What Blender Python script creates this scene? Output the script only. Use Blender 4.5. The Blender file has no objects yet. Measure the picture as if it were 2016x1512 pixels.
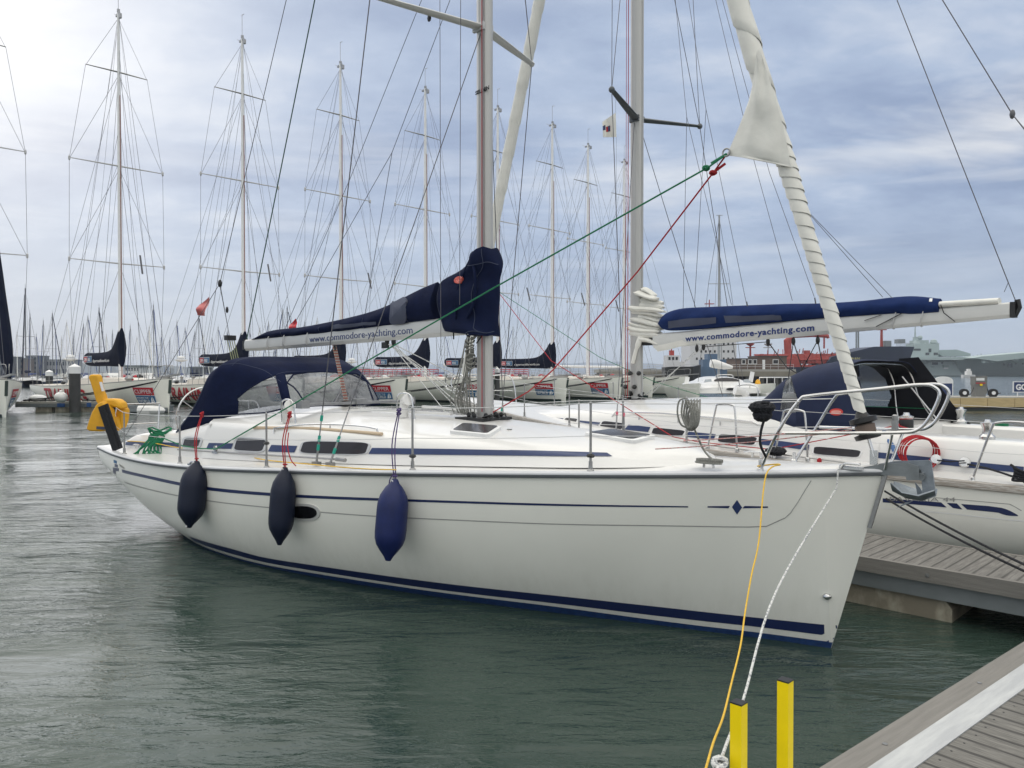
import bpy, math, random
from mathutils import Vector as V, Matrix
from mathutils.bvhtree import BVHTree
R = math.radians
S = bpy.context.scene
COL = S.collection
# ------------------------------------------------------------------ camera
F = 1514.0; EYE = 2.35; HZ = 735.0
PIT = math.atan((756 - HZ) / F)
cam = bpy.data.cameras.new("camera"); cam.sensor_width = 36; cam.lens = F / 2016 * 36
cam.clip_start = 0.05; cam.clip_end = 20000
camo = bpy.data.objects.new("camera", cam); COL.objects.link(camo)
camo.location = (0, 0, EYE); camo.rotation_euler = (R(90) - PIT, 0, 0)
S.camera = camo
# ------------------------------------------------------------------ light
SUN_AZ = R(-37); SUN_EL = R(24)          # azimuth from +Y toward +X
sd = V((math.sin(SUN_AZ) * math.cos(SUN_EL), math.cos(SUN_AZ) * math.cos(SUN_EL), math.sin(SUN_EL)))
sun = bpy.data.lights.new("sun", 'SUN'); sun.energy = 0.5; sun.angle = R(60); sun.color = (1, .96, .9)
suno = bpy.data.objects.new("sun", sun); COL.objects.link(suno)
suno.rotation_euler = (-sd).to_track_quat('-Z', 'Y').to_euler()
S.view_settings.view_transform = 'Standard'; S.view_settings.look = 'None'
S.view_settings.exposure = 0.5; S.view_settings.gamma = 1
S.cycles.max_bounces = 8; S.cycles.transparent_max_bounces = 12
S.cycles.use_denoising = True
W = bpy.data.worlds.new("World"); S.world = W; W.use_nodes = True
nt = W.node_tree; nt.nodes.clear()
def N_(t, **k):
    n = nt.nodes.new(t)
    for a, b in k.items():
        setattr(n, a, b)
    return n
def L_(a, b): nt.links.new(a, b)
def math_(op, a, b=None, c=None, clamp=False):
    n = N_('ShaderNodeMath', operation=op); n.use_clamp = clamp
    for i, v in enumerate((a, b, c)):
        if v is None: continue
        if isinstance(v, (int, float)): n.inputs[i].default_value = v
        else: L_(v, n.inputs[i])
    return n.outputs[0]
def mix_(f, a, b):
    n = N_('ShaderNodeMix', data_type='RGBA')
    for i, v in ((0, f), (6, a), (7, b)):
        if isinstance(v, tuple): n.inputs[i].default_value = (*v, 1)
        elif isinstance(v, (int, float)): n.inputs[i].default_value = v
        else: L_(v, n.inputs[i])
    return n.outputs[2]
def ramp_(f, pts):
    n = N_('ShaderNodeValToRGB'); cr = n.color_ramp
    while len(cr.elements) < len(pts): cr.elements.new(.5)
    for e, (p, c) in zip(cr.elements, pts):
        e.position = p; e.color = (*c, 1) if isinstance(c, tuple) else (c, c, c, 1)
    L_(f, n.inputs[0]); return n.outputs[0]
out = N_('ShaderNodeOutputWorld'); bg = N_('ShaderNodeBackground'); bg.inputs[1].default_value = .1
L_(bg.outputs[0], out.inputs[0])
sky = N_('ShaderNodeTexSky', sky_type='NISHITA'); sky.sun_disc = False
sky.sun_elevation = SUN_EL; sky.sun_rotation = SUN_AZ
tc = N_('ShaderNodeTexCoord'); D = tc.outputs['Generated']
sp = N_('ShaderNodeSeparateXYZ'); L_(D, sp.inputs[0])
DX, DY, DZ = sp.outputs
# cloud sheets: coordinates on the cloud ceiling, pulled out into long banks toward the horizon
dzz = math_('ADD', math_('MAXIMUM', DZ, 0.0), .24)
cx = N_('ShaderNodeCombineXYZ')
L_(math_('DIVIDE', DX, dzz), cx.inputs[0]); L_(math_('DIVIDE', DY, dzz), cx.inputs[1])
def noise(scale, det, rough, vec, dist=0.0, sc=(1, 1, 1), loc=(0, 0, 0), rz=0.0):
    m = N_('ShaderNodeMapping'); m.inputs['Scale'].default_value = sc; m.inputs['Location'].default_value = loc
    m.inputs['Rotation'].default_value = (0, 0, rz)
    L_(vec, m.inputs[0])
    n = N_('ShaderNodeTexNoise'); n.inputs['Scale'].default_value = scale; n.inputs['Detail'].default_value = det
    n.inputs['Roughness'].default_value = rough; n.inputs['Distortion'].default_value = dist
    L_(m.outputs[0], n.inputs['Vector']); return n.outputs[0]
n1 = noise(1.2, 5, .52, cx.outputs[0], .35, (.75, 1, 1), (3.2, 1.1, 0), R(-12))
n2 = noise(3.2, 5, .55, cx.outputs[0], .3, (.6, 1, 1), (7.7, 4.2, 0), R(-9))
n3 = noise(8.5, 5, .6, cx.outputs[0], .2, (.7, 1, 1), (1.3, 2.2, 0), R(-15))
nn = math_('ADD', math_('ADD', math_('MULTIPLY', n1, .45), math_('MULTIPLY', n2, .33)), math_('MULTIPLY', n3, .22))
base = ramp_(nn, [(0.35, (1.95, 2.5, 3.7)), (.45, (2.45, 3.05, 4.3)), (.54, (3.15, 3.8, 5.0)), (.66, (4.9, 5.3, 6.0))])
# bright cream bank of cloud, low, strongest to the right
az = math_('ARCTAN2', DX, DY)
zc = math_('ADD', .215, math_('MULTIPLY', math_('ADD', math_('MULTIPLY', az, .10), math_('MULTIPLY', math_('SUBTRACT', n2, .5), .16)), 1.0))
band = math_('SUBTRACT', 1.0, math_('MULTIPLY', math_('ABSOLUTE', math_('SUBTRACT', DZ, zc)), 22.0), None, True)
band = math_('MULTIPLY', band, math_('ADD', .25, math_('MULTIPLY', az, 1.2), None, True))
band = math_('MULTIPLY', band, ramp_(noise(3.0, 5, .6, cx.outputs[0], 0, (.3, 1, 1), (1, 9, 0)), [(.38, 0.0), (.6, 1.0)]))
base = mix_(band, base, (7.0, 6.95, 6.8))
# thin bright streaks low over the horizon
st = ramp_(noise(1.0, 5, .55, D, .3, (3, 3, 34), (0, 0, 2.3)), [(.5, 0.0), (.66, 1.0)])
lowm = ramp_(DZ, [(0.03, 0.0), (.10, 1.0), (.26, 1.0), (.36, 0.0)])
base = mix_(math_('MULTIPLY', math_('MULTIPLY', st, lowm), .35), base, (5.2, 5.5, 6.0))
# pale horizon murk
hz = ramp_(DZ, [(0.0, 1.0), (.09, .55), (.2, 0.0)])
base = mix_(hz, base, (3.5, 4.05, 4.9))
# sun glow behind the cloud
dp = N_('ShaderNodeVectorMath', operation='DOT_PRODUCT'); L_(D, dp.inputs[0]); dp.inputs[1].default_value = sd
g = math_('ADD', math_('POWER', math_('MAXIMUM', dp.outputs['Value'], 0.0), 45.0), math_('MULTIPLY', math_('POWER', math_('MAXIMUM', dp.outputs['Value'], 0.0), 7.0), .16))
g = math_('MULTIPLY', g, math_('ADD', .45, math_('MULTIPLY', nn, 1.0)))
base = mix_(math_('MULTIPLY', g, .8, None, True), base, (8.4, 8.4, 8.4))
hi_ = ramp_(DZ, [(.42, 0.0), (.8, 1.0)])
base = mix_(hi_, base, (14.0, 13.6, 12.5))
# sky behind the camera brightened as added fill for the hull sides
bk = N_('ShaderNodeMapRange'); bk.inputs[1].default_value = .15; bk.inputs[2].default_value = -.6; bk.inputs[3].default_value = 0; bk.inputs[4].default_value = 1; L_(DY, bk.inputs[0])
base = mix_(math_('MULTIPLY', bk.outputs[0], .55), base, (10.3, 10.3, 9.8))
# below the horizon: nothing is seen of it, keep it dim
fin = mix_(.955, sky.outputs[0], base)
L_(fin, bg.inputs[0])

# ------------------------------------------------------------------ projection (reads positions off the photo at a known depth or height)
CP, SP = math.cos(PIT), math.sin(PIT)
def ray(px, py):
    x = (px - 1008) / F; y = -(py - 756) / F
    return V((x, CP + y * SP, -SP + y * CP))
def at(px, py, Y):
    d = ray(px, py); return V((0, 0, EYE)) + d * (Y / d.y)
def onz(px, py, z):
    d = ray(px, py); return V((0, 0, EYE)) + d * ((z - EYE) / d.z)
def proj(p):
    z = p[2] - EYE
    yy = p[1] * CP - z * SP; zz = p[1] * SP + z * CP
    return (1008 + F * p[0] / yy, 756 - F * zz / yy)
class Frame:
    """a thing's own axes: x forward, y to port, z up from the water"""
    def __init__(s, ox, oy, deg, oz=0.0):
        s.M = Matrix.Translation((ox, oy, oz)) @ Matrix.Rotation(R(deg), 4, 'Z'); s.I = s.M.inverted()
        s.loc = (ox, oy, oz); s.rz = R(deg)
    def w(s, p): return s.M @ V(p)
    def l(s, p): return s.I @ V(p)
    def ry(s, px, py, y):
        o = s.l((0, 0, EYE)); e = s.l(V((0, 0, EYE)) + ray(px, py)) - o
        return o + e * ((y - o.y) / e.y)
    def rz_(s, px, py, z): return s.l(onz(px, py, z))
    def rx(s, px, py, x):
        o = s.l((0, 0, EYE)); e = s.l(V((0, 0, EYE)) + ray(px, py)) - o
        return o + e * ((x - o.x) / e.x)
    def cast(s, bvh, px, py, off=.004):
        o = s.l((0, 0, EYE)); e = (s.l(V((0, 0, EYE)) + ray(px, py)) - o).normalized()
        h = bvh.ray_cast(o, e)
        if h[0] is None: return None
        n = h[1] if h[1].dot(e) < 0 else -h[1]
        return h[0] + n * off
    def pj(s, p): return proj(s.w(p))
WORLD = Frame(0, 0, 0)

# ------------------------------------------------------------------ materials
MATS = {}
def mat(name, col, rough=.5, metal=0.0, var=.08, vs=4.0, bump=0.0, bs=40.0, spec=.5, col2=None, stretch=(1, 1, 1), coat=0.0, c2lo=.45, c2hi=.62):
    if name in MATS: return MATS[name]
    m = bpy.data.materials.new(name); m.use_nodes = True; t = m.node_tree
    p = t.nodes['Principled BSDF']
    p.inputs['Roughness'].default_value = rough; p.inputs['Metallic'].default_value = metal
    p.inputs['Specular IOR Level'].default_value = spec; p.inputs['Coat Weight'].default_value = coat
    tcn = t.nodes.new('ShaderNodeTexCoord'); mp = t.nodes.new('ShaderNodeMapping'); mp.inputs['Scale'].default_value = stretch
    t.links.new(tcn.outputs['Object'], mp.inputs[0])
    n = t.nodes.new('ShaderNodeTexNoise'); n.inputs['Scale'].default_value = vs; n.inputs['Detail'].default_value = 6; n.inputs['Roughness'].default_value = .6
    t.links.new(mp.outputs[0], n.inputs['Vector'])
    r = t.nodes.new('ShaderNodeValToRGB'); r.color_ramp.elements[0].position = c2lo if col2 else .25; r.color_ramp.elements[1].position = c2hi if col2 else .75
    a = col; b = col2 if col2 else tuple(min(1, c * (1 + var)) for c in col)
    if not col2: a = tuple(c * (1 - var) for c in col)
    r.color_ramp.elements[0].color = (*a, 1); r.color_ramp.elements[1].color = (*b, 1)
    t.links.new(n.outputs[0], r.inputs[0]); t.links.new(r.outputs[0], p.inputs['Base Color'])
    if bump:
        n2 = t.nodes.new('ShaderNodeTexNoise'); n2.inputs['Scale'].default_value = bs; n2.inputs['Detail'].default_value = 4
        t.links.new(mp.outputs[0], n2.inputs['Vector'])
        bm = t.nodes.new('ShaderNodeBump'); bm.inputs['Strength'].default_value = bump; bm.inputs['Distance'].default_value = .02
        t.links.new(n2.outputs[0], bm.inputs['Height']); t.links.new(bm.outputs[0], p.inputs['Normal'])
    MATS[name] = m; return m
def vinyl(name, tint, fac, rough=.12):
    m = bpy.data.materials.new(name); m.use_nodes = True; t = m.node_tree; t.nodes.clear()
    o = t.nodes.new('ShaderNodeOutputMaterial'); tr = t.nodes.new('ShaderNodeBsdfTransparent'); tr.inputs[0].default_value = (*tint, 1)
    p = t.nodes.new('ShaderNodeBsdfPrincipled'); p.inputs['Base Color'].default_value = (.28, .29, .31, 1); p.inputs['Roughness'].default_value = rough
    tcn = t.nodes.new('ShaderNodeTexCoord'); n = t.nodes.new('ShaderNodeTexNoise'); n.inputs['Scale'].default_value = 3.5; n.inputs['Distortion'].default_value = 1.5
    t.links.new(tcn.outputs['Object'], n.inputs['Vector'])
    b = t.nodes.new('ShaderNodeBump'); b.inputs['Strength'].default_value = .5; b.inputs['Distance'].default_value = .05
    t.links.new(n.outputs[0], b.inputs['Height']); t.links.new(b.outputs[0], p.inputs['Normal'])
    mr = t.nodes.new('ShaderNodeMapRange'); mr.inputs[1].default_value = .35; mr.inputs[2].default_value = .7
    mr.inputs[3].default_value = fac - .15; mr.inputs[4].default_value = fac + .15
    t.links.new(n.outputs[0], mr.inputs[0])
    x = t.nodes.new('ShaderNodeMixShader'); t.links.new(mr.outputs[0], x.inputs[0])
    t.links.new(tr.outputs[0], x.inputs[1]); t.links.new(p.outputs[0], x.inputs[2]); t.links.new(x.outputs[0], o.inputs[0])
    MATS[name] = m; return m
def wave_mat(name, colA, colB, scale, axis='X', rough=.7, width=.5, bump=.4, profile='SIN', noise_=.35, coord='Object', grain=(1, 1, 1)):
    """banded material: planks, rope lay, stacked sail folds"""
    m = bpy.data.materials.new(name); m.use_nodes = True; t = m.node_tree; p = t.nodes['Principled BSDF']; p.inputs['Roughness'].default_value = rough
    tcn = t.nodes.new('ShaderNodeTexCoord'); w = t.nodes.new('ShaderNodeTexWave'); w.bands_direction = axis; w.wave_profile = profile
    w.inputs['Scale'].default_value = scale; w.inputs['Distortion'].default_value = 0
    t.links.new(tcn.outputs[coord], w.inputs['Vector'])
    r = t.nodes.new('ShaderNodeValToRGB'); r.color_ramp.elements[0].position = width - .06; r.color_ramp.elements[1].position = width + .06
    r.color_ramp.elements[0].color = (*colA, 1); r.color_ramp.elements[1].color = (*colB, 1)
    t.links.new(w.outputs[1], r.inputs[0])
    mp = t.nodes.new('ShaderNodeMapping'); mp.inputs['Scale'].default_value = grain; t.links.new(tcn.outputs[coord], mp.inputs[0])
    n = t.nodes.new('ShaderNodeTexNoise'); n.inputs['Scale'].default_value = 6; n.inputs['Detail'].default_value = 8; n.inputs['Roughness'].default_value = .7
    t.links.new(mp.outputs[0], n.inputs['Vector'])
    mx = t.nodes.new('ShaderNodeMix'); mx.data_type = 'RGBA'; mx.blend_type = 'MULTIPLY'; mx.inputs[0].default_value = 1
    r2 = t.nodes.new('ShaderNodeValToRGB'); r2.color_ramp.elements[0].position = .3; r2.color_ramp.elements[1].position = .7
    k = 1 - noise_; r2.color_ramp.elements[0].color = (k, k, k, 1); r2.color_ramp.elements[1].color = (1, 1, 1, 1)
    t.links.new(n.outputs[0], r2.inputs[0]); t.links.new(r.outputs[0], mx.inputs[6]); t.links.new(r2.outputs[0], mx.inputs[7])
    t.links.new(mx.outputs[2], p.inputs['Base Color'])
    if bump:
        b = t.nodes.new('ShaderNodeBump'); b.inputs['Strength'].default_value = bump; b.inputs['Distance'].default_value = .01
        t.links.new(r.outputs[0], b.inputs['Height']); t.links.new(b.outputs[0], p.inputs['Normal'])
    MATS[name] = m; return m
gel = mat("gelcoat_white", (.72, .71, .69), .28, var=.03, vs=1.5, coat=.3, bump=.015, bs=6)
hullw = mat("hull_white", (.775, .77, .71), .22, var=.035, vs=1.1, coat=.4, bump=.01, bs=3)
hullg = mat("race_hull_white", (.82, .81, .73), .35, var=.07, vs=.6)
navy = mat("navy_stripe", (.012, .022, .085), .35, var=.1)
navy2 = mat("navy_band", (.018, .036, .115), .4, var=.12, vs=8)
antif = mat("antifoul_blue", (.008, .03, .11), .6, var=.3, vs=25, col2=(.012, .045, .15), c2lo=.4, c2hi=.6)
crease = mat("crease_grey", (.30, .30, .29), .5)
rubw = mat("rubbing_rail", (.5, .51, .53), .35, var=.08)
rubd = mat("rubbing_rail_dark", (.11, .12, .13), .5)
steel = mat("stainless_steel", (.6, .6, .6), .22, 1.0, var=.08, vs=10)
steeld = mat("worn_steel", (.33, .33, .33), .42, .9, var=.15, vs=12)
galv = mat("galvanised_steel", (.22, .24, .25), .55, .5, var=.2, vs=9, bump=.1)
alum = mat("mast_aluminium", (.46, .455, .44), .42, .35, var=.06, vs=2, stretch=(1, 1, .2))
alumw = mat("boom_silver", (.55, .55, .54), .38, .2, var=.05, vs=2)
alumd = mat("dark_spreader", (.09, .10, .11), .45, .2)
mastw = mat("race_mast_white", (.8, .8, .8), .4, var=.05)
black = mat("black_plastic", (.012, .012, .013), .45, var=.2)
canvas = mat("navy_canvas", (.0055, .010, .036), .9, spec=.15, var=.22, vs=7, bump=.25, bs=18)
canvasb = mat("blue_canvas", (.011, .026, .098), .9, spec=.15, var=.2, vs=5, bump=.3, bs=14)
canvask = mat("hood_shade_black", (.004, .005, .010), .9, var=.3, vs=5, bump=.2, bs=10)  # hood canvas blackened: the shade inside it is put into the colour
patch = mat("faded_mesh_patch", (.06, .07, .11), .8, var=.1)
sail = mat("white_sailcloth", (.72, .71, .66), .75, var=.1, vs=3.5, bump=.35, bs=7)
fendn = mat("navy_fender", (.005, .009, .026), .5, spec=.35, var=.2, vs=9)
fendb = mat("blue_fender", (.007, .015, .085), .45, spec=.35, var=.25, vs=8)
redr = mat("red_rope", (.42, .014, .022), .8, var=.25, vs=60, bump=.6, bs=150)
greenr = mat("green_rope", (.008, .17, .075), .8, var=.25, vs=60, bump=.6, bs=150)
yelr = mat("yellow_rope", (.72, .45, .05), .75, var=.15, vs=40)
purr = mat("purple_rope", (.075, .05, .16), .85, var=.3, vs=60)
greyr = mat("grey_rope", (.24, .24, .22), .85, var=.35, vs=90, bump=.6, bs=160)
blackr = mat("black_rope", (.012, .013, .018), .85, var=.4, vs=60, bump=.6, bs=120)
whiter = mat("white_rope", (.62, .62, .60), .8, col2=(.25, .26, .28), vs=70, c2lo=.52, c2hi=.56)
wire = mat("rigging_wire", (.11, .11, .12), .45, .6)
wirel = mat("lifeline_wire", (.6, .6, .6), .4, .3)
smoke = mat("smoked_acrylic", (.030, .028, .032), .22, var=.1, spec=.3)
porthole = mat("dark_port", (.008, .008, .01), .12)
yel = mat("yellow_pvc", (.72, .36, .012), .5, var=.12, vs=6)
yelpaint = mat("yellow_paint", (.93, .70, .0), .42, var=.06, vs=8)
redp = mat("red_panel", (.46, .008, .022), .5, var=.08)
bluep = mat("blue_panel", (.02, .12, .26), .5, var=.08)
whitep = mat("white_panel", (.75, .75, .75), .5)
teal = mat("teal_tape", (.01, .33, .24), .6)
buff = mat("buff_tube", (.55, .43, .30), .6)
def grime(m):
    """grey-green tide grime and faint drip streaks low on the topsides"""
    t = m.node_tree; p = t.nodes['Principled BSDF']; src = p.inputs['Base Color'].links[0].from_socket
    tcn = t.nodes.new('ShaderNodeTexCoord'); sx_ = t.nodes.new('ShaderNodeSeparateXYZ'); t.links.new(tcn.outputs['Object'], sx_.inputs[0])
    mp = t.nodes.new('ShaderNodeMapping'); mp.inputs['Scale'].default_value = (7, 7, .7); t.links.new(tcn.outputs['Object'], mp.inputs[0])
    n = t.nodes.new('ShaderNodeTexNoise'); n.inputs['Scale'].default_value = 1.6; n.inputs['Detail'].default_value = 7; n.inputs['Roughness'].default_value = .65; t.links.new(mp.outputs[0], n.inputs['Vector'])
    mr = t.nodes.new('ShaderNodeMapRange'); mr.inputs[1].default_value = .75; mr.inputs[2].default_value = .12; mr.inputs[3].default_value = .0; mr.inputs[4].default_value = 1.0; t.links.new(sx_.outputs[2], mr.inputs[0])
    r = t.nodes.new('ShaderNodeMapRange'); r.inputs[1].default_value = .42; r.inputs[2].default_value = .72; t.links.new(n.outputs[0], r.inputs[0])
    a = t.nodes.new('ShaderNodeMath'); a.operation = 'MULTIPLY'; t.links.new(mr.outputs[0], a.inputs[0]); t.links.new(r.outputs[0], a.inputs[1])
    b = t.nodes.new('ShaderNodeMath'); b.operation = 'MULTIPLY'; b.inputs[1].default_value = .16; t.links.new(a.outputs[0], b.inputs[0])
    x = t.nodes.new('ShaderNodeMix'); x.data_type = 'RGBA'; t.links.new(b.outputs[0], x.inputs[0]); t.links.new(src, x.inputs[6]); x.inputs[7].default_value = (.36, .36, .27, 1)
    t.links.new(x.outputs[2], p.inputs['Base Color'])
grime(hullw)
# ------------------------------------------------------------------ mesh builder
FR = {}
class MB:
    def __init__(s): s.v = []; s.f = []; s.m = []
    def add(s, vs, fs, mi=0):
        o = len(s.v); s.v += [V(p) for p in vs]
        s.f += [tuple(i + o for i in f) for f in fs]; s.m += [mi] * len(fs); return s
    def box(s, x0, x1, y0, y1, z0, z1, mi=0, M=None):
        p = [V((x, y, z)) for x in (x0, x1) for y in (y0, y1) for z in (z0, z1)]
        if M: p = [M @ q for q in p]
        return s.add(p, [(0, 1, 3, 2), (4, 6, 7, 5), (0, 4, 5, 1), (2, 3, 7, 6), (0, 2, 6, 4), (1, 5, 7, 3)], mi)
    def beam(s, a, b, w, h, up=(0, 0, 1), mi=0, w2=None, h2=None):
        a, b = V(a), V(b); d = (b - a).normalized(); sx = d.cross(V(up))
        sx = sx.normalized() if sx.length > 1e-5 else V((1, 0, 0)); u = sx.cross(d)
        w2 = w if w2 is None else w2; h2 = h if h2 is None else h2
        p = []
        for q, ww, hh in ((a, w, h), (b, w2, h2)):
            for i, j in ((-1, -1), (1, -1), (1, 1), (-1, 1)): p.append(q + sx * i * ww / 2 + u * j * hh / 2)
        return s.add(p, [(3, 2, 1, 0), (4, 5, 6, 7), (0, 1, 5, 4), (1, 2, 6, 5), (2, 3, 7, 6), (3, 0, 4, 7)], mi)
    def tube(s, pts, r, n=8, closed=False, mi=0, sq=1.0, cap=True):
        pts = [V(p) for p in pts]; k = len(pts)
        if k < 2: return s
        rs = r if isinstance(r, (list, tuple)) else [r] * k
        t0 = (pts[1] - pts[0]).normalized(); u = t0.cross(V((0, 0, 1)))
        if u.length < 1e-3: u = t0.cross(V((1, 0, 0)))
        u.normalize(); rings = []
        for i in range(k):
            if closed: t = pts[(i + 1) % k] - pts[i - 1]
            else: t = pts[min(i + 1, k - 1)] - pts[max(i - 1, 0)]
            if t.length < 1e-9: t = t0.copy()
            t.normalize(); u = (u - t * u.dot(t))
            if u.length < 1e-6: u = t.orthogonal()
            u.normalize(); w = t.cross(u)
            rings.append([pts[i] + (u * math.cos(2 * math.pi * j / n) + w * math.sin(2 * math.pi * j / n) * sq) * rs[i] for j in range(n)])
        return s.loft(rings, ring_closed=True, path_closed=closed, cap=cap and not closed, mi=mi)
    def loft(s, rings, ring_closed=True, path_closed=False, cap=False, mi=0, flip=False):
        n = len(rings[0]); k = len(rings); vs = [p for r_ in rings for p in r_]; fs = []
        for i in range(k if path_closed else k - 1):
            for j in range(n if ring_closed else n - 1):
                a, b = i * n + j, i * n + (j + 1) % n; c, d = ((i + 1) % k) * n + (j + 1) % n, ((i + 1) % k) * n + j
                fs.append((a, d, c, b) if flip else (a, b, c, d))
        if cap: fs += [tuple(range(n))[::-1], tuple((k - 1) * n + j for j in range(n))]
        return s.add(vs, fs, mi)
    def lathe(s, prof, c=(0, 0, 0), axis=(0, 0, 1), n=16, mi=0):
        q = V(axis).normalized().to_track_quat('Z', 'Y'); c = V(c)
        return s.loft([[c + q @ V((r * math.cos(2 * math.pi * j / n), r * math.sin(2 * math.pi * j / n), z)) for j in range(n)] for r, z in prof], mi=mi, cap=True)
    def ball(s, c, r, n=12, sx=1, sy=1, sz=1, mi=0):
        m = n // 2; c = V(c)
        return s.loft([[c + V((r * sx * math.sin(math.pi * i / m) * math.cos(2 * math.pi * j / n), r * sy * math.sin(math.pi * i / m) * math.sin(2 * math.pi * j / n), -r * sz * math.cos(math.pi * i / m))) for j in range(n)] for i in range(m + 1)], mi=mi)
    def prism(s, poly, f, t, mi=0):
        """2-D outline poly through f(u,v,w); w from -t/2 to t/2"""
        n = len(poly); p = [f(u, v, -t / 2) for u, v in poly] + [f(u, v, t / 2) for u, v in poly]
        return s.add(p, [tuple(range(n))[::-1], tuple(range(n, 2 * n))] + [(i, (i + 1) % n, n + (i + 1) % n, n + i) for i in range(n)], mi)
    def sheet(s, rows, t=0.0, mi=0):
        """grid of points; with thickness when t"""
        if not t: return s.loft(rows, ring_closed=False, mi=mi)
        k, n = len(rows), len(rows[0]); nr = [[None] * n for _ in range(k)]
        for i in range(k):
            for j in range(n):
                a = V(rows[min(i + 1, k - 1)][j]) - V(rows[max(i - 1, 0)][j]); b = V(rows[i][min(j + 1, n - 1)]) - V(rows[i][max(j - 1, 0)])
                c = a.cross(b); nr[i][j] = c.normalized() if c.length > 1e-9 else V((0, 0, 1))
        top = [[V(rows[i][j]) + nr[i][j] * t / 2 for j in range(n)] for i in range(k)]
        bot = [[V(rows[i][j]) - nr[i][j] * t / 2 for j in range(n)] for i in range(k)]
        s.loft(top, ring_closed=False, mi=mi, flip=True); s.loft(bot, ring_closed=False, mi=mi)
        edge = [(i, 0) for i in range(k)] + [(k - 1, j) for j in range(1, n)] + [(i, n - 1) for i in range(k - 2, -1, -1)] + [(0, j) for j in range(n - 2, 0, -1)]
        s.loft([[top[i][j] for i, j in edge], [bot[i][j] for i, j in edge]], mi=mi)
        return s
    def bvh(s): return BVHTree.FromPolygons([tuple(p) for p in s.v], s.f)
    def build(s, name, mats, parent=None, smooth=35, world=False):
        if not isinstance(mats, (list, tuple)): mats = [mats]
        vs = s.v
        if world and parent is not None: I = FR[parent.name].I; vs = [I @ p for p in vs]
        me = bpy.data.meshes.new(name); me.from_pydata([tuple(p) for p in vs], [], s.f)
        for m in mats: me.materials.append(m)
        me.polygons.foreach_set('material_index', s.m)
        if smooth:
            me.polygons.foreach_set('use_smooth', [True] * len(me.polygons)); me.set_sharp_from_angle(angle=R(smooth))
        me.update()
        o = bpy.data.objects.new(name, me); COL.objects.link(o)
        if parent is not None: o.parent = parent
        return o
def tag(o, label=None, cat=None, group=None, kind=None):
    if label: o['label'] = label
    if cat: o['category'] = cat
    if group: o['group'] = group
    if kind: o['kind'] = kind
    return o
def thing(name, label, cat, fr, group=None):
    o = bpy.data.objects.new(name, None); COL.objects.link(o); o.empty_display_size = .2
    o.location = fr.loc; o.rotation_euler = (0, 0, fr.rz); FR[o.name] = fr
    return tag(o, label, cat, group)
def single(mb, name, mats, label, cat, origin=None, group=None, smooth=35, kind=None):
    """a thing that is one mesh; geometry given in world space, origin at its base"""
    if origin is None:
        zs = min(p.z for p in mb.v); c = sum(mb.v, V((0, 0, 0))) / len(mb.v); origin = V((c.x, c.y, zs))
    origin = V(origin); mb.v = [p - origin for p in mb.v]
    o = mb.build(name, mats, None, smooth); o.location = origin
    return tag(o, label, cat, group, kind)
def copy_tree(o, parent=None):
    c = o.copy(); COL.objects.link(c); c.parent = parent
    for ch in list(o.children): copy_tree(ch, c)
    return c
def cr(tab, x):
    """smooth curve through a table"""
    if x <= tab[0][0]: return tab[0][1]
    if x >= tab[-1][0]: return tab[-1][1]
    for i in range(len(tab) - 1):
        if x <= tab[i + 1][0]: break
    x0, y0 = tab[i]; x1, y1 = tab[i + 1]; h = x1 - x0; t = (x - x0) / h
    def sl(j):
        if j == 0 or j == len(tab) - 1:
            a, b = (0, 1) if j == 0 else (-2, -1); return (tab[b][1] - tab[a][1]) / (tab[b][0] - tab[a][0])
        return (tab[j + 1][1] - tab[j - 1][1]) / (tab[j + 1][0] - tab[j - 1][0])
    m0, m1 = sl(i) * h, sl(i + 1) * h
    return (2*t**3 - 3*t*t + 1) * y0 + (t**3 - 2*t*t + t) * m0 + (-2*t**3 + 3*t*t) * y1 + (t**3 - t*t) * m1
def lin(a, b, n): return [a + (b - a) * i / (n - 1) for i in range(n)]
def spline(pts, m=6):
    """Catmull-Rom through 3-D points"""
    pts = [V(p) for p in pts]; o = []
    for i in range(len(pts) - 1):
        p0 = pts[max(i - 1, 0)]; p1 = pts[i]; p2 = pts[i + 1]; p3 = pts[min(i + 2, len(pts) - 1)]
        for k in range(m):
            t = k / m
            o.append(.5 * ((2*p1) + (p2 - p0) * t + (2*p0 - 5*p1 + 4*p2 - p3) * t*t + (3*p1 - p0 - 3*p2 + p3) * t**3))
    return o + [pts[-1]]
def sag(a, b, d, n=14):
    a, b = V(a), V(b)
    return [a.lerp(b, i / (n - 1)) - V((0, 0, d * 4 * (i / (n - 1)) * (1 - i / (n - 1)))) for i in range(n)]
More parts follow.
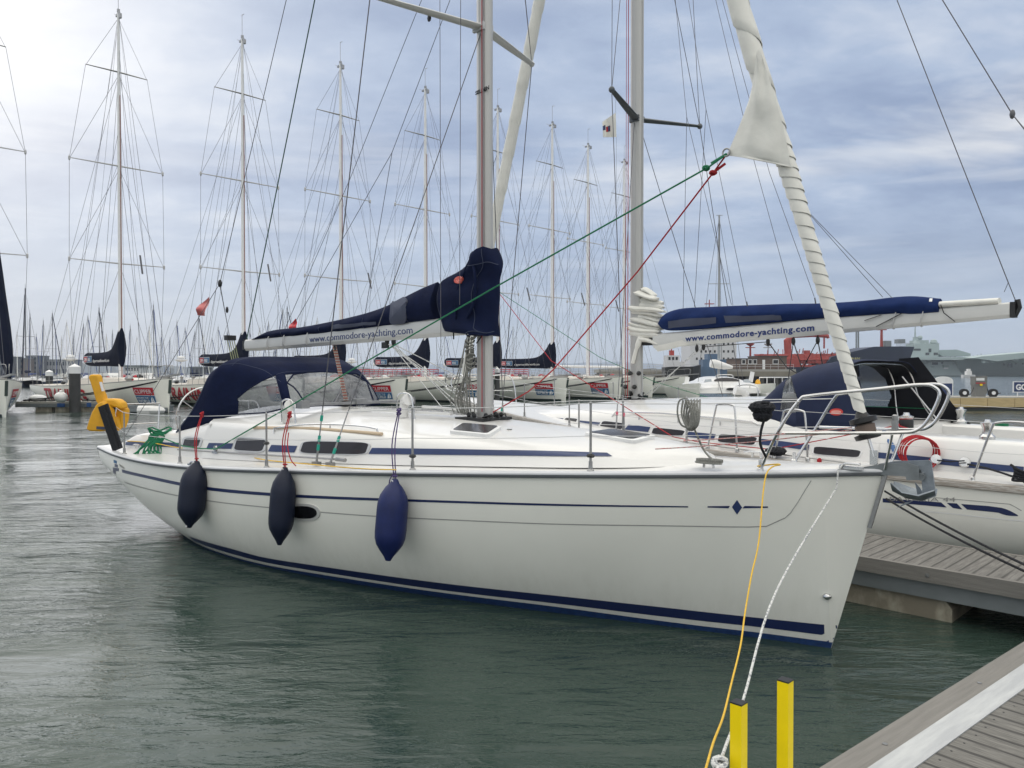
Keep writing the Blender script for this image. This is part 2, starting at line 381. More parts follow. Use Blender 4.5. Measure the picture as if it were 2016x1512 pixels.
def text_mb(txt, f, h=1.0, depth=.004, sx=1.0, off=0.0, shear=0.0, space=1.0, cuts=0):
    """lettering as a solid mesh: f(u,v,w) places it (u along, v up, w out)"""
    cu = bpy.data.curves.new('lettering', 'FONT'); cu.body = txt; cu.size = h / .72; cu.extrude = depth / 2; cu.offset = off; cu.shear = shear; cu.space_character = space; cu.resolution_u = 3
    ob = bpy.data.objects.new('lettering', cu); COL.objects.link(ob)
    dg = bpy.context.evaluated_depsgraph_get(); me = bpy.data.meshes.new_from_object(ob.evaluated_get(dg))
    if cuts:
        import bmesh
        b_ = bmesh.new(); b_.from_mesh(me); xs = [p.co.x for p in b_.verts]; x0, x1 = min(xs), max(xs)
        for k in range(1, cuts): bmesh.ops.bisect_plane(b_, geom=b_.verts[:] + b_.edges[:] + b_.faces[:], plane_co=(0, -.3 * h + 1.5 * h * k / cuts, 0), plane_no=(0, 1, 0))
        n_ = max(4, int((x1 - x0) / (h * .5)))
        for k in range(1, n_): bmesh.ops.bisect_plane(b_, geom=b_.verts[:] + b_.edges[:] + b_.faces[:], plane_co=(x0 + (x1 - x0) * k / n_, 0, 0), plane_no=(1, 0, 0))
        b_.to_mesh(me); b_.free()
    vs = [p.co.copy() for p in me.vertices]; fs = [tuple(p.vertices) for p in me.polygons]
    bpy.data.objects.remove(ob); bpy.data.curves.remove(cu); bpy.data.meshes.remove(me)
    if not vs: return MB(), 0
    x0 = min(p.x for p in vs); w = (max(p.x for p in vs) - x0) * sx
    b = MB(); b.add([f((p.x - x0) * sx, p.y, p.z) for p in vs], fs); return b, w
def text_fit(txt, f, width, h, **k):
    """lettering stretched to an exact width"""
    _, w = text_mb(txt, lambda u, v, q: V((u, v, q)), h, **k)
    return text_mb(txt, f, h, sx=width / w, **k)[0]
# ------------------------------------------------------------------ hull shape
class Hull:
    def __init__(s, L, sheer, beam, keel, full, stem):
        s.L, s.sh, s.bm, s.kl, s.fl, s.stem = L, sheer, beam, keel, full, stem
    def zs(s, x): return cr(s.sh, x)
    def B(s, x):
        return max(cr(s.bm, (s.L - x) / s.L), 0.0)
    def zk(s, x):
        z = cr(s.kl, x); xs = s.L - s.stem
        if x > xs: z = max(z, s.zs(s.L) * (x - xs) / s.stem)
        return min(z, s.zs(x) - .001)
    def b(s, x, z):
        zs, zk = s.zs(x), s.zk(x); d = (zs - z) / max(zs - zk, 1e-4)
        if d >= 1: return 0.0
        d = max(d, 0); p, q = cr(s.fl[0], x / s.L), cr(s.fl[1], x / s.L)
        return s.B(x) * (1 - d ** p) ** q
    def mesh(s, mb, xa=0.0, nx=70, nz=22, ztrim=-.35, mi=0):
        xs = sorted([xa + (s.L - xa) * (1 - (1 - i / nx) ** 1.6) for i in range(nx + 1)] + [s.L - s.stem + q for q in (-.06, -.03, -.015, -.005, 0, .005, .015, .03, .05)])
        for sg in (-1, 1):
            rows = []
            for x in xs:
                zs, zk = s.zs(x), max(s.zk(x), ztrim); row = []
                for j in range(nz + 1):
                    z = zs + (zk - zs) * (1 - (1 - j / nz) ** 1.5); row.append(V((x, sg * s.b(x, z), z)))
                rows.append(row)
            mb.loft(rows, ring_closed=False, mi=mi, flip=sg > 0)
        return xs
    def strip(s, mb, x0, x1, zt, zb, side=-1, n=60, off=.003, mi=0, k=3):
        rows = []
        for x in lin(x0, x1, n):
            r = []
            for j in range(k):
                z = zt(x) + (zb(x) - zt(x)) * j / (k - 1); z = max(z, s.zk(x) + .002) if z < s.zk(x) else z
                r.append(V((x, side * (s.b(x, z) + off), z)))
            rows.append(r)
        mb.loft(rows, ring_closed=False, mi=mi, flip=side > 0)
    def on(s, side, off=.004):
        return lambda x, z, w=0: V((x, side * (s.b(x, z) + off + w), z))
# ================================================================== the near yacht
L1 = 11.5
fy = Frame(3.05 - L1 * math.cos(R(39.7)), 6.29 + L1 * math.sin(R(39.7)), -39.7)
Y1 = thing('sailing_yacht', 'nearest large white yacht with navy stripes, bow to the right, three fenders alongside', 'sailing yacht', fy)
H1 = Hull(L1, [(0,1.13),(1,1.10),(2,1.095),(3,1.115),(4,1.155),(5,1.205),(6,1.26),(7,1.31),(8,1.36),(9,1.405),(10,1.45),(11,1.50),(11.5,1.53)],
          [(0,.022),(.02,.12),(.05,.31),(.1,.57),(.2,1.02),(.3,1.38),(.4,1.64),(.5,1.81),(.6,1.90),(.7,1.89),(.8,1.80),(.9,1.66),(1,1.46)],
          [(0,.40),(.5,.26),(1.2,.03),(2,-.2),(4,-.5),(7,-.55),(10,-.5),(10.6,-.33),(10.9,-.17),(11.0,-.09),(11.09,-.0),(11.5,.0)],
          ([(0,2.6),(.35,3.0),(.7,2.2),(.9,1.5),(1,1.3)], [(0,.62),(.35,.5),(.7,.62),(.9,.9),(1,1.0)]), .41)
hm = MB(); H1.mesh(hm, nx=90, nz=26)
ring = [V((0, -H1.b(0, z), z)) for z in lin(1.13, .401, 12)] + [V((0, H1.b(0, z), z)) for z in lin(.401, 1.13, 12)]
hm.add(ring, [tuple(range(len(ring)))])
hb = hm.bvh()
hm.build('hull', hullw, Y1, 60)
def ztab(fr, bv, pts):
    t = []
    for px, py in pts:
        h = fr.cast(bv, px, py, 0)
        if h is not None: t.append((h.x, h.z))
    return sorted(t)
def trace(fr, bv, Hh, pts_t, pts_b, name, m, parent, side=-1, off=.003, n=70, x0=None, x1=None):
    a, b = ztab(fr, bv, pts_t), ztab(fr, bv, pts_b)
    mb = MB(); Hh.strip(mb, x0 if x0 is not None else a[0][0], x1 if x1 is not None else a[-1][0], lambda x: cr(a, x), lambda x: cr(b, x), side, n, off)
    return mb.build(name, m, parent, 60)
# boot stripe, antifouling, cove line, moulded crease
bt = [(1648,1231),(1500,1217),(1300,1195),(1060,1169),(858,1146.5),(680,1122),(605,1111),(518,1097),(451,1079),(371,1055),(317,1034)]
bb = [(1645,1250),(1500,1235),(1300,1213),(1060,1184),(858,1160),(680,1133.5),(605,1121.5),(518,1106),(451,1088.5),(371,1061),(317,1037)]
for sd_ in (-1, 1): trace(fy, hb, H1, bt, bb, 'boot_stripe', navy, Y1, sd_, x1=None if sd_ < 0 else 10.2)
ca = ztab(fy, hb, [(1652,1261),(1500,1246),(1300,1222),(1060,1190),(858,1165),(680,1138.5),(605,1126.5),(518,1111),(451,1093.5),(371,1065),(330,1046)])
za = lambda x: max(cr(ca, max(x, ca[0][0])), .03)
for sd_ in (-1, 1):
    mb = MB(); H1.strip(mb, 1.6, L1 - .385, za, lambda x: max(-.34, H1.zk(x) + .0005), sd_, 160, .004, k=8)
    if sd_ < 0: H1.strip(mb, 10.85, L1 - .372, za, lambda x: max(-.3, H1.zk(x) + .0005), sd_, 60, .011, k=8)
    mb.build('antifouling', antif, Y1, 60)
for sd_ in (-1, 1):
    trace(fy, hb, H1, [(1355,996.5),(1100,992),(900,986),(785,982),(560,972),(398,957),(300,938),(240,924)], [(1355,999),(1100,996),(900,990.5),(785,987),(560,978),(398,963.5),(300,944),(240,930)], 'cove_stripe', navy, Y1, sd_)
    trace(fy, hb, H1, [(1545,1019),(1510,1035),(1470,1036.5),(1300,1034),(1100,1031),(900,1023),(735,1015),(560,1001),(398,983),(300,964),(245,948)], [(1545,1021),(1510,1037),(1470,1038.5),(1300,1036),(1100,1033),(900,1025),(735,1017),(560,1003),(398,985),(300,966),(245,950)], 'moulding_crease', crease, Y1, sd_, .002)
mb = MB(); pts = [fy.cast(hb, px, py, .002) for px, py in [(1545,1020),(1556,1010),(1570,990),(1585,965),(1597,946)]]
mb.tube(pts, .003, 5); mb.build('moulding_crease', crease, Y1)
def decal(fr, bv, outline, off=.004, rings=4, skirt=True):
    mb = MB(); cx_ = sum(p[0] for p in outline) / len(outline); cy_ = sum(p[1] for p in outline) / len(outline)
    rr = []
    for k in range(rings + 1):
        s_ = max(k / rings, .001); rr.append([fr.cast(bv, cx_ + (x - cx_) * s_, cy_ + (y - cy_) * s_, off) for x, y in outline])
    if skirt: rr.append([fr.cast(bv, x, y, -.003) for x, y in outline])
    flat = [p for q in rr for p in q if p is not None]
    if len(flat) < 12: return None
    if any(p is None for q in rr for p in q):
        print('decal partly off surface', outline[0])
        rr = [[p if p is not None else min(flat, key=lambda g: (V(fr.pj(g)) - V((ox, oy))).length) for p, (ox, oy) in zip(q, [(cx_ + (x - cx_) * min(max(i / rings, .001), 1), cy_ + (y - cy_) * min(max(i / rings, .001), 1)) for x, y in outline])] for i, q in enumerate(rr)]
    mb.loft(rr); return mb
def rquad(c4, r=.18, n=5):
    """four corners -> outline with rounded corners"""
    o = []
    for i in range(4):
        p, a, b = V((*c4[i], 0)), V((*c4[i - 1], 0)), V((*c4[(i + 1) % 4], 0)); e1 = p + (a - p) * r; e2 = p + (b - p) * r
        for k in range(n):
            t = k / (n - 1); q = e1 * (1 - t) ** 2 + p * 2 * t * (1 - t) + e2 * t * t; o.append((q.x, q.y))
    return o
def dens(pts, n):
    """resample closed outline"""
    o = []
    for i in range(len(pts)):
        a, b = pts[i], pts[(i + 1) % len(pts)]
        for k in range(n): o.append((a[0] + (b[0] - a[0]) * k / n, a[1] + (b[1] - a[1]) * k / n))
    return o
def mir(mb): 
    m2 = MB(); m2.v = [V((p.x, -p.y, p.z)) for p in mb.v]; m2.f = [tuple(reversed(f)) for f in mb.f]; m2.m = list(mb.m); return m2
def grow(o, d):
    cx_ = sum(p[0] for p in o) / len(o); cy_ = sum(p[1] for p in o) / len(o); r_ = []
    for x, y in o:
        l = math.hypot(x - cx_, y - cy_); r_.append((x + (x - cx_) / l * d, y + (y - cy_) / l * d))
    return r_
# bow emblem
for pl in ([(1451,984),(1461,999),(1451,1013),(1441,998)], [(1393,996.5),(1437,996),(1434,1000.5),(1393,999)], [(1466,996),(1512,997),(1512,999.5),(1462,1000.5)]):
    d_ = decal(fy, hb, dens(pl, 3), .003)
    if d_: d_.build('bow_emblem', navy2 if pl[0][0] == 1451 else navy, Y1); mir(d_).build('bow_emblem', navy, Y1)
# stern marking: blocks and model lettering as on the hull
for pl, m_ in (([(224,905),(230,907),(230,913),(224,911)], bluep), ([(226,913),(232,915),(232,921),(226,919)], navy), ([(222,920),(234,922),(234,928),(228,927),(228,934),(223,931)], navy)):
    d_ = decal(fy, hb, dens(pl, 3), .003, 2)
    if d_: d_.build('stern_emblem', m_, Y1)
x0_ = fy.cast(hb, 236, 924, 0)
if x0_ is not None:
    m_, _ = text_mb('CRUISER 38', lambda u, v, w: H1.on(-1, .004)(x0_.x + u, x0_.z + v + .05 - .10 * u, w), .035, .002); m_.build('lettering', crease, Y1)
# hull window (oval port) with bright frame
op = [(598 + 33 * math.copysign(abs(math.cos(a)) ** .8, math.cos(a)) , 1008 + 17 * math.copysign(abs(math.sin(a)) ** .9, math.sin(a)) + .06 * 33 * math.cos(a)) for a in [i * math.pi / 12 for i in range(24)]]
d_ = decal(fy, hb, op, .012); fr_ = d_.build('hull_window', alumw, Y1); mir(d_).build('hull_window', alumw, Y1)
d_ = decal(fy, hb, [(598 + (x - 598) * .83, 1008 + (y - 1008) * .72) for x, y in op], .016); d_.build('window_pane', porthole, fr_)
# thruster / drain fitting near the forefoot
p_ = fy.cast(hb, 1629, 1174, 0); mb = MB(); mb.ball(p_ + V((0, -.01, 0)), .035, 10, 1.1, .8, .8); mb.build('hull_fitting', steel, Y1)
# rubbing rail and toe rail: bulged white profile over a dark heel
SH = lambda x: H1.zs(x)
xs_ = lin(0, L1, 80)
for sg in (-1, 1):
    mb = MB(); rr = []
    prof = [(.0, .008), (.024, .010), (.032, .016), (.032, .026), (.024, .036), (.008, .042), (-.055, .044)]
    for x in xs_: rr.append([V((x, sg * (H1.B(x) + a), SH(x) + c)) for a, c in prof])
    mb.loft(rr, ring_closed=False, flip=sg < 0)
    mb.build('toe_rail', mat("toe_rail_white", (.55, .56, .58), .3, var=.06, vs=3), Y1, 50)
    mb = MB(); rr = []
    prof = [(-.005, -.018), (.022, -.014), (.030, .0), (.028, .014), (-.005, .016)]
    for x in xs_: rr.append([V((x, sg * (H1.B(x) + a), SH(x) + c)) for a, c in prof])
    mb.loft(rr, ring_closed=False, flip=sg < 0); mb.build('rubbing_rail', rubd, Y1, 50)
# deck with an open cockpit well
DZ1 = .040
def dz(x, y): b = max(H1.B(x) - .04, .05); return SH(x) + DZ1 + .035 * (1 - min(1, (y / b) ** 2))
mb = MB()
for sg in (-1, 1):
    rows = [[V((x, sg * ((H1.B(x) - .04) * (1 - t) + .78 * t), dz(x, (H1.B(x) - .04) * (1 - t) + .78 * t))) for t in lin(0, 1, 5)] for x in lin(0, 3.05, 20)]
    mb.loft(rows, ring_closed=False, flip=sg < 0)
    rows = [[V((x, sg * max(H1.B(x) - .04, .0) * (1 - t), dz(x, max(H1.B(x) - .04, 0) * (1 - t)))) for t in lin(0, 1, 7)] for x in lin(3.05, L1 - .02, 60)]
    mb.loft(rows, ring_closed=False, flip=sg < 0)
mb.build('deck', gel, Y1, 40)
mb = MB()
mb.box(.0, 3.05, -.78, .78, .55, .62)
mb.box(.6, 3.0, -.78, -.38, .62, 1.0); mb.box(.6, 3.0, .38, .78, .62, 1.0)
mb.box(-.0, .06, -.78, -.3, .62, 1.3); mb.box(-.0, .06, .3, .78, .62, 1.3)
mb.build('cockpit', mat("teak_cockpit", (.26, .20, .14), .7, var=.2, vs=3, stretch=(1, 12, 1)), Y1)
# coamings with the navy band
ctop = [(.25, 1.25), (.6, 1.36), (1.2, 1.44), (2.1, 1.52), (3.13, 1.685)]
for sg in (-1, 1):
    rr = []
    for x in lin(.22, 3.13, 26):
        zt = cr(ctop, x); z0 = SH(x) + .05; yo = 1.24 + .025 * x
        rr.append([V((x, sg * yo, z0)), V((x, sg * (yo - .03), z0 + .5 * (zt - z0))), V((x, sg * (yo - .07), zt - .05)), V((x, sg * (yo - .12), zt - .01)), V((x, sg * (yo - .2), zt)), V((x, sg * .84, zt)), V((x, sg * .80, zt - .03)), V((x, sg * .78, .6))])
    mb = MB(); mb.loft(rr, ring_closed=False, flip=sg < 0); mb.add(rr[0], [tuple(range(8)) if sg > 0 else tuple(range(7, -1, -1))]); cmb = mb
    cb = mb.bvh(); mb.build('coaming', gel, Y1, 40)
    if sg < 0: coam_b = cb
# coachroof
wt = [(3.05, 1.315), (4, 1.335), (5.5, 1.33), (7, 1.23), (8, 1.09), (9, .87), (9.5, .68), (9.8, .46), (9.97, .18)]
ht = [(3.05, 1.87), (4.5, 1.885), (6, 1.865), (7.1, 1.815), (8, 1.765), (9, 1.735), (9.5, 1.69), (9.8, 1.64), (9.97, 1.57)]
et = [(3.05, 1.69), (5, 1.69), (7, 1.665), (8, 1.64), (9, 1.60), (9.6, 1.57), (9.97, 1.55)]
rr = []
for x in [3.05 + (9.97 - 3.05) * (i / 60) for i in range(61)]:
    w_, zt, ze, z0 = cr(wt, x), cr(ht, x), cr(et, x), SH(x) + .06; hs = ze - z0
    half = [(w_ + .03, z0), (w_ + .0, z0 + .25 * hs), (w_ - .03, z0 + .55 * hs), (w_ - .06, z0 + .8 * hs), (w_ - .10, ze - .02), (w_ - .16, ze + .02)]
    yi, zi = half[-1]
    for t in (.12, .28, .5, .75, 1): half.append((yi * (1 - t), zi + (zt - zi) * (1 - (1 - t) ** 1.8)))
    half = [(max(a, 0), b) for a, b in half]
    rr.append([V((x, -a, b)) for a, b in half] + [V((x, a, b)) for a, b in reversed(half[:-1])])
mb = MB(); mb.loft(rr, ring_closed=False, flip=True)
mb.add(rr[0], [tuple(range(len(rr[0])))]); mb.add(rr[-1], [tuple(range(len(rr[0])))[::-1]])
cbv = mb.bvh(); CR = mb.build('coachroof', gel, Y1, 38)
# coachroof windows and band
wq = [[(366,863),(397,864),(391,880),(361,879)], [(469,863),(526,866),(517,889),(462,886)], [(600,869),(728,872),(720,895),(592,892)]]
for q in wq:
    cb_w = coam_b if q[0][0] < 400 else cbv
    d_ = decal(fy, cb_w, grow(rquad(q, .25), 4.5), .012)
    if d_ is None: print('window miss', q); continue
    for k_ in (d_, mir(d_)):
        w_ = k_.build('window', mat('window_frame', (.50, .51, .53), .35), Y1)
        g_ = decal(fy, cb_w, rquad(q, .2), .016); g_ = g_ if k_ is d_ else mir(g_); g_.build('pane', smoke, w_)
def band(fr, bv, top, bot, n=14, off=.003, k=3):
    def res(pl):
        L = [0]; 
        for a, b in zip(pl, pl[1:]): L.append(L[-1] + math.hypot(b[0] - a[0], b[1] - a[1]))
        o = []
        for i in range(n):
            s_ = L[-1] * i / (n - 1)
            for j in range(len(pl) - 1):
                if s_ <= L[j + 1] + 1e-6: break
            t = (s_ - L[j]) / (L[j + 1] - L[j]); o.append((pl[j][0] + (pl[j+1][0] - pl[j][0]) * t, pl[j][1] + (pl[j+1][1] - pl[j][1]) * t))
        return o
    a, b = res(top), res(bot); rows = []
    for p, q in zip(a, b):
        r_ = [fr.cast(bv, p[0] + (q[0] - p[0]) * j / (k - 1), p[1] + (q[1] - p[1]) * j / (k - 1), off) for j in range(k)]
        if any(v_ is None for v_ in r_): continue
        rows.append(r_)
    mb = MB()
    if len(rows) > 1: mb.loft(rows, ring_closed=False)
    return mb
for t_, b_, bv_ in (([(733,882),(900,884.5),(1100,889),(1195,892)], [(726,894),(900,896),(1100,898.5),(1206,899)], cbv), ([(535,876),(586,878)], [(528,889),(580,891)], cbv), ([(412,872),(460,873)], [(407,883),(456,884)], cbv), ([(238,868),(300,870),(356,872)], [(238,876),(300,879),(352,881)], coam_b)):
    d_ = band(fy, bv_, t_, b_, 60, .007, 5)
    if d_.f: d_.build('cabin_stripe', navy2, Y1); mir(d_).build('cabin_stripe', navy2, Y1)
# hatches
for q in ([(908,838),(989,845),(963,862),(884,854)], [(1200,850),(1292,864),(1248,874),(1148,858)]):
    d_ = decal(fy, cbv, rquad(q, .12), .035, 3); h_ = d_.build('hatch', whitep, Y1)
    cx_, cy_ = sum(p[0] for p in q) / 4, sum(p[1] for p in q) / 4
    d_ = decal(fy, cbv, rquad([(cx_ + (x - cx_) * .86, cy_ - 1 + (y - cy_) * .84) for x, y in q], .12), .040, 3); d_.build('glazing', smoke, h_)
# steel grab rail + buff boathook tube on the starboard roof edge
def roofpt(px, py, up=0.0): return fy.cast(cbv, px, py, 0) + V((0, 0, up))
hr = [(540,845),(600,838),(660,838),(715,842),(742,847)]
mb = MB(); mb.tube([roofpt(hr[0][0], hr[0][1] + 8)] + spline([roofpt(x, y + 6, .05) for x, y in hr]) + [roofpt(744, 853)], .011)
for px, py in ((565,850),(650,846)): a = roofpt(px, py); mb.tube([a, a + V((0, 0, .05))], .009)
mb.build('handrail', steel, Y1)
mb = MB(); a = roofpt(500,845,.02); b = roofpt(752,858,.02); mb.tube([a, a.lerp(b, .5) + V((0, 0, .025)), b], .02); mb.build('boat_hook', buff, Y1)
# dorade vents under steel hoops
for (hx, hy, vx) in ((565, 832, 570), (795, 822, 795)):
    b_ = roofpt(hx, hy); v_ = mb = MB()
    mb.lathe([(.055, 0), (.055, .08), (.06, .1), (.05, .13)], b_, n=14); mb.tube([b_ + V((0, 0, .12)), b_ + V((.02, 0, .19)), b_ + V((.10, -.02, .22))], [.055, .06, .075], 12)
    vt = mb.build('vent_cowl', gel, Y1); mb = MB()
    mb.tube(spline([b_ + V((-.13, .02, -.02)), b_ + V((-.12, 0, .22)), b_ + V((-.06, 0, .285)), b_ + V((.08, 0, .285)), b_ + V((.14, 0, .22)), b_ + V((.19, 0, -.02))]), .011); mb.build('vent_guard', steel, Y1)
# ---------------------------------------------------------------- mast, spreaders, boom
MX = 7.12
def oval(c, a, b, n=20, sq=1.0): return [c + V((a * math.copysign(abs(math.cos(2*math.pi*j/n)) ** sq, math.cos(2*math.pi*j/n)), b * math.copysign(abs(math.sin(2*math.pi*j/n)) ** sq, math.sin(2*math.pi*j/n)), 0)) for j in range(n)]
mb = MB(); mb.loft([oval(V((MX, 0, z)), .105, .068, sq=.85) for z in (1.80, 9, 15.6, 16.5)], cap=True)
mb.box(MX - .118, MX - .100, -.012, .012, 1.9, 16.4)
mb.box(MX - .03, MX - .02, -.0705, -.066, 1.9, 16.4); mb.box(MX + .05, MX + .056, -.066, -.058, 1.9, 16.4)
mst = mb.build('mast', alum, Y1)
m_, _ = text_mb('SELDEN', lambda u, v, w: V((MX - .085 + u, -.070 - w, 5.62 + v + .1 * u)), .045, .004, off=.002); m_.build('lettering', black, mst)
mb = MB(); mb.tube([(MX + .03, -.085, 1.9), (MX + .03, -.08, 16)], .006, 6); mb.tube([(MX + .045, -.083, 1.9), (MX + .045, -.08, 16)], .005, 6, mi=1)
mb.build('halyard', [redr, mat("grey_line", (.3, .3, .32), .8)], Y1)
SPZ = EYE + (735 - 62) / F * 9.12
tipS = fy.ry(729, -9, -1.30); tipP = fy.ry(1047, 126, 1.30); print('TIPS', tipS, tipP, SPZ)
for t_ in (tipS, tipP):
    sg = -1 if t_.y < 0 else 1; a = V((MX - .03, sg * .06, SPZ)); mb = MB()
    d = (t_ - a).normalized(); sx_ = d.cross(V((0, 0, 1))).normalized(); u_ = sx_.cross(d); rr = []
    for c_, w_, h_ in ((a, .07, .030), (a.lerp(t_, .5), .060, .026), (t_, .042, .02)):
        rr.append([c_ + sx_ * w_ * math.cos(j * math.pi / 8) + u_ * h_ * math.sin(j * math.pi / 8) for j in range(16)])
    mb.loft(rr, cap=True); mb.ball(t_, .04, 10); mb.box(MX - .12, MX + .06, min(sg * .05, sg * .085), max(sg * .05, sg * .085), SPZ - .05, SPZ + .04)
    mb.build('spreader', alumw, Y1)
mtop = V((MX, 0, 16.45))
rig = [(tipS, fy.cast(cbv, 713, 850, 0)), ]
chS = V((5.98, -1.56, SH(6) + .09)); chP = V((6.0, 1.56, SH(6) + .09)); ch2S = V((6.15, -1.5, SH(6) + .09)); ch2P = V((6.15, 1.5, SH(6) + .09))
for nm, a, b, r_ in (('cap_shroud', tipS, chS, .0062), ('cap_shroud', tipP, chP, .0062), ('cap_shroud', tipS, mtop - V((0, 0, 5)), .0055), ('cap_shroud', tipP, mtop - V((0, 0, 5)), .0055),
                     ('lower_shroud', V((MX, -.06, SPZ - .06)), ch2S, .0055), ('lower_shroud', V((MX, .06, SPZ - .06)), ch2P, .0055),
                     ('intermediate_shroud', tipS, V((MX, -.05, 11)), .005), ('intermediate_shroud', tipP, V((MX, .05, 11)), .005)):
    mb = MB(); mb.tube([a, b], r_, 6); mb.build(nm, wire, Y1)
for c_, t_ in ((chS, tipS), (ch2S, V((MX, -.06, SPZ))), (chP, tipP), (ch2P, V((MX, .06, SPZ)))):
    d = (t_ - c_).normalized(); mb = MB(); mb.tube([c_, c_ + d * .12, c_ + d * .3], [.013, .012, .008], 8); mb.tube([c_ + d * .3, c_ + d * .62], .0075, 8); mb.box(c_.x - .05, c_.x + .05, c_.y - .03, c_.y + .03, c_.z - .03, c_.z + .01)
    tb = mb.build('turnbuckle', steeld, Y1)
    mb = MB()
    for q in (.17, .27, .50) if c_ is chS or c_ is chP else (.14, .28): mb.tube([c_ + d * (q - .03), c_ + d * (q + .035)], .017, 8)
    mb.build('tape', teal, tb)
# boom: octagonal silver section
BF, BA = V((6.9, 0, 2.93)), V((2.02, 0, 2.80))
def boomring(c, h, w): return [c + V((0, y * w, z * h)) for z, y in ((1, .45), (.8, .8), (.1, 1), (-.6, .9), (-1, .5), (-1, -.5), (-.6, -.9), (.1, -1), (.8, -.8), (1, -.45))]
mb = MB(); mb.loft([boomring(BA, .088, .062), boomring(BA + V((.3, 0, .0)), .092, .064), boomring(BF.lerp(BA, .5), .105, .07), boomring(BF, .112, .072)], cap=True, flip=True)
bm_ = mb.build('boom', alumw, Y1, 25)
mb = MB(); mb.box(BA.x - .07, BA.x + .005, -.05, .05, BA.z - .07, BA.z + .07); mb.tube([BA + V((-.05, 0, .1)), BA + V((-.05, 0, -.05))], .03, 10); mb.build('boom_end', black, bm_)
# boom lettering on the starboard face
ta, tb_ = fy.ry(609, 672, -.072), fy.ry(812, 655, -.072)
def onboom(u, v, w):
    x = ta.x + u; cz = BA.z + (BF.z - BA.z) * (x - BA.x) / (BF.x - BA.x); return V((x, -.0695 - w - abs(v - .02) * .02, cz - .045 + v))
text_fit('www.commodore-yachting.com', onboom, tb_.x - ta.x, .092, depth=.004).build('lettering', mat("lettering_navy", (.03, .05, .16), .5), bm_)
# white lashings round the boom
for px in (535, 566, 612):
    c_ = fy.ry(px, 668, 0); cz = BA.z + (BF.z - BA.z) * (c_.x - BA.x) / (BF.x - BA.x); mb = MB()
    mb.tube(spline([V((c_.x + .03 * math.sin(a * 1.0), .085 * math.cos(a), cz + .02 + .125 * math.sin(a))) for a in [i * math.pi / 6 for i in range(12)]], 2), .007, 6, closed=True); mb.build('lashing', wirel, bm_)
# stowed mainsail under its cover: top line, bottom line (x, z) read along the boom
top = [(2.35, 2.915), (2.7, 3.0), (3.3, 3.04), (4.2, 3.10), (4.8, 3.20), (5.4, 3.30), (5.9, 3.42), (6.2, 3.52), (6.45, 3.56)]
def pz_(pts): return [(fy.ry(px, py, 0).x, fy.ry(px, py, 0).z) for px, py in pts]
topc = pz_([(500,668),(530,652),(600,643),(700,622),(760,603),(830,568),(862,555)]); botc = pz_([(500,668.5),(530,667),(600,662),(700,652),(760,644),(830,634),(862,629)])
rr = []
for x in lin(topc[0][0], topc[-1][0], 44):
    a, b = cr(topc, x), min(cr(botc, x), cr(topc, x) - .004); h_ = (a - b) / 2; c_ = (a + b) / 2; w_ = min(.13, .05 + h_ * .55)
    ring = []
    for j in range(20):
        an = 2 * math.pi * j / 20; k_ = 1 + .10 * math.sin(x * 11 + an * 2) + .05 * math.sin(x * 23 + an * 3)
        ring.append(V((x, w_ * math.cos(an) * (k_ if math.sin(an) < .8 else 1) * (1 - .45 * max(0, math.sin(an))), c_ + h_ * math.sin(an))))
    rr.append(ring)
mb = MB(); mb.loft(rr, cap=True, flip=True); cov = mb.build('sail_cover', canvas, Y1, 60); cvb = mb.bvh()
trim = mat("canvas_trim", (.035, .045, .085), .85)
mb = MB(); mb.tube([r_[14] + V((0, -.003, 0)) for r_ in rr[2:-1]], .0045, 5)
for k_ in (9, 19, 29, 38): mb.tube([rr[k_][j] * 1.0 + V((0, math.copysign(.003, rr[k_][j].y), .002)) for j in list(range(9, 20)) + [0]], .004, 5)
mb.build('seam', trim, cov)
for q in ([(772,592),(803,586),(801,634),(769,636)],):
    d_ = decal(fy, cvb, rquad(q, .2), .03, 8)
    if d_: d_.build('mesh_patch', patch, cov)
d_ = band(fy, cvb, [(655,641),(700,636),(742,632)], [(655,648),(700,642),(742,637)], 20, .02)
if d_.f: d_.build('mesh_patch', patch, cov)
# the mast boot of the cover: tall wrapped hood round mast and sail head
def fold(z, a, s_): return 1 + .05 * math.sin(z * 9 + a * 3 + s_) + .035 * math.sin(a * 7 + z * 4)
sil = [(490, 941, 969), (500, 931, 973), (518, 926, 979), (528, 914, 981), (537, 896, 981), (546, 874, 980), (555, 863, 978), (600, 862, 976), (625, 866, 975), (645, 874, 974), (650, 882, 974), (655, 921, 972), (661, 924, 972)]
rr = []
for i, (py, xl, xr) in enumerate(sil):
    pass
def silx(py, k):
    return cr([(s_[0], s_[k]) for s_ in sil], py)
for py in [490, 495, 500, 507, 515, 522, 530, 537, 544, 550, 556, 562, 570, 580, 592, 605, 618, 630, 640, 648, 652, 655, 661]:
    a, b = fy.ry(silx(py, 1) + 0, py, -.04), fy.ry(silx(py, 2), py, -.04); c_ = (a + b) / 2; hw = (b.x - a.x) / 2
    rr.append([V((c_.x + hw * math.copysign(abs(math.cos(an)) ** .7, math.cos(an)), (.15 + .03 * math.sin(c_.z * 14)) * math.sin(an) * fold(c_.z, an, 0), c_.z + .012 * math.sin(an * 4 + c_.z * 5))) for an in [2 * math.pi * j / 40 for j in range(40)]])
mb = MB(); mb.loft(rr, cap=True, flip=True)
mb.tube(spline([(MX - .05, -.15, 3.62), (MX + .02, -.19, 3.45), (MX - .02, -.16, 3.2), (MX - .15, -.15, 3.0)]), .02, 8)
mb.tube(spline([(MX - .12, -.12, 3.7), (MX - .3, -.15, 3.35), (MX - .35, -.14, 3.0)]), .015, 8)
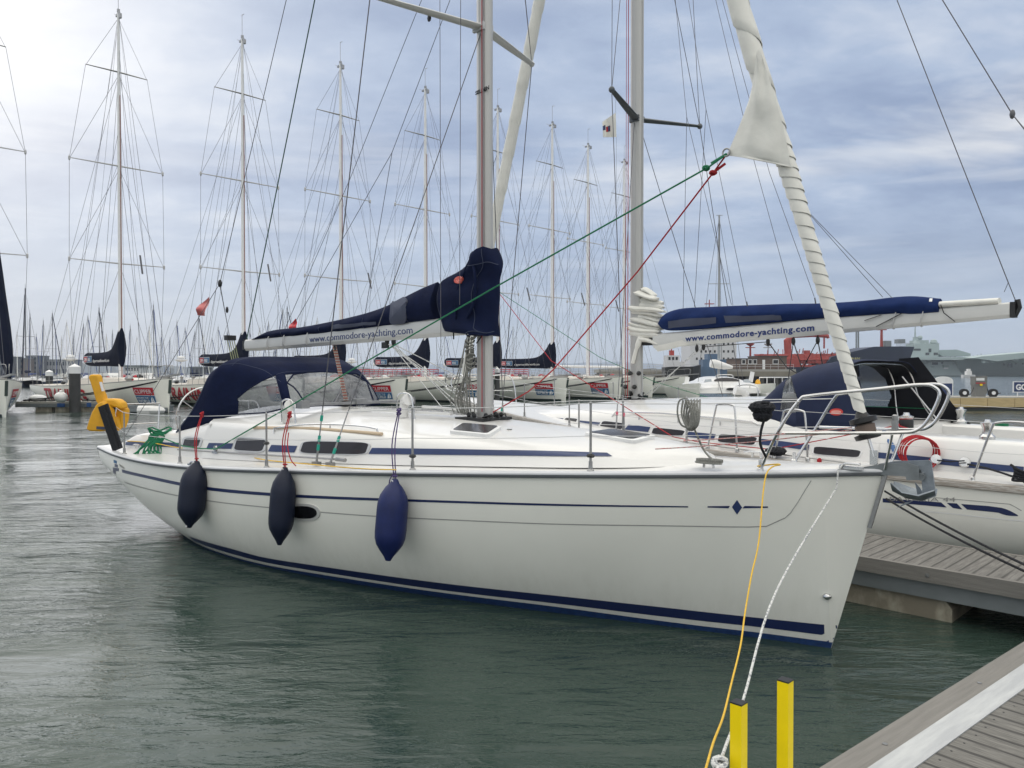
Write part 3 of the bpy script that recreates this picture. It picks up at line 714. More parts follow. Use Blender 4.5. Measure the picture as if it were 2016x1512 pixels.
boot = mb.build('mast_cover', canvas, Y1, 70); bvb = mb.bvh()
mb = MB()
for j_ in (24, 32): mb.tube([r_[j_] + V((0, -.004, 0)) for r_ in rr[1:-1]], .0045, 5)
for k_ in (5, -2): mb.tube([rr[k_][j] + V((0, -.004, 0)) for j in range(21, 40)], .005, 5)
mb.build('seam', trim, boot)
d_ = decal(fy, bvb, [(904 + 9 * math.cos(a), 551 + 7 * math.sin(a) - 2 * math.cos(a)) for a in [i * math.pi / 8 for i in range(16)]], .012, 3)
if d_: d_.build('badge', mat("badge_red", (.6, .08, .06), .5, col2=(.7, .25, .2), vs=60), boot)
mb = MB()
for (a, b) in (((925,655),(922,680)), ((948,662),(938,676)), ((893,650),(893,668))):
    p, q = fy.ry(*a, -.1), fy.ry(*b, -.1); mb.beam(p, q, .02, .004)
mb.build('strap', blackr, boot)
# masthead gear is out of the picture; forestay, backstay, topping lift
BOWT = V((11.42, 0, SH(11.4) + .14)); mb = MB(); mb.tube([mtop, BOWT], .004, 6); mb.build('forestay', wire, Y1)
blk = fy.l(at(433, 558, 14.6)); 
blk = fy.ry(433, 558, 0)
mb = MB(); mb.tube([mtop, blk], .006, 6)
mb.tube([blk, V((.1, -1.15, 1.2))], .005, 6); mb.tube([blk, V((.1, 1.15, 1.2))], .005, 6); mb.build('backstay', wire, Y1)
mb = MB(); mb.ball(blk, .055, 10, 1, .5, 1.2); mb.tube([blk - V((0, 0, .05)), fy.ry(452, 663, 0)], .004, 5); mb.ball(fy.ry(447, 610, 0), .035, 8, 1, .6, 1.6); mb.build('backstay_block', black, Y1)
a = fy.ry(453, 664, 0); mb = MB(); mb.box(a.x - .05, a.x + .05, -.08, .08, a.z - .05, a.z + .03)
for q in (-.06, -.02, .02, .06): mb.tube([a + V((0, q, 0)), fy.ry(466, 722, 0) + V((0, q, 0))], .008, 5, mi=1)
mb.build('backstay_tackle', [black, mat("olive_line", (.22, .24, .14), .8)], Y1)
mb = MB(); mb.tube([mtop, BA + V((-.02, 0, .1))], .0095, 6); mb.build('topping_lift', mat("dark_green_line", (.03, .08, .06), .8), Y1)
# lines rising from the mast base: lazy lines and flag halyard
for a, b in (((866,0),(868,700)), ((907,0),(905,600)), ((722,905),(722,905))):
    if a == b: continue
    mb = MB(); mb.tube([fy.ry(*a, -.5), fy.ry(*b, -.5)], .0038, 5); mb.build('flag_halyard', wire, Y1)
for (a, b) in (((886,0),(772,300)), ((772,300),(578,640)), ((772,300),(715,640)), ((830,0),(690,350)), ((690,350),(560,650))):
    mb = MB(); mb.tube([fy.ry(*a, .1), fy.ry(*b, .1)], .0042, 5); mb.build('lazy_jack', wire, Y1)
p_ = fy.ry(845, 36, -.6); mb = MB(); mb.ball(p_, .03, 8, 1, .6, 1.4); mb.build('spreader_block', black, Y1)
# coiled halyards on the mast, vang, mainsheet, mast-foot gear
random.seed(4); mb = MB()
for k in range(15):
    x_ = MX - .09 - random.random() * .12; y_ = -.09 - random.random() * .06; zt = 2.55 + random.random() * .25; sp_ = (k - 7) * .022
    mb.tube(spline([(x_ + .02, y_, zt), (x_ - .01 + sp_ * .4, y_ - .02, zt - .3), (x_ - .07 + sp_ * 1.2, y_ - .03, 2.05), (x_ - .05 + sp_, y_, 1.86)]), .007, 6)
for k in range(9):
    z_ = 2.42 + .05 * k; mb.tube(spline([V((MX - .12 + .055 * math.cos(a) + .02 * math.sin(k), -.12 + .05 * math.sin(a), z_ + .02 * math.sin(a * 2 + k))) for a in [i * math.pi / 3 for i in range(6)]], 3), .008, 6, closed=True)
mb.build('halyard_coil', greyr, Y1)
mb = MB()
va = fy.ry(765, 678, 0)
for a, b, o in ((va, (MX - .15, -.05, 1.95), 0), (va + V((.03, 0, 0)), (MX - .12, .05, 1.93), .02), (va + V((.05, -.02, 0)), (MX - .2, -.1, 1.9), .03), (va + V((.02, .03, 0)), (MX - .45, -.2, 1.88), 0), (va + V((.08, 0, .01)), (MX - .1, .1, 2.15), 0), (va + V((.1, 0, .01)), (MX - .6, .2, 1.88), 0)):
    mb.tube([a, b], .006, 6)
mb.build('vang', whiter, Y1)
mb = MB(); mb.ball(va + V((-.03, 0, .06)), .05, 10, .8, .5, 1.4); mb.ball(va + V((.1, 0, .04)), .05, 10, .8, .5, 1.4); mb.box(va.x - .12, va.x - .02, -.02, .03, va.z - .05, va.z + .03); mb.build('vang_block', black, Y1)
sa = fy.ry(658, 680, 0); sb = fy.cast(cbv, 668, 802, .03)
mb = MB()
for o in (-.025, 0, .025): mb.tube([sa + V((0, o, 0)), V((sb.x, o, sb.z + .02))], .009, 6)
mb.build('mainsheet', wave_mat("mainsheet_rope", (.35, .10, .07), (.42, .40, .36), 8, 'Z', .8), Y1)
mb = MB(); mb.ball(sa + V((0, 0, -.05)), .045, 10, .8, .5, 1.3); mb.box(sb.x - .05, sb.x + .05, -.05, .05, sb.z - .02, sb.z + .06); mb.build('mainsheet_block', black, Y1)
mb = MB(); mb.box(4.78, 4.86, -.95, .95, 1.93, 1.965); mb.box(4.76, 4.88, -.1, .08, 1.93, 2.0); mb.box(4.76, 4.88, -.98, -.86, 1.9, 2.0); mb.box(4.76, 4.88, .86, .98, 1.9, 2.0); mb.build('mainsheet_track', steeld, Y1)
mb = MB(); mb.box(MX - .24, MX + .2, -.26, .26, 1.80, 1.835)
for k in range(8):
    a = k * math.pi / 4; c_ = V((MX + .19 * math.cos(a), .19 * math.sin(a), 1.86)); mb.ball(c_, .035, 8, 1, .5, 1); 
for k in range(3): mb.tube([(MX + .1, -.15 + .1 * k, 1.84), (MX + .28, -.2 + .12 * k, 1.88), (MX + .3, -.2 + .12 * k, 1.83)], .01, 6)
mb.build('mast_foot_blocks', black, Y1)
mb = MB()
for k in range(6):
    y0 = -.5 + .05 * k; mb.tube(spline([(MX - .18, -.16 + .05 * k, 1.86), (MX - .8, -.36 + .05 * k, 1.895), (MX - 1.9, y0, 1.905)]), .0065, 5)
mb.build('control_lines', mat("control_line", (.45, .45, .43), .8, col2=(.15, .15, .2), vs=50), Y1)
mb = MB(); mb.beam((5.6, -.62, 1.90), (6.9, -.34, 1.875), .05, .03); mb.beam((5.6, .45, 1.9), (6.9, .3, 1.875), .05, .03); mb.build('line_cover', gel, Y1)
# genoa track, car, deck organisers
mb = MB(); mb.tube([fy.rz_(660, 904, 1.39), fy.rz_(350, 885, 1.24)], .012, 6); a = fy.rz_(662, 904, 1.4); mb.tube([a, a + V((.16, 0, .0))], .022, 8); mb.build('genoa_track', steeld, Y1)
a = fy.rz_(425, 893, 1.26); mb = MB(); mb.box(a.x - .07, a.x + .07, a.y - .02, a.y + .02, a.z, a.z + .03); mb.lathe([(.04, 0), (.045, .03), (.04, .06)], a + V((0, -.02, .07)), (0, 1, 0), 12); mb.build('genoa_car', steel, Y1)
# ---------------------------------------------------------------- sprayhood with clear vinyl windows
def inpoly(p, pl):
    x, y = p; c = False; n = len(pl)
    for i in range(n):
        x1, y1 = pl[i]; x2, y2 = pl[i - 1]
        if (y1 > y) != (y2 > y) and x < (x2 - x1) * (y - y1) / (y2 - y1) + x1: c = not c
    return c
def hood(fr, hoops, polys, n1=150, n2=200, ey=.38, eh=.32, near=-1):
    """canvas hood from hoops (xb,zb,xt,zt,yb); faces whose near-side twin projects inside a window outline are vinyl"""
    xs = [i / (len(hoops) - 1) for i in range(len(hoops))]; tabs = [[(xs[i], h[k]) for i, h in enumerate(hoops)] for k in range(5)]
    rows = []
    for s_ in lin(0, 1, n1):
        xb, zb, xt, zt, yb = [cr(t, s_) for t in tabs]; row = []
        for a in lin(0, math.pi, n2):
            c, q = math.cos(a), math.sin(a); h = abs(q) ** eh
            hx = math.sin(min(h, 1) * math.pi / 2) ** .85
            row.append(V((xb + (xt - xb) * hx + .006 * math.sin(a * 9 + s_ * 7), -yb * math.copysign(abs(c) ** ey, c), zb + (zt - zb) * h - .012 * math.sin(s_ * math.pi * (len(hoops) - 1)) ** 2 * q)))
        rows.append(row)
    f1, f2 = MB(), MB(); vs = [p for r_ in rows for p in r_]; f1.v = vs; f2.v = list(vs)
    for i in range(n1 - 1):
        for j in range(n2 - 1):
            f = (i * n2 + j, (i + 1) * n2 + j, (i + 1) * n2 + j + 1, i * n2 + j + 1)
            c = sum((vs[k] for k in f), V((0, 0, 0))) / 4; c = V((c.x, near * abs(c.y), c.z)); q = fr.pj(c)
            t = f2 if any(inpoly(q, pl) for pl in polys) else f1
            t.f.append(f); t.m.append(0)
    return f1, f2, rows
def solid(o, t):
    m = o.modifiers.new('thickness', 'SOLIDIFY'); m.thickness = t; m.offset = 0; return o
w1 = [(467,784),(490,765),(515,750),(543,738),(549,760),(557,790),(560,804),(500,818),(469,824)]
w2 = [(560,737),(590,734),(626,732),(660,733),(692,737),(722,752),(736,792),(650,797),(588,797),(571,788)]
a_, b_, rows = hood(fy, [(2.1,1.48,2.98,2.52,1.22),(2.75,1.60,3.15,2.59,1.21),(3.3,1.74,3.40,2.585,1.08),(3.65,1.78,3.80,2.47,.92),(3.9,1.82,4.20,2.20,.80),(4.05,1.85,4.44,1.90,.74)], [w1, w2])
hd = a_.build('sprayhood', canvas, Y1, 60); solid(hd, .006)
hv1 = MB(); hv1.v = a_.v; hv1.f = a_.f + b_.f; hv1 = hv1.bvh(); mb = MB()
for pl in (w1, w2):
    o_ = [fy.cast(hv1, x, y, .003) for x, y in dens(pl, 5)]; o_ = [p for p in o_ if p is not None]
    mb.tube(o_, .011, 6, closed=True); mb.tube([V((p.x, -p.y, p.z)) for p in o_], .011, 6, closed=True)
mb.build('window_binding', canvas, hd)
hw_ = b_.build('window', vinyl('clear_vinyl', (.60, .62, .65), .50), hd, 60)
mb = MB()
mb.tube(rows[0], .012, 6)
for k_ in (52, 100): mb.tube([p + V((0, 0, .003)) for p in rows[k_][40:160]], .0045, 5)
for j_ in (46, 154): mb.tube([r_[j_] + V((0, 0, .003)) for r_ in rows[4:110]], .0045, 5)
mb.build('hem', mat("canvas_trim", (.05, .06, .09), .8), hd)
mb = MB()
for k_ in (26, 3): mb.tube([V((p.x + .03, p.y * .965, p.z - .03)) for p in rows[int(k_ * 150 / 90)]], .011, 8)
pass; mb.build('hoop', steel, hd)
# companionway bulkhead, steering wheel
mb = MB(); mb.box(3.0, 3.06, -.78, .78, .62, 1.6); mb.build('bulkhead', gel, Y1)
mb = MB(); mb.box(2.985, 2.998, -.3, .3, .8, 1.7); mb.build('companionway_door', smoke, Y1)
wc = fy.ry(405, 822, .05); mb = MB()
rw = .52
mb.tube([wc + V((0, rw * math.cos(a), rw * math.sin(a))) for a in [i * 2 * math.pi / 40 for i in range(40)]], .014, 8, closed=True)
for k in range(5): a = k * 2 * math.pi / 5; mb.tube([wc, wc + V((0, rw * math.cos(a), rw * math.sin(a)))], .008, 6)
mb.lathe([(.05, -.1), (.06, 0), (.03, .04)], wc, (1, 0, 0), 12); mb.build('steering_wheel', steel, Y1)
mb = MB(); mb.box(wc.x + .05, wc.x + .3, -.12, .2, .62, 1.5); mb.build('wheel_pedestal', gel, Y1)
# stanchions and lifelines
def stan(fr, par, Hh, pts, top=.62, lean=.0, dzk=.042, r=.0125):
    o = []
    for x, sg in pts:
        y = sg * (Hh.B(x) - .06); b = V((x, y, Hh.zs(x) + dzk)); t = b + V((lean, sg * .0, top)); mb = MB()
        mb.tube([b, t], [r, r * .9], 8); mb.ball(t, r * 1.25, 8); mb.lathe([(.034, 0), (.03, .012), (.02, .02), (.018, .09)], b, n=12)
        mb.build('stanchion', steeld, par); o.append((b, t))
    return o
SX = [1.30, 3.40, 5.35, 7.45, 9.25]
ss = stan(fy, Y1, H1, [(x, -1) for x in SX]); sp_ = stan(fy, Y1, H1, [(x, 1) for x in SX])
mb = MB()
for b, t in (ss[2], ss[3], ss[4]): mb.ball(b + V((.0, 0, .14 if b is not ss[2][0] else .28)), .03, 8, 1.6, 1, .7)
mb.build('stanchion_pad', black, Y1)
pS = [V((10.62, -(H1.B(10.62) - .05), SH(10.62) + .04)), V((10.80, -.49, 1.86)), V((10.96, -.46, 2.12)), V((11.06, -.43, 2.17)), V((11.5, -.29, 2.225)), V((11.80, -.20, 2.262)), V((11.90, -.18, 2.24)), V((11.93, -.18, 2.17)), V((11.86, -.18, 2.0)), V((11.78, -.19, 1.91)), V((11.66, -.21, 1.885)), V((11.3, -.32, 1.87)), V((10.83, -.47, 1.855))]
def softpath(pts, m=5): return spline(pts, m)
for sg in (1, -1):
    q = [V((p.x, p.y * sg, p.z)) for p in pS]; mb = MB(); mb.tube(softpath(q), .0135, 10)
    mb.tube([V((11.52, -.06 * sg, SH(11.5) + .04)), V((11.60, -.18 * sg, 1.868))], .012, 8)
    mb.lathe([(.03, 0), (.028, .02), (.018, .03), (.017, .09)], q[0], n=10)
    mb.build('pulpit', steel, Y1)
for sg, s_ in ((-1, ss), (1, sp_)):
    for k, nm in ((1.0, 'lifeline'), (.52, 'lifeline')):
        pts = [V((.30, sg * 1.36, SH(.3) + .1 + .62 * k))] + [b.lerp(t, k) for b, t in s_] + [V((10.97 if k == 1 else 10.83, sg * .47, 2.12 if k == 1 else 1.856))]
        mb = MB()
        for a, b in zip(pts, pts[1:]): mb.tube(sag(a, b, .012, 6), .0045 if k == 1 else .0035, 6)
        mb.build(nm, wirel, Y1)
# pushpit with black liferaft straps and the stern rail
for sg in (-1, 1):
    mb = MB(); mb.tube(spline([V((.42, sg * 1.38, SH(0) + .1)), V((.22, sg * 1.36, 1.6)), V((.12, sg * 1.33, 1.80)), V((.0, sg * 1.2, 1.83)), V((-.02, sg * .45, 1.83))]), .0125, 8)
    mb.tube([V((.08, sg * 1.25, SH(0) + .1)), V((.06, sg * 1.2, 1.82))], .012, 8); mb.tube([V((.0, sg * 1.25, 1.5)), V((.0, sg * .5, 1.5))], .01, 6); mb.tube([V((.02, sg * .5, SH(0) + .1)), V((-.02, sg * .45, 1.83))], .012, 8)
    mb.build('pushpit', steel, Y1)
# furled genoa on its forestay with the loose clew
gA, gB = fy.ry(1448, 0, 0), fy.ry(1695, 775, 0)
gtop = mtop.lerp(BOWT, .18)
fp = lambda z: V((mtop.x + (BOWT.x - mtop.x) * (mtop.z - z) / (mtop.z - BOWT.z), 0, z))
rs = [(1.98, .045), (2.2, .052), (2.8, .058), (3.4, .066), (4.0, .078), (4.6, .088), (5.3, .092), (6.5, .086), (9, .075), (13, .05), (14.2, .02)]
mb = MB(); zz = lin(2.05, 14.2, 60); mb.tube([fp(z) for z in zz], [cr(rs, z) * .90 for z in zz], 14)
z = 2.0; k = 0; rows_ = []
while z < 13.9:
    p_h = .108 + .012 * math.sin(z * 7.3) if z < 4.3 else min(.46, .112 + (z - 4.3) * .5) * (1 + .12 * math.sin(z * 3.1)); a = 2 * math.pi * k / 20; r_ = cr(rs, z) * (1 + .03 * math.sin(z * 5 + a * 2)); row = []
    for q, m_ in ((0, .99), (.02, 1.06), (.3, 1.05), (.75, .99), (1.05, .93)):
        c_ = fp(z + q * p_h); row.append(c_ + V((r_ * m_ * math.cos(a), -r_ * m_ * math.sin(a), 0)))
    rows_.append(row); z += p_h / 20; k += 1
mb.loft(rows_, ring_closed=False); gsail = mb.build('furled_genoa', sail, Y1, 50)
# clew panel: luff runs up the roll, clew pulled aft
cl = fy.ry(1431, 303, -.12)
lu = [fy.ry(x, y, -.105) for x, y in ((1562,330),(1556,322),(1550,290),(1540,245),(1528,200),(1515,155),(1504,120),(1497,100))]
le = [fy.ry(x, y, -.10) for x, y in ((1432,306),(1433,301),(1439,288),(1452,258),(1464,228),(1475,198),(1484,160),(1492,105))]
rows_ = []
for a, b in zip(lu, le):
    row = []
    for t in lin(0, 1, 22):
        p = a.lerp(b, t); p.y += -.05 * math.sin(t * math.pi) + .012 * math.sin(t * 14 + a.z * 6) * (1 - t); row.append(p)
    rows_.append(row)
fine = []
for i in range(len(rows_) - 1):
    for k in range(8): fine.append([rows_[i][j].lerp(rows_[i + 1][j], k / 8) + V((0, .010 * math.sin((i + k / 8) * 2.4 + math.sin(j * .3)) * math.sin(math.pi * min(1, j / 16)), 0)) for j in range(22)])
fine.append(rows_[-1])
mb = MB(); mb.sheet(fine, .008); mb.build('clew_panel', sail, gsail, 70)
mb = MB(); mb.tube([cl + V((.035 * math.cos(a), -.012, .035 * math.sin(a) + .01)) for a in [i * math.pi / 8 for i in range(16)]], .008, 6, closed=True); mb.build('clew_ring', steeld, gsail)
# furling drum
fd = fp(1.93); ax = (mtop - BOWT).normalized(); mb = MB()
mb.lathe([(.07, -.13), (.10, -.125), (.105, -.09), (.085, -.085), (.06, -.08), (.06, .0), (.085, .005), (.108, .01), (.108, .05), (.06, .06), (.035, .11)], fd, ax, 20)
dr = mb.build('furling_drum', black, Y1); mb = MB(); mb.lathe([(.055, -.08), (.078, -.075), (.08, -.01), (.055, .0)], fd, ax, 16); mb.build('furling_line', mat("brown_line", (.16, .12, .10), .9), dr)
mb = MB(); mb.tube([fd + ax * .02, fd + ax * .26], [.03, .022], 10); mb.ball(fd + ax * .2 + V((-.02, 0, 0)), .03, 8); mb.tube([BOWT, fd - ax * .1], .014, 8); mb.box(BOWT.x - .03, BOWT.x + .03, -.012, .012, BOWT.z - .1, BOWT.z + .05); mb.build('furler_fitting', steel, Y1)
mb = MB(); mb.tube(sag(fd + V((-.08, -.06, -.05)), fy.rz_(1290, 884, 1.72), .02), .005, 6); mb.tube(sag(fd + V((-.08, -.06, -.03)), fy.rz_(1345, 868, 1.80), .01), .005, 6); mb.build('furling_line', redr if False else mat("pink_fleck_line", (.5, .38, .36), .8, col2=(.5, .12, .12), vs=60), Y1)
mb = MB(); mb.lathe([(.018, -.04), (.022, -.03), (.022, .03), (.012, .04)], V((11.55, .12, 1.97)), n=12); mb.box(11.53, 11.57, .09, .15, 1.88, 1.96); mb.build('navigation_light', steeld, Y1)
# anchor and bow roller, drawn in the boat's centre plane
def xz(pts, y=0): return [(fy.ry(px, py, y).x, fy.ry(px, py, y).z) for px, py in pts]
pln = lambda yo: (lambda u, v, w: V((u, yo + w, v)))
mb = MB()
for yo in (-.05, .05): mb.prism(xz([(1652,936),(1664,929),(1700,919),(1740,912),(1790,910),(1812,917),(1813,944),(1788,944),(1786,937),(1740,934),(1700,935)]), pln(yo), .008)
mb.tube([V((11.78, -.05, 1.53)), V((11.78, .05, 1.53))], .03, 12); mb.tube([V((11.79, -.07, 1.555)), V((11.79, .07, 1.555))], .010, 8)
mb.build('bow_roller', galv, Y1)
mb = MB(); mb.prism(xz([(1700,921),(1760,908),(1830,906),(1834,910),(1843,977),(1828,982),(1817,975),(1814,925),(1800,920),(1760,921)]), pln(0), .028)
f0 = xz([(1755,963),(1765,963),(1800,974),(1843,970),(1842,978),(1815,990),(1795,1000),(1770,990),(1757,972)])
cxx = [fy.ry(px, py, 0) for px, py in ((1757,966),(1785,980),(1815,985),(1842,976))]
for sg in (-1, 1):
    rows_ = []
    for k, (p, wd) in enumerate(zip(cxx, (.05, .15, .14, .05))):
        rows_.append([p + V((0, sg * wd * t, .07 * t * (1.0 - .3 * k / 3))) for t in (0, .5, 1)])
    mb.sheet(rows_, .012)
mb.prism(xz([(1798,951),(1808,962),(1815,975),(1803,976)]), pln(.06), .01); mb.prism(xz([(1800,985),(1786,992),(1766,1000),(1785,988)]), pln(-.04), .01)
mb.build('anchor', mat("anchor_galvanised", (.24, .27, .30), .5, .55, var=.2, vs=14, bump=.15), Y1)
mb = MB(); mb.beam((11.515, 0, 1.54), (11.39, 0, 1.07), .034, .03); mb.build('stem_fitting', steeld, Y1)
# mooring cleats and fairleads
def cleat(mb, p, l=.11, ang=0.0):
    M_ = Matrix.Translation(p) @ Matrix.Rotation(ang, 4, 'Z')
    mb.tube([M_ @ V((-l, 0, .045)), M_ @ V((-l * .5, 0, .055)), M_ @ V((l * .5, 0, .055)), M_ @ V((l, 0, .045))], [.007, .012, .012, .007], 8)
    for s_ in (-1, 1): mb.tube([M_ @ V((s_ * l * .35, 0, 0)), M_ @ V((s_ * l * .3, 0, .05))], .012, 8)
CL = fy.rz_(1395, 921, SH(10.1) + .07)
for p in (CL, V((CL.x, -CL.y, CL.z)), V((1.0, -1.3, SH(1) + .08)), V((1.0, 1.3, SH(1) + .08))):
    mb = MB(); cleat(mb, p, .13); mb.build('cleat', steel, Y1)
for px in (1608, 290, 665 * 0 + 490):
    x_ = fy.ry(px, 935, -.9).x if px > 1000 else None
for x_ in (11.28, 3.92, ):
    mb = MB(); y_ = -(H1.B(x_) + .015); z_ = SH(x_) + .042
    mb.box(x_ - .09, x_ + .09, y_ - .03, y_ + .05, z_, z_ + .02); mb.tube([V((x_ - .09, y_, z_ + .02)), V((x_ - .04, y_, z_ + .045)), V((x_ + .07, y_, z_ + .045))], .012, 8); mb.build('fairlead', steel, Y1)
mb = MB(); mb.lathe([(.0, 0), (.028, 0), (.03, .008), (0, .01)], roofpt(1003, 846), n=12); mb.build('deck_fitting', steeld, Y1)
# cockpit winches
for x_, y_ in ((2.0, -1.0), (2.0, 1.0), (2.55, -1.0), (2.55, 1.0)):
    mb = MB(); zc_ = cr(ctop, x_); mb.lathe([(.07, 0), (.07, .03), (.05, .05), (.045, .09), (.06, .13), (.05, .15), (.02, .16)], V((x_, y_, zc_)), n=16); mb.build('winch', steel, Y1)
a = fy.ry(672, 690, .0)
# white radar / instrument box seen past the boom is on the race yacht behind; stern light and small outboard bracket
mb = MB(); mb.lathe([(.0, 0), (.035, .0), (.03, .05), (.0, .12)], V((-.02, .42, 1.84)), n=10); mb.build('stern_light', whitep, Y1)
# ================================================================== things hung on the near yacht
def fender(name, px, pyt, pyb, w_px, m, label, top_knot, ropem, eye=True, bump_=False):
    """inflatable fender hanging just off the topsides"""
    x_ = fy.cast(hb, px, (pyt + pyb) / 2, 0); yy = x_.y - w_px / F * 6.0 * .62 if False else None
    D_ = (fy.w(x_)).y; r_ = w_px / 2 / F * D_
    xx = x_.x; a = fy.ry(px, pyt, x_.y - r_ * .95); b = fy.ry(px, pyb, x_.y - r_ * .95)
    y_ = -(max(H1.b(xx, z) for z in (a.z, (a.z + b.z) / 2, b.z)) + r_ * 1.0 + .01) ; a = fy.ry(px, pyt, y_); b = fy.ry(px, pyb, y_)
    yt = -(H1.B(xx) + .075)
    h_ = a.z - b.z; ax_ = (V((a.x, yt, a.z)) - b); 
    prof = [(0, -.005), (.16, 0), (.22, .02), (.30, .05), (.62, .13), (.86, .20), (.97, .27), (1.0, .35), (1.0, .62), (.98, .70), (.86, .80), (.55, .90), (.30, .95), (.24, .98), (.17, 1.0), (0, 1.002)]
    mb = MB(); mb.lathe([(r_ * p, ax_.length * q) for p, q in prof], b, ax_, 24)
    if bump_: mb.ball(b + ax_ * .55 + V((-.02, -r_ * .6, 0)) + V((-r_ * .7, .08, 0)), .03, 8, 1, 1, 1.6)
    fr = Frame(*[fy.w(b)[i] for i in (0, 1)], -39.7, 0); fr.loc = tuple(fy.w(b)); fr.M = Matrix.Translation(fr.loc) @ Matrix.Rotation(fr.rz, 4, 'Z'); fr.I = fr.M.inverted()
    T = thing('fender', label, 'fender', fr, 'fenders hanging along the near yacht')
    mb.v = [fr.l(fy.w(p)) for p in mb.v]; mb.build('fender_body', m, T, 50)
    top = V((a.x, yt, a.z)); k = fy.ry(*top_knot, -(H1.B(xx) - .06)); mb = MB()
    mb.tube(spline([k + V((-.01, -.01, 0)), k.lerp(top, .5) + V((-.025, -.05, 0)), top + V((-.012, 0, -.01))]), .0065, 6)
    mb.tube(spline([k + V((.01, -.01, 0)), k.lerp(top, .5) + V((.02, -.05, 0)), top + V((.012, 0, -.01))]), .0065, 6)
    for q in range(3): mb.tube([k + V((.022 * math.cos(t), -.012 + .02 * math.sin(t * 1.0), .02 - q * .022 + .012 * math.sin(t + q))) for t in [i * math.pi / 4 for i in range(8)]], .007, 6, closed=True)
    mb.tube([top + V((.02 * math.cos(t), .02 * math.sin(t), .03)) for t in [i * math.pi / 4 for i in range(8)]], .008, 6, closed=True)
    if px > 700: mb.tube(spline([top + V((-.01, 0, .06)), top + V((-.05, -.02, 0)), top + V((-.07, -.02, -.08))]), .006, 6)
    if 500 < px < 600: mb.tube(spline([k.lerp(top, .35), k.lerp(top, .6) + V((.05, -.03, 0)), k.lerp(top, .8) + V((.13, -.03, -.02)), top + V((.20, 0, .03))]), .006, 6)
    mb.v = [fr.l(fy.w(p)) for p in mb.v]; mb.build('fender_rope', ropem, T)
    mb = MB(); mb.tube([b + ax_ * .975 + V((.012 * math.cos(t), -r_ * .24, .012 * math.sin(t))) for t in [i * math.pi / 5 for i in range(10)]], .004, 5, closed=True)
    if eye: mb.tube([b + ax_ * .035 + V((.014 * math.cos(t), -r_ * .24, .014 * math.sin(t))) for t in [i * math.pi / 5 for i in range(10)]], .005, 5, closed=True)
    mb.v = [fr.l(fy.w(p)) for p in mb.v]; mb.build('eyelet', whitep, T)
fender('fender', 372, 909, 1039, 51, fendn, 'dark navy fender nearest the stern, on a red rope, pale eyelet at its foot', (399, 816), redr)
fender('fender', 550, 921, 1073, 48, fendn, 'long dark navy fender hanging over the oval hull window', (572, 816), redr, False)
fender('fender', 764, 945, 1104, 60, fendb, 'bright blue fender on a purple rope, nearest the bow', (787, 810), purr, False, True)
# horseshoe lifebuoy in its yellow cover + yellow throwing gear on the stern rail
fs = Frame(*fy.w((0, .0, 0))[:2], -39.7); SB = fy.w((.05, -1.0, 0))
Yz = SB.y - .05
def sc(px, py, d=0): return at(px, py, 12.15 + d)
def puff(pts, d, t_, T, nm='cover'):
    mb = MB(); n = len(pts); dv = V((.35, .94, 0))
    mb.add([sc(x, y, d) - dv * t_ / 2 for x, y in pts] + [sc(x, y, d) + dv * t_ / 2 for x, y in pts], [tuple(range(n))[::-1], tuple(range(n, 2 * n))] + [(i, (i + 1) % n, n + (i + 1) % n, n + i) for i in range(n)])
    o = mb.build(nm, yel, T, 50, world=True); m = o.modifiers.new('b', 'BEVEL'); m.width = .035; m.segments = 3; return o
T = thing('lifebuoy', 'yellow horseshoe lifebuoy in a soft cover strapped on the stern rail', 'lifebuoy', Frame(*sc(213, 845)[:2], 0, sc(213, 845).z))
c0_ = puff([(208,789),(197,796),(188,811),(182,828),(177,844),(182,848),(203,849),(219,847),(222,826),(219,808),(213,797)], 0, .16, T)
puff([(207,789),(214,784),(234,785),(244,793),(246,805),(236,803),(226,800),(214,802)], .1, .17, T)
puff([(236,802),(246,800),(251,807),(249,826),(243,845),(238,832),(232,815)], .2, .14, T)
puff([(222,847),(226,826),(230,818),(234,824),(236,846),(230,849)], .12, .10, T)
mb = MB(); mb.beam(sc(190, 842, -.10), sc(207, 843, -.10), .012, .045); mb.build('reflective_patch', patch, c0_ and T, world=True)
T = thing('danbuoy', 'upright flat yellow danbuoy case standing above the lifebuoy', 'danbuoy', Frame(*sc(200, 800)[:2], 0, sc(200, 800).z))
puff([(177,742),(181,737),(196,737),(199,744),(200,756),(204,771),(207,776),(211,790),(214,800),(199,801),(192,789),(186,768),(181,752)], .12, .09, T, 'case')
mb = MB(); mb.beam(sc(198, 752, .05), sc(203, 770, .05), .01, .07, up=(0, 1, 0)); mb.build('label', whitep, T, world=True)
mb = MB(); mb.beam(sc(203, 798, -.1), sc(232, 885, -.2), .16, .03, up=(0, 1, 0)); mb.beam(sc(203, 798, -.13), sc(232, 885, -.23), .03, .03, up=(0, 1, 0))
single(mb, 'webbing_sling', blackr, 'broad black folded sling hanging inside the stern rail by the lifebuoy', 'sling')
def rope(name, pts, r, m, label, cat='rope', group=None, n=8, extra=None, world=True):
    mb = MB(); mb.tube(pts, r, n)
    if extra: extra(mb)
    return single(mb, name, m, label, cat, pts[0], group)
W1 = fy.w
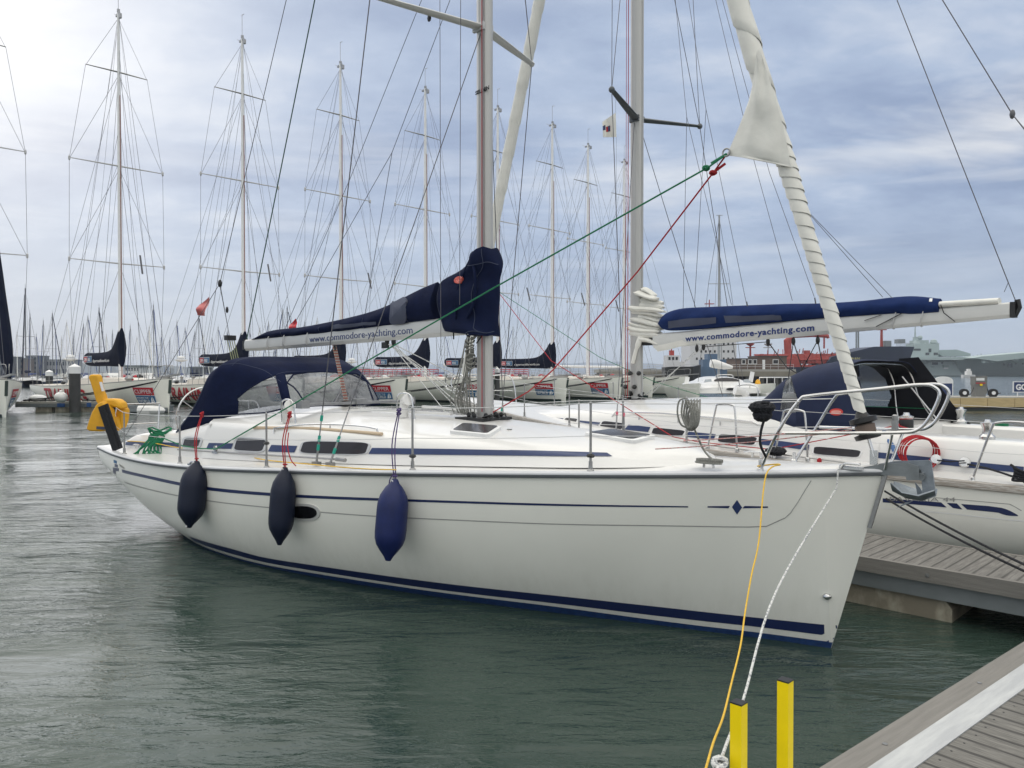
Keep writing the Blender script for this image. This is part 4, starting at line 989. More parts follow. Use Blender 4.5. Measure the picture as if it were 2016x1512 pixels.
# sheets from the clew
clw = W1(cl)
def knot(mb, c, r, n, rr_, seed=1, s=(1, 1, 1)):
    random.seed(seed)
    for k in range(n):
        a1, a2 = random.random() * 6.28, random.random() * 3.14; q = Matrix.Rotation(a1, 3, 'Z') @ Matrix.Rotation(a2, 3, 'X')
        mb.tube([V(c) + V([w * z for w, z in zip(q @ V((r * math.cos(t), r * .7 * math.sin(t), r * .2 * math.sin(2 * t))), s)]) for t in [i * math.pi / 6 for i in range(12)]], rr_, 6, closed=True)
g0 = W1(fy.ry(1420, 312, -.13)); g1 = W1(V((6.3, -1.25, 2.02)))
blkS = W1(fy.rz_(392, 884, 1.30))
gpts = [clw, W1(fy.ry(1395, 329, -.2)), W1(fy.ry(972, 567, -.62)), W1(fy.ry(700, 724, -.95)), W1(fy.ry(560, 806, -1.22)), W1(fy.ry(425, 884, -1.38))]
rope('sheet_rope', gpts + [W1(fy.rz_(395, 883, 1.33)), W1(fy.rz_(360, 878, 1.35)), W1(fy.rz_(320, 862, 1.42))], .0085, greenr, 'taut green sheet running from the sail clew down across the boat to the stern', 'rope', None, 8, lambda mb: (mb.tube([clw, W1(fy.ry(1400, 322, -.16))], .013, 8), knot(mb, W1(fy.ry(1390, 331, -.2)), .03, 3, .009)))
rope('sheet_rope', [clw, W1(fy.ry(1408, 335, -.1)), W1(fy.ry(1255, 535, .3)), W1(fy.ry(1090, 727, .55)), W1(fy.ry(1062, 753, .6)), W1(fy.ry(1040, 771, .62)), W1(fy.ry(970, 812, .45))], .008, redr, 'red sheet running from the sail clew down to the near mast foot', 'rope', None, 8, lambda mb: (knot(mb, W1(fy.ry(1404, 340, -.1)), .03, 3, .010, 2), mb.tube([W1(fy.ry(1404, 340, -.1)), W1(fy.ry(1428, 322, -.1))], .012, 6)))
# green coil and tails at the cockpit
mb = MB(); gc = W1(fy.ry(312, 858, -1.26)); random.seed(3)
for k in range(9): mb.tube([gc + V((.16 * math.cos(t) + .05 * random.random(), .07 * math.sin(t), .09 - .02 * k + .04 * math.sin(2 * t + k))) for t in [i * math.pi / 8 for i in range(16)]], .012, 6, closed=True)
for k in range(9):
    a = gc + V((-.10 + .03 * k, -.06, -.03)); mb.tube(spline([a, a + V((-.12 - .05 * random.random(), -.04, -.16)), a + V((-.25 + .06 * k, -.06, -.30 - .08 * random.random())), a + V((-.05 + .03 * k, -.03, -.20)), a + V((0, 0, -.05))]), .012, 6)
mb.tube(spline([gc, gc + V((-.25, -.05, -.2)), gc + V((-.38, -.1, -.3))]), .01, 6); single(mb, 'rope_coil', greenr, 'untidy green rope coil lying on the navy-striped coaming by the stern', 'rope coil')
mb = MB(); kp = W1(CL + V((0, 0, .07)))
rope('mooring_rope', spline([W1(CL + V((.05, 0, .06))), W1(fy.ry(1385, 885, -.45)), W1(fy.ry(1366, 842, -.62))]), .009, greyr, 'grey rope coil hung over the forward lifeline with its tail on the deck cleat', 'rope coil', None, 8,
     lambda mb: ([mb.tube(spline([W1(fy.ry(1345 + 6.0 * k, 788, -.93 + .03 * k)), W1(fy.ry(1342 + 4.5 * k, 815, -.95 + .03 * k)), W1(fy.ry(1352 + 1.5 * k, 840 + (k % 3) * 3, -.95 + .02 * k)), W1(fy.ry(1358 + 3 * k, 838, -.93)), W1(fy.ry(1360 + 3.5 * k, 812, -.91)), W1(fy.ry(1349 + 5.8 * k, 787, -.9 + .02 * k))]), .0085, 6) for k in range(6)],
                 mb.tube(spline([W1(fy.ry(1366, 842, -.9)), W1(fy.ry(1343, 838, -.95)), W1(fy.ry(1334, 815, -.97)), W1(fy.ry(1337, 790, -.95)), W1(fy.ry(1350, 784, -.93))]), .0085, 6),
                 [mb.tube([W1(CL + V((.12 * math.cos(t), .05 * math.sin(t) + .02 * math.sin(q), .045 + .012 * q))) for t in [i * math.pi / 8 for i in range(16)]], .009, 6, closed=True) for q in range(3)]))
mb = MB(); bc = W1(fy.ry(1500, 802, -.60))
knot(mb, bc, .10, 16, .013, 7, (1, .8, .62)); knot(mb, bc + V((.005, 0, -.06)), .08, 16, .014, 9, (.85, .75, .9)); mb.tube(spline([bc + V((.02, 0, -.1)), W1(fy.ry(1498, 850, -.62)), W1(fy.ry(1497, 875, -.6)), W1(fy.ry(1508, 900, -.5))]), .011, 6)
single(mb, 'rope_hank', blackr, 'thick black rope hanked in a bulky knot on the lifeline beside the bow rail', 'rope coil')
# yellow shore line and white flecked shore line, down to the pontoon where the camera stands
yp = [W1(V((10.80, -(H1.B(10.8) + .06), SH(10.8) + .10)))] + [at(px, py, Y) for px, py, Y in ((1508,935,6.12),(1494,1065,5.75),(1480,1130,5.55),(1467,1205,5.3),(1458,1270,4.95),(1440,1345,4.55),(1424,1410,4.1),(1405,1460,3.7),(1390,1512,3.35),(1370,1580,3.0))]
rope('mooring_rope', spline([W1(V((10.6, -(H1.B(10.6) - .04), SH(10.6) + .08)))] + yp), .006, yelr, 'thin yellow shore line dropping from the bow rail past the near posts', 'rope')
wp = [W1(V((11.22, -(H1.B(11.22) + .01), SH(11.2) + .085))), W1(V((11.2, -(H1.B(11.2) + .055), SH(11.2) + .04))), W1(V((11.2, -(H1.B(11.2) + .09), SH(11.2) - .1))), at(1530, 1160, 4.9), at(1464, 1375, 3.95), at(1432, 1460, 3.4), at(1418, 1500, 3.15), at(1395, 1560, 2.9)]
rope('mooring_rope', wp[:2] + spline(wp[2:]), .0072, whiter, 'white black-flecked mooring line from the bow fairlead down behind the left yellow post', 'rope', None, 8, lambda mb: knot(mb, at(1417, 1502, 3.13), .03, 4, .010, 5))
# thin yellow line lying along the near side deck
rope('deck_line', spline([W1(fy.rz_(x, y, z)) for x, y, z in ((250,868,1.33),(300,872,1.30),(360,882,1.27),(430,882,1.27),(470,893,1.27),(520,905,1.28),(600,913,1.33),(700,922,1.37),(780,925,1.40))]), .006, yelr, 'thin yellow line lying along the near yacht side deck', 'rope')
# ================================================================== the second yacht, other side of the finger pontoon
L2 = 13.9
f2 = Frame(-1.34 - L2 * math.cos(R(134.6)), 17.9 - L2 * math.sin(R(134.6)), 134.6)
Y2 = thing('sailing_yacht', 'second white yacht behind the nearest one, stern to the right, blue boom cover', 'sailing yacht', f2)
H2 = Hull(L2, [(0,1.06),(1,1.05),(2,1.06),(3,1.08),(4,1.11),(6,1.20),(8,1.31),(10,1.43),(12,1.56),(13.9,1.68)],
          [(0,.02),(.02,.13),(.05,.33),(.1,.64),(.2,1.15),(.3,1.55),(.4,1.83),(.5,2.02),(.6,2.12),(.7,2.13),(.8,2.08),(.9,1.94),(1,1.72)],
          [(0,.36),(.6,.22),(1.4,.02),(2.4,-.2),(5,-.5),(9,-.5),(13.4,-.4),(13.9,-.4)],
          ([(0,2.8),(.35,3.1),(.7,2.2),(.9,1.5),(1,1.3)], [(0,.5),(.35,.45),(.7,.6),(.9,.9),(1,1.0)]), .45)
hm = MB(); H2.mesh(hm, nx=70, nz=20)
ring = [V((0, -H2.b(0, z), z)) for z in lin(1.06, .361, 10)] + [V((0, H2.b(0, z), z)) for z in lin(.361, 1.06, 10)]
hm.add(ring, [tuple(range(len(ring)))]); hb2 = hm.bvh(); hm.build('hull', hullw, Y2, 60)
for sd_ in (-1, 1):
    mb = MB(); H2.strip(mb, .8, 13.5, lambda x: .30 + .006 * x, lambda x: .16 + .004 * x, sd_, 60); mb.build('boot_stripe', navy, Y2, 60)
for pt, pb in (([(1738,981),(1800,985),(1853,989)], [(1738,989),(1800,993),(1864,999)]), ([(1864,990),(1884,991)], [(1876,1000),(1895,1003)]), ([(1892,992),(1945,996),(1975,1000),(1990,1006),(2004,1014)], [(1904,1003),(1965,1009),(1978,1014),(1990,1015.5),(2004,1016)])):
    d_ = band(f2, hb2, pt, pb, 14, .003)
    if d_.f: d_.build('hull_stripe', navy, Y2); mir(d_).build('hull_stripe', navy, Y2)
mb = MB(); H2.strip(mb, 6, 13.0, lambda x: .93 + .035 * (x - 4), lambda x: .87 + .035 * (x - 4), 1, 40); mb.build('hull_stripe', navy, Y2)
d_ = band(f2, hb2, [(1736,999),(1850,1008),(1960,1020),(2016,1025)], [(1736,1000.5),(1850,1009.7),(1960,1022),(2016,1027)], 14, .003)
if d_.f: d_.build('cove_line', whitep, Y2)
d_ = band(f2, hb2, [(1840,979),(1900,984),(1990,992),(2012,1005)], [(1840,980.3),(1900,985.3),(1990,993.5),(2010,1006)], 14, .002)
if d_.f: d_.build('moulding_crease', crease, Y2)
x0_ = f2.cast(hb2, 1752, 990, 0)
if x0_ is not None:
    a_ = f2.cast(hb2, 1881, 992, 0)
    text_fit('BAVARIA 44', lambda u, v, w: H2.on(1, .004)(x0_.x - u, x0_.z + (a_.z - x0_.z) * u / (x0_.x - a_.x) + .025 + v, w), x0_.x - a_.x, .05, depth=.002).build('lettering', crease, Y2)
for sg in (-1, 1):
    mb = MB(); rr = []
    for x in lin(0, L2, 60): rr.append([V((x, sg * (H2.B(x) + a), H2.zs(x) + c)) for a, c in [(0, 0), (.03, .01), (.04, .04), (.03, .085), (-.04, .085)]])
    mb.loft(rr, ring_closed=False, flip=sg < 0); mb.build('toe_rail', mat("teak_rail", (.33, .29, .25), .6, col2=(.55, .53, .5), vs=5, stretch=(.5, 20, 20)), Y2, 50)
mb = MB()
def dz2(x, y): b = max(H2.B(x), .05); return H2.zs(x) + .085 + .07 * (1 - min(1, (y / b) ** 2))
for sg in (-1, 1):
    for xa, xb, yi, n in ((0, 4.5, .9, 16), (4.5, L2 - .02, 0, 50)):
        mb.loft([[V((x, sg * max((H2.B(x) - .04) * (1 - t) + yi * t, 0), dz2(x, (H2.B(x) - .04) * (1 - t) + yi * t))) for t in lin(0, 1, 6)] for x in lin(xa, xb, n)], ring_closed=False, flip=sg < 0)
mb.box(0, 4.5, -.9, .9, .5, .6); mb.box(.7, 4.4, -.9, -.45, .6, 1.05); mb.box(.7, 4.4, .45, .9, .6, 1.05); mb.box(-.02, .05, -.9, .9, .6, 1.2)
mb.build('deck', gel, Y2, 40)
ct2 = [(.35, 1.34), (.9, 1.48), (2.0, 1.56), (3.2, 1.585), (4.5, 1.61)]
for sg in (-1, 1):
    rr = []
    for x in lin(.3, 3.9, 26):
        zt = cr(ct2, x); z0 = H2.zs(x) + .05; yo = 1.52 + .02 * x
        rr.append([V((x, sg * yo, z0)), V((x, sg * (yo - .04), z0 + .5 * (zt - z0))), V((x, sg * (yo - .09), zt - .05)), V((x, sg * (yo - .14), zt - .01)), V((x, sg * (yo - .22), zt)), V((x, sg * .98, zt)), V((x, sg * .94, zt - .03)), V((x, sg * .90, .6))])
    mb = MB(); mb.loft(rr, ring_closed=False, flip=sg < 0); mb.add(rr[0], [tuple(range(8)) if sg > 0 else tuple(range(7, -1, -1))])
    if sg > 0: cmb2 = mb.bvh()
    mb.build('coaming', gel, Y2, 40)
wt2 = [(3.85, 1.60), (6, 1.53), (7.5, 1.45), (9, 1.25), (10, 1.03), (10.8, .75), (11.3, .42), (11.55, .12)]
ht2 = [(4.1, 1.64), (4.9, 1.66), (5.2, 1.90), (5.5, 1.97), (6, 1.98), (7.5, 1.93), (8.7, 1.86), (10, 1.75), (11.0, 1.64), (11.55, 1.58)]
et2 = [(4.1, 1.60), (4.9, 1.62), (5.3, 1.70), (7, 1.72), (9, 1.67), (10.3, 1.62), (11.2, 1.58), (11.55, 1.57)]
rr = []
for x in lin(3.85, 11.55, 54):
    w_, zt, ze, z0 = cr(wt2, x), cr(ht2, x), cr(et2, x), H2.zs(x) + .05; hs = ze - z0
    half = [(w_ + .04, z0), (w_ + .0, z0 + .25 * hs), (w_ - .04, z0 + .55 * hs), (w_ - .08, z0 + .8 * hs), (w_ - .13, ze - .02), (w_ - .20, ze + .02)]
    yi, zi = half[-1]
    for t in (.12, .28, .5, .75, 1): half.append((yi * (1 - t), zi + (zt - zi) * (1 - (1 - t) ** 1.8)))
    half = [(max(a, 0), b) for a, b in half]
    rr.append([V((x, -a, b)) for a, b in half] + [V((x, a, b)) for a, b in reversed(half[:-1])])
mb = MB(); mb.loft(rr, ring_closed=False, flip=True); mb.add(rr[0], [tuple(range(len(rr[0])))])
cb2 = mb.bvh(); mb.build('coachroof', gel, Y2, 38)
for q in ([(1115,823),(1138,825),(1131,835),(1108,833)], [(1188,829),(1232,834),(1222,847),(1180,843)], [(1288,842),(1350,848),(1342,860),(1283,854)], [(1418,854),(1492,861),(1484,877),(1413,870)], [(1604,879),(1696,887),(1690,901),(1602,894)]):
    d_ = decal(f2, cb2, grow(rquad(q, .22), 3.2), .008)
    if d_ is None: print('w2 miss', q); continue
    for k_ in (d_, mir(d_)):
        w_ = k_.build('window', whitep, Y2); g_ = decal(f2, cb2, rquad(q, .2), .014); g_ = g_ if k_ is d_ else mir(g_); g_.build('pane', smoke, w_)
for t_, b_, bv_ in (([(1022,816),(1110,824)], [(1030,818),(1104,831)], cb2), ([(1142,828),(1183,832)], [(1136,836),(1176,840)], cb2), ([(1238,836),(1281,841)], [(1230,846),(1276,851)], cb2), ([(1356,850),(1410,855)], [(1350,860),(1405,866)], cb2), ([(1500,864),(1550,870),(1594,876)], [(1494,875),(1550,881),(1592,887)], cb2), ([(1703,888),(1800,897),(1900,908),(2016,919)], [(1700,899),(1800,909),(1900,920),(2016,932)], cmb2)):
    d_ = band(f2, bv_, t_, b_, 40, .007, 5)
    if d_.f: d_.build('cabin_stripe', navy2, Y2); mir(d_).build('cabin_stripe', navy2, Y2)
def roof2(px, py, up=0.0):
    h = f2.cast(cb2, px, py, 0); return (h if h is not None else f2.ry(px, py, .8)) + V((0, 0, up))
for pts in ([(1205,820),(1212,812),(1300,815),(1420,826),(1480,832),(1497,838)],):
    mb = MB(); mb.tube([roof2(*pts[0])] + [roof2(x, y + 6, .06) for x, y in pts[1:-1]] + [roof2(*pts[-1])], .012)
    for px, py in ((1258,826),(1335,832),(1418,838)): a = roof2(px, py); mb.tube([a, a + V((0, 0, .06))], .009)
    mb.build('handrail', steel, Y2)
mb = MB(); a = roof2(1352, 842); b_ = a; mb.lathe([(.06, 0), (.06, .1), (.05, .14)], V((6.9, -.75, 1.82)), n=14); mb.tube([V((6.9, -.75, 1.95)), V((6.95, -.72, 2.02)), V((7.05, -.6, 2.06))], [.06, .065, .085], 12); mb.build('vent_cowl', gel, Y2)
mb = MB(); mb.tube(spline([V((6.7, -.75, 1.8)), V((6.7, -.75, 2.08)), V((6.8, -.75, 2.14)), V((7.0, -.75, 2.14)), V((7.12, -.75, 2.08)), V((7.14, -.75, 1.8))]), .012); mb.build('vent_guard', steel, Y2)
mb = MB(); mb.box(5.1, 5.9, -.5, .5, 1.98, 2.05); mb.build('sliding_hatch', gel, Y2)
# mast 2
MX2 = 8.72
mb = MB(); mb.loft([oval(V((MX2, 0, z)), .125, .08, sq=.85) for z in (1.84, 10, 17.4, 18.3)], cap=True); mb.box(MX2 - .14, MX2 - .12, -.015, .015, 2.0, 18)
mb.box(MX2 - .03, MX2 - .02, .074, .083, 2, 18)
ms2 = mb.build('mast', alum, Y2)
mb = MB(); mb.tube([(MX2 + .1, .13, 1.9), (MX2 + .12, .1, 12)], .007, 6); mb.tube([(MX2 + .16, .12, 1.9), (MX2 + .16, .1, 12)], .005, 6); mb.build('halyard', redr, Y2)
z2 = 7.02
for sg in (-1, 1):
    a = V((MX2 - .02, sg * .07, z2)); t_ = V((MX2 - .48, sg * 1.36, z2 + .07)); mb = MB(); d = (t_ - a).normalized(); sx_ = d.cross(V((0, 0, 1))).normalized(); u_ = sx_.cross(d); rr = []
    for c_, w_, h_ in ((a, .08, .04), (a.lerp(t_, .5), .066, .03), (t_, .045, .022)): rr.append([c_ + sx_ * w_ * math.cos(j * math.pi / 8) + u_ * h_ * math.sin(j * math.pi / 8) for j in range(16)])
    mb.loft(rr, cap=True); mb.ball(t_, .055, 10); mb.box(MX2 - .1, MX2 + .1, min(sg * .06, sg * .1), max(sg * .06, sg * .1), z2 - .06, z2 + .05); mb.build('spreader', alumd, Y2)
    cp = V((7.55, sg * 1.9, H2.zs(7.5) + .09)); cp2 = V((7.8, sg * 1.8, H2.zs(7.8) + .09)); top2 = V((MX2, 0, 18.2))
    for nm, p, q, r_ in (('cap_shroud', t_, cp, .0068), ('cap_shroud', t_, V((MX2, 0, 12.6)), .0062), ('lower_shroud', V((MX2, sg * .08, z2 - .08)), cp2, .006), ('intermediate_shroud', t_ - V((.0, 0, 0)), V((MX2 - .3, sg * 1.1, 12.4)), .0055)):
        mb = MB(); mb.tube([p, q], r_, 6); mb.build(nm, wire, Y2)
    for c_, tt in ((cp, t_), (cp2, V((MX2, sg * .08, z2)))):
        d = (tt - c_).normalized(); mb = MB(); mb.tube([c_, c_ + d * .3, c_ + d * .55], [.014, .012, .008], 8); tb = mb.build('turnbuckle', steeld, Y2)
        mb = MB(); mb.tube([c_ + d * .30, c_ + d * .36], .02, 8); mb.build('tape', mat("pink_tape", (.6, .12, .18), .6), tb)
mb = MB(); mb.tube([V((MX2, 0, 18)), V((13.75, 0, 1.75))], .005, 6); mb.build('forestay', wire, Y2)
q = f2.ry(1993, 225, 0); mb = MB(); mb.tube([V((MX2, 0, 18.2)), q], .0075, 6); mb.tube([q, V((.05, 1.3, 1.2))], .006, 6); mb.tube([q, V((.05, -1.3, 1.2))], .006, 6); mb.ball(q, .035, 8, 1, .6, 1.8); mb.build('backstay', wire, Y2)
fp2 = lambda z: V((MX2 + (13.75 - MX2) * (18 - z) / (18 - 1.75), 0, z))
rr = []
for i in range(200):
    z = 2.15 + (16.5 - 2.15) * i / 199; r_ = cr([(2.1, .055), (4, .09), (7, .12), (11, .11), (15, .06), (16.5, .02)], z) * (1.06 - .12 * ((z / (.22 if z < 3.6 else .7)) % 1)); rr.append([fp2(z) + V((r_ * math.cos(a), r_ * math.sin(a), .02 * math.cos(a))) for a in [j * math.pi / 7 for j in range(14)]])
mb = MB(); mb.loft(rr, cap=True); mb.build('furled_genoa', sail, Y2, 70)
mb = MB(); mb.lathe([(.07, -.1), (.11, -.09), (.11, -.07), (.06, -.06), (.06, .02), (.11, .03), (.11, .05), (.04, .1)], fp2(1.98), (top2 - V((13.75, 0, 1.75))), 16); mb.build('furling_drum', black, Y2)
for sg in (-1, 1):
    mb = MB(); mb.tube(spline([V((12.6, sg * .75, 1.62)), V((12.75, sg * .72, 2.25)), V((13.2, sg * .5, 2.3)), V((14.0, sg * .15, 2.3)), V((14.05, sg * .1, 2.0)), V((13.4, sg * .4, 1.96)), V((12.7, sg * .72, 1.95))]), .014, 8); mb.build('pulpit', steel, Y2)
# boom 2
B2F, B2A = V((8.3, 0, 2.93)), V((2.78, 0, 3.17))
def br2(c, h, w): return [c + V((0, y * w, z * h)) for z, y in ((1, .45), (.8, .85), (.1, 1), (-.6, .9), (-1, .5), (-1, -.5), (-.6, -.9), (.1, -1), (.8, -.85), (1, -.45))]
mb = MB(); mb.loft([br2(B2A, .10, .075), br2(B2A.lerp(B2F, .5), .125, .085), br2(B2F, .13, .09)], cap=True); bo2 = mb.build('boom', mat("boom_white", (.60, .60, .58), .4, var=.05), Y2, 25)
mb = MB(); mb.box(B2A.x - .06, B2A.x - .002, -.07, .07, B2A.z - .1, B2A.z + .1); mb.tube([B2A + V((-.07, 0, .13)), B2A + V((-.09, 0, .03)), B2A + V((-.04, 0, -.08))], .035, 8); mb.build('boom_end', black, bo2); mb = MB(); mb.box(8.3, 8.56, -.05, .05, 2.86, 2.99); mb.build('gooseneck', black, bo2)
ta2, tb2 = f2.ry(1349, 657, .09), f2.ry(1603, 639, .09)
def ob2(u, v, w):
    x = ta2.x - u; cz = B2F.z + (B2A.z - B2F.z) * (B2F.x - x) / (B2F.x - B2A.x); return V((x, .0885 + w, cz - .055 + v))
text_fit('www.commodore-yachting.com', ob2, ta2.x - tb2.x, .098, depth=.004, off=.0035, space=1.1).build('lettering', mat("lettering_navy2", (.015, .035, .16), .5), bo2)
for px in (1645, 1765, 1820):
    c_ = f2.ry(px, 630, 0); cz = B2F.z + (B2A.z - B2F.z) * (B2F.x - c_.x) / (B2F.x - B2A.x); mb = MB()
    mb.tube([V((c_.x - .04 * math.sin(a), .105 * math.cos(a), cz + .03 + .155 * math.sin(a))) for a in [i * math.pi / 10 for i in range(20)]], .007, 6, closed=True); mb.build('lashing', wirel, bo2)
mb = MB(); mb.tube([f2.ry(1852, 600, .1), f2.ry(1858, 616, .11), f2.ry(1880, 633, .1)], .006, 6); mb.beam(f2.ry(1702, 631, .1), f2.ry(1735, 620, .1), .006, .02, up=(0, 1, 0)); mb.beam(f2.ry(1725, 643, .1), f2.ry(1775, 617, .1), .006, .03, up=(0, 1, 0)); mb.build('lashing', blackr, bo2)
# blue cover over the stowed sail
pz2 = lambda pts: sorted([(f2.ry(px, py, 0).x, f2.ry(px, py, 0).z) for px, py in pts])
t2 = pz2([(1299,636),(1306,622),(1320,613),(1345,607),(1400,604),(1470,601),(1550,598),(1620,597),(1700,592),(1760,585),(1800,583),(1852,588)]); b2_ = pz2([(1299,638),(1306,648),(1330,651),(1400,647),(1500,638),(1600,629),(1700,623),(1760,620),(1800,621),(1852,617)])
rr = []
for x in lin(t2[0][0], t2[-1][0], 60):
    a, b = cr(t2, x), cr(b2_, x); a = max(a, b + .01); h_, c_ = (a - b) / 2, (a + b) / 2; w_ = min(.17, .06 + h_ * .7)
    rr.append([V((x, w_ * math.cos(an) * (1 + .07 * math.sin(x * 8 + an * 3) + .04 * math.sin(x * 19 - an * 2)) * (1 - .35 * max(0, math.sin(an))), c_ + h_ * math.sin(an))) for an in [2 * math.pi * j / 24 for j in range(24)]])
mb = MB(); mb.loft(rr, cap=True); c2_ = mb.build('sail_cover', canvasb, Y2, 60); cv2 = mb.bvh()
for t_, b_ in (([(1316,632),(1360,627),(1411,624)], [(1317,645),(1360,641),(1411,635)]), ([(1426,622),(1480,621),(1538,620)], [(1430,634),(1480,631),(1540,628)])):
    d_ = band(f2, cv2, t_, b_, 24, .024)
    if d_.f: d_.build('mesh_patch', patch, c2_)
d_ = decal(f2, cv2, rquad([(1830,588),(1836,588),(1835,594),(1829,594)], .1), .005, 2)
if d_: d_.build('label', whitep, c2_)
mb = MB(); mb.loft([[V((x, .10 * math.cos(a), z + .045 * math.sin(a))) for a in [j * math.pi / 6 for j in range(12)]] for x, z in ((f2.ry(1848, 600, 0).x, f2.ry(1848, 600, 0).z), (f2.ry(1900, 598, 0).x, f2.ry(1900, 597, 0).z), (f2.ry(1968, 594, 0).x, f2.ry(1968, 593, 0).z))], cap=True); mb.build('mainsail', sail, Y2, 70)
# flaked sail head, fold on fold, at the mast
random.seed(8); flk = [(568,1266,1290),(576,1258,1297),(585,1250,1303),(594,1246,1307),(602,1244,1310),(611,1243,1306),(619,1246,1303),(627,1246,1302),(635,1240,1301),(643,1239,1300),(651,1243,1303),(658,1256,1305),(664,1262,1300)]
mb = MB()
for i, (py, xl, xr) in enumerate(flk):
    a, b = f2.ry(xl, py + 3, .0), f2.ry(xr, py + 9, .0); w_ = .10 + .05 * math.sin(i * 1.7)
    path = [a.lerp(b, t) + V((0, .05 * math.sin(i * 2.1), -.03 * t + .015 * math.sin(t * 5 + i))) for t in lin(0, 1, 12)]; rings = []
    for k, p in enumerate(path):
        t = k / 11; ww = w_ * (1.1 - .3 * t) * min(1, .35 + 3 * min(t, 1 - t) + .3); hh = .052 * (1.1 - .4 * t) * min(1, .5 + 4 * min(t, 1 - t))
        rings.append([p + V((.02 * math.sin(an * 2 + i), ww * math.cos(an), hh * math.sin(an) + .008 * math.sin(an * 5 + i))) for an in [2 * math.pi * j / 18 for j in range(18)]])
    mb.loft(rings, cap=True)
mb.tube(spline([f2.ry(1262, 662, .1), f2.ry(1252, 690, .12), f2.ry(1246, 715, .1)]), [.05] * 5 + [.035] * 8, 10)
mb.sheet([[f2.ry(x, y, .05 + .04 * math.sin(i * 1.5)) for x, y in r_] for i, r_ in enumerate([[(1282,674),(1310,668),(1340,662)], [(1288,684),(1312,682),(1345,672)], [(1295,692),(1318,688),(1362,676)]])], .01)
mb.build('flaked_mainsail', sail, Y2, 60)
mb = MB(); pa = [(1328,672),(1372,669),(1440,663)]; pb_ = [(1336,680),(1380,674),(1440,664)]
mb.sheet([[f2.ry(x, y, -.12) for x, y in pa], [f2.ry(x, y, -.14) for x, y in pb_]], .01); mb.build('sail_cover', canvasb, Y2)
# kicker, mainsheet and blocks under the boom
mb = MB(); mb.tube([f2.ry(1385, 683, 0), V((MX2 - .2, 0, 1.95))], .007, 6); mb.tube([f2.ry(1380, 680, .05), V((MX2 - .35, .1, 1.93))], .006, 6); mb.build('vang', whiter, Y2)
mb = MB(); k1 = f2.ry(1372, 686, .05); k2 = f2.ry(1385, 683, 0); k3 = f2.ry(1512, 673, 0); k4 = f2.ry(1610, 670, 0); k5 = f2.ry(1562, 672, 0)
for k in (k1, k2, k3, k4, k5): mb.ball(k, .05, 10, .7, .5, 1.3)
mb.tube([k2, k3], .007, 6); mb.tube([k3, f2.ry(1548, 722, 0), V((5.15, .0, 2.05))], .009, 6); mb.tube([k5, V((5.4, .1, 2.05))], .008, 6); mb.tube([k4, V((5.2, -.1, 2.05))], .008, 6); mb.tube([k4, f2.ry(1575, 735, 0)], .007, 6); mb.tube([k5, f2.ry(1545, 800, .2)], .007, 6)
for k in (k1, k2, k3, k4, k5): mb.tube([k, k + V((0, 0, .14))], .008, 6)
mb.build('mainsheet', black, Y2)
mb = MB()
for a, b in (((1390,0),(1398,240)),): pass
mb.tube([B2A + V((-.05, 0, .12)), f2.ry(1985, 556, 0)], .006, 6); mb.tube([f2.ry(1985, 556, 0), f2.ry(1766, 0, .0)], .0065, 6); mb.tube([f2.ry(1985, 556, 0), f2.ry(1977, 575, 0)], .004, 5); mb.build('topping_lift', wire, Y2)
mb = MB()
for sg, js in ((1, [[(1390,215),[(1470,600),(1367,604)]], [(1515,340),[(1603,584)]], [(1573,398),[(1757,587),(1738,585)]]]), (-1, [[(1352,230),[(1345,608),(1440,600)]], [(1480,300),[(1560,592)]]])):
    for j, ends in js:
        J = f2.ry(*j, .05 * sg); mb.tube([V((MX2 - .13, .09 * sg, 14.5)), J], .0045, 5)
        for e in ends: mb.tube([J, f2.ry(*e, .07 * sg)], .0045, 5)
for x, y in ((1470,598),(1604,590)): mb.tube([f2.ry(x, y - 4, .05), f2.ry(x + 2, y + 8, .05)], .010, 6)
mb.build('lazy_jack', wire, Y2)
mb = MB()
mb.box(MX2 - .25, MX2 + .25, -.2, .2, 1.84, 1.88)
for k in range(10): mb.tube([V((MX2 - .2 + .04 * k, .12 * math.sin(k), 1.87)), V((MX2 - .15 + .03 * k, .15 * math.cos(k), 1.96 + .01 * k))], .02, 6)
mb.build('mast_collar', black, Y2)
for k in range(4): mb = MB(); mb.ball(V((MX2 + .15 - .1 * k, .13, 2.1 + .25 * (k % 2))), .045, 8, 1, 1.2, 1); mb.build('block', black, Y2)
# sprayhood 2: navy outside, open side toward the stern, one clear side window
wp1 = [(1536,808),(1541,770),(1549,742),(1557,737),(1562,760),(1575,800),(1560,815)]
a_, b_, rows = hood(f2, [(3.85,1.52,4.34,2.53,1.42),(4.4,1.54,4.55,2.545,1.44),(4.9,1.57,4.95,2.47,1.44),(5.2,1.60,5.25,2.32,1.42),(5.5,1.62,5.62,1.99,1.34)], [wp1], near=1)
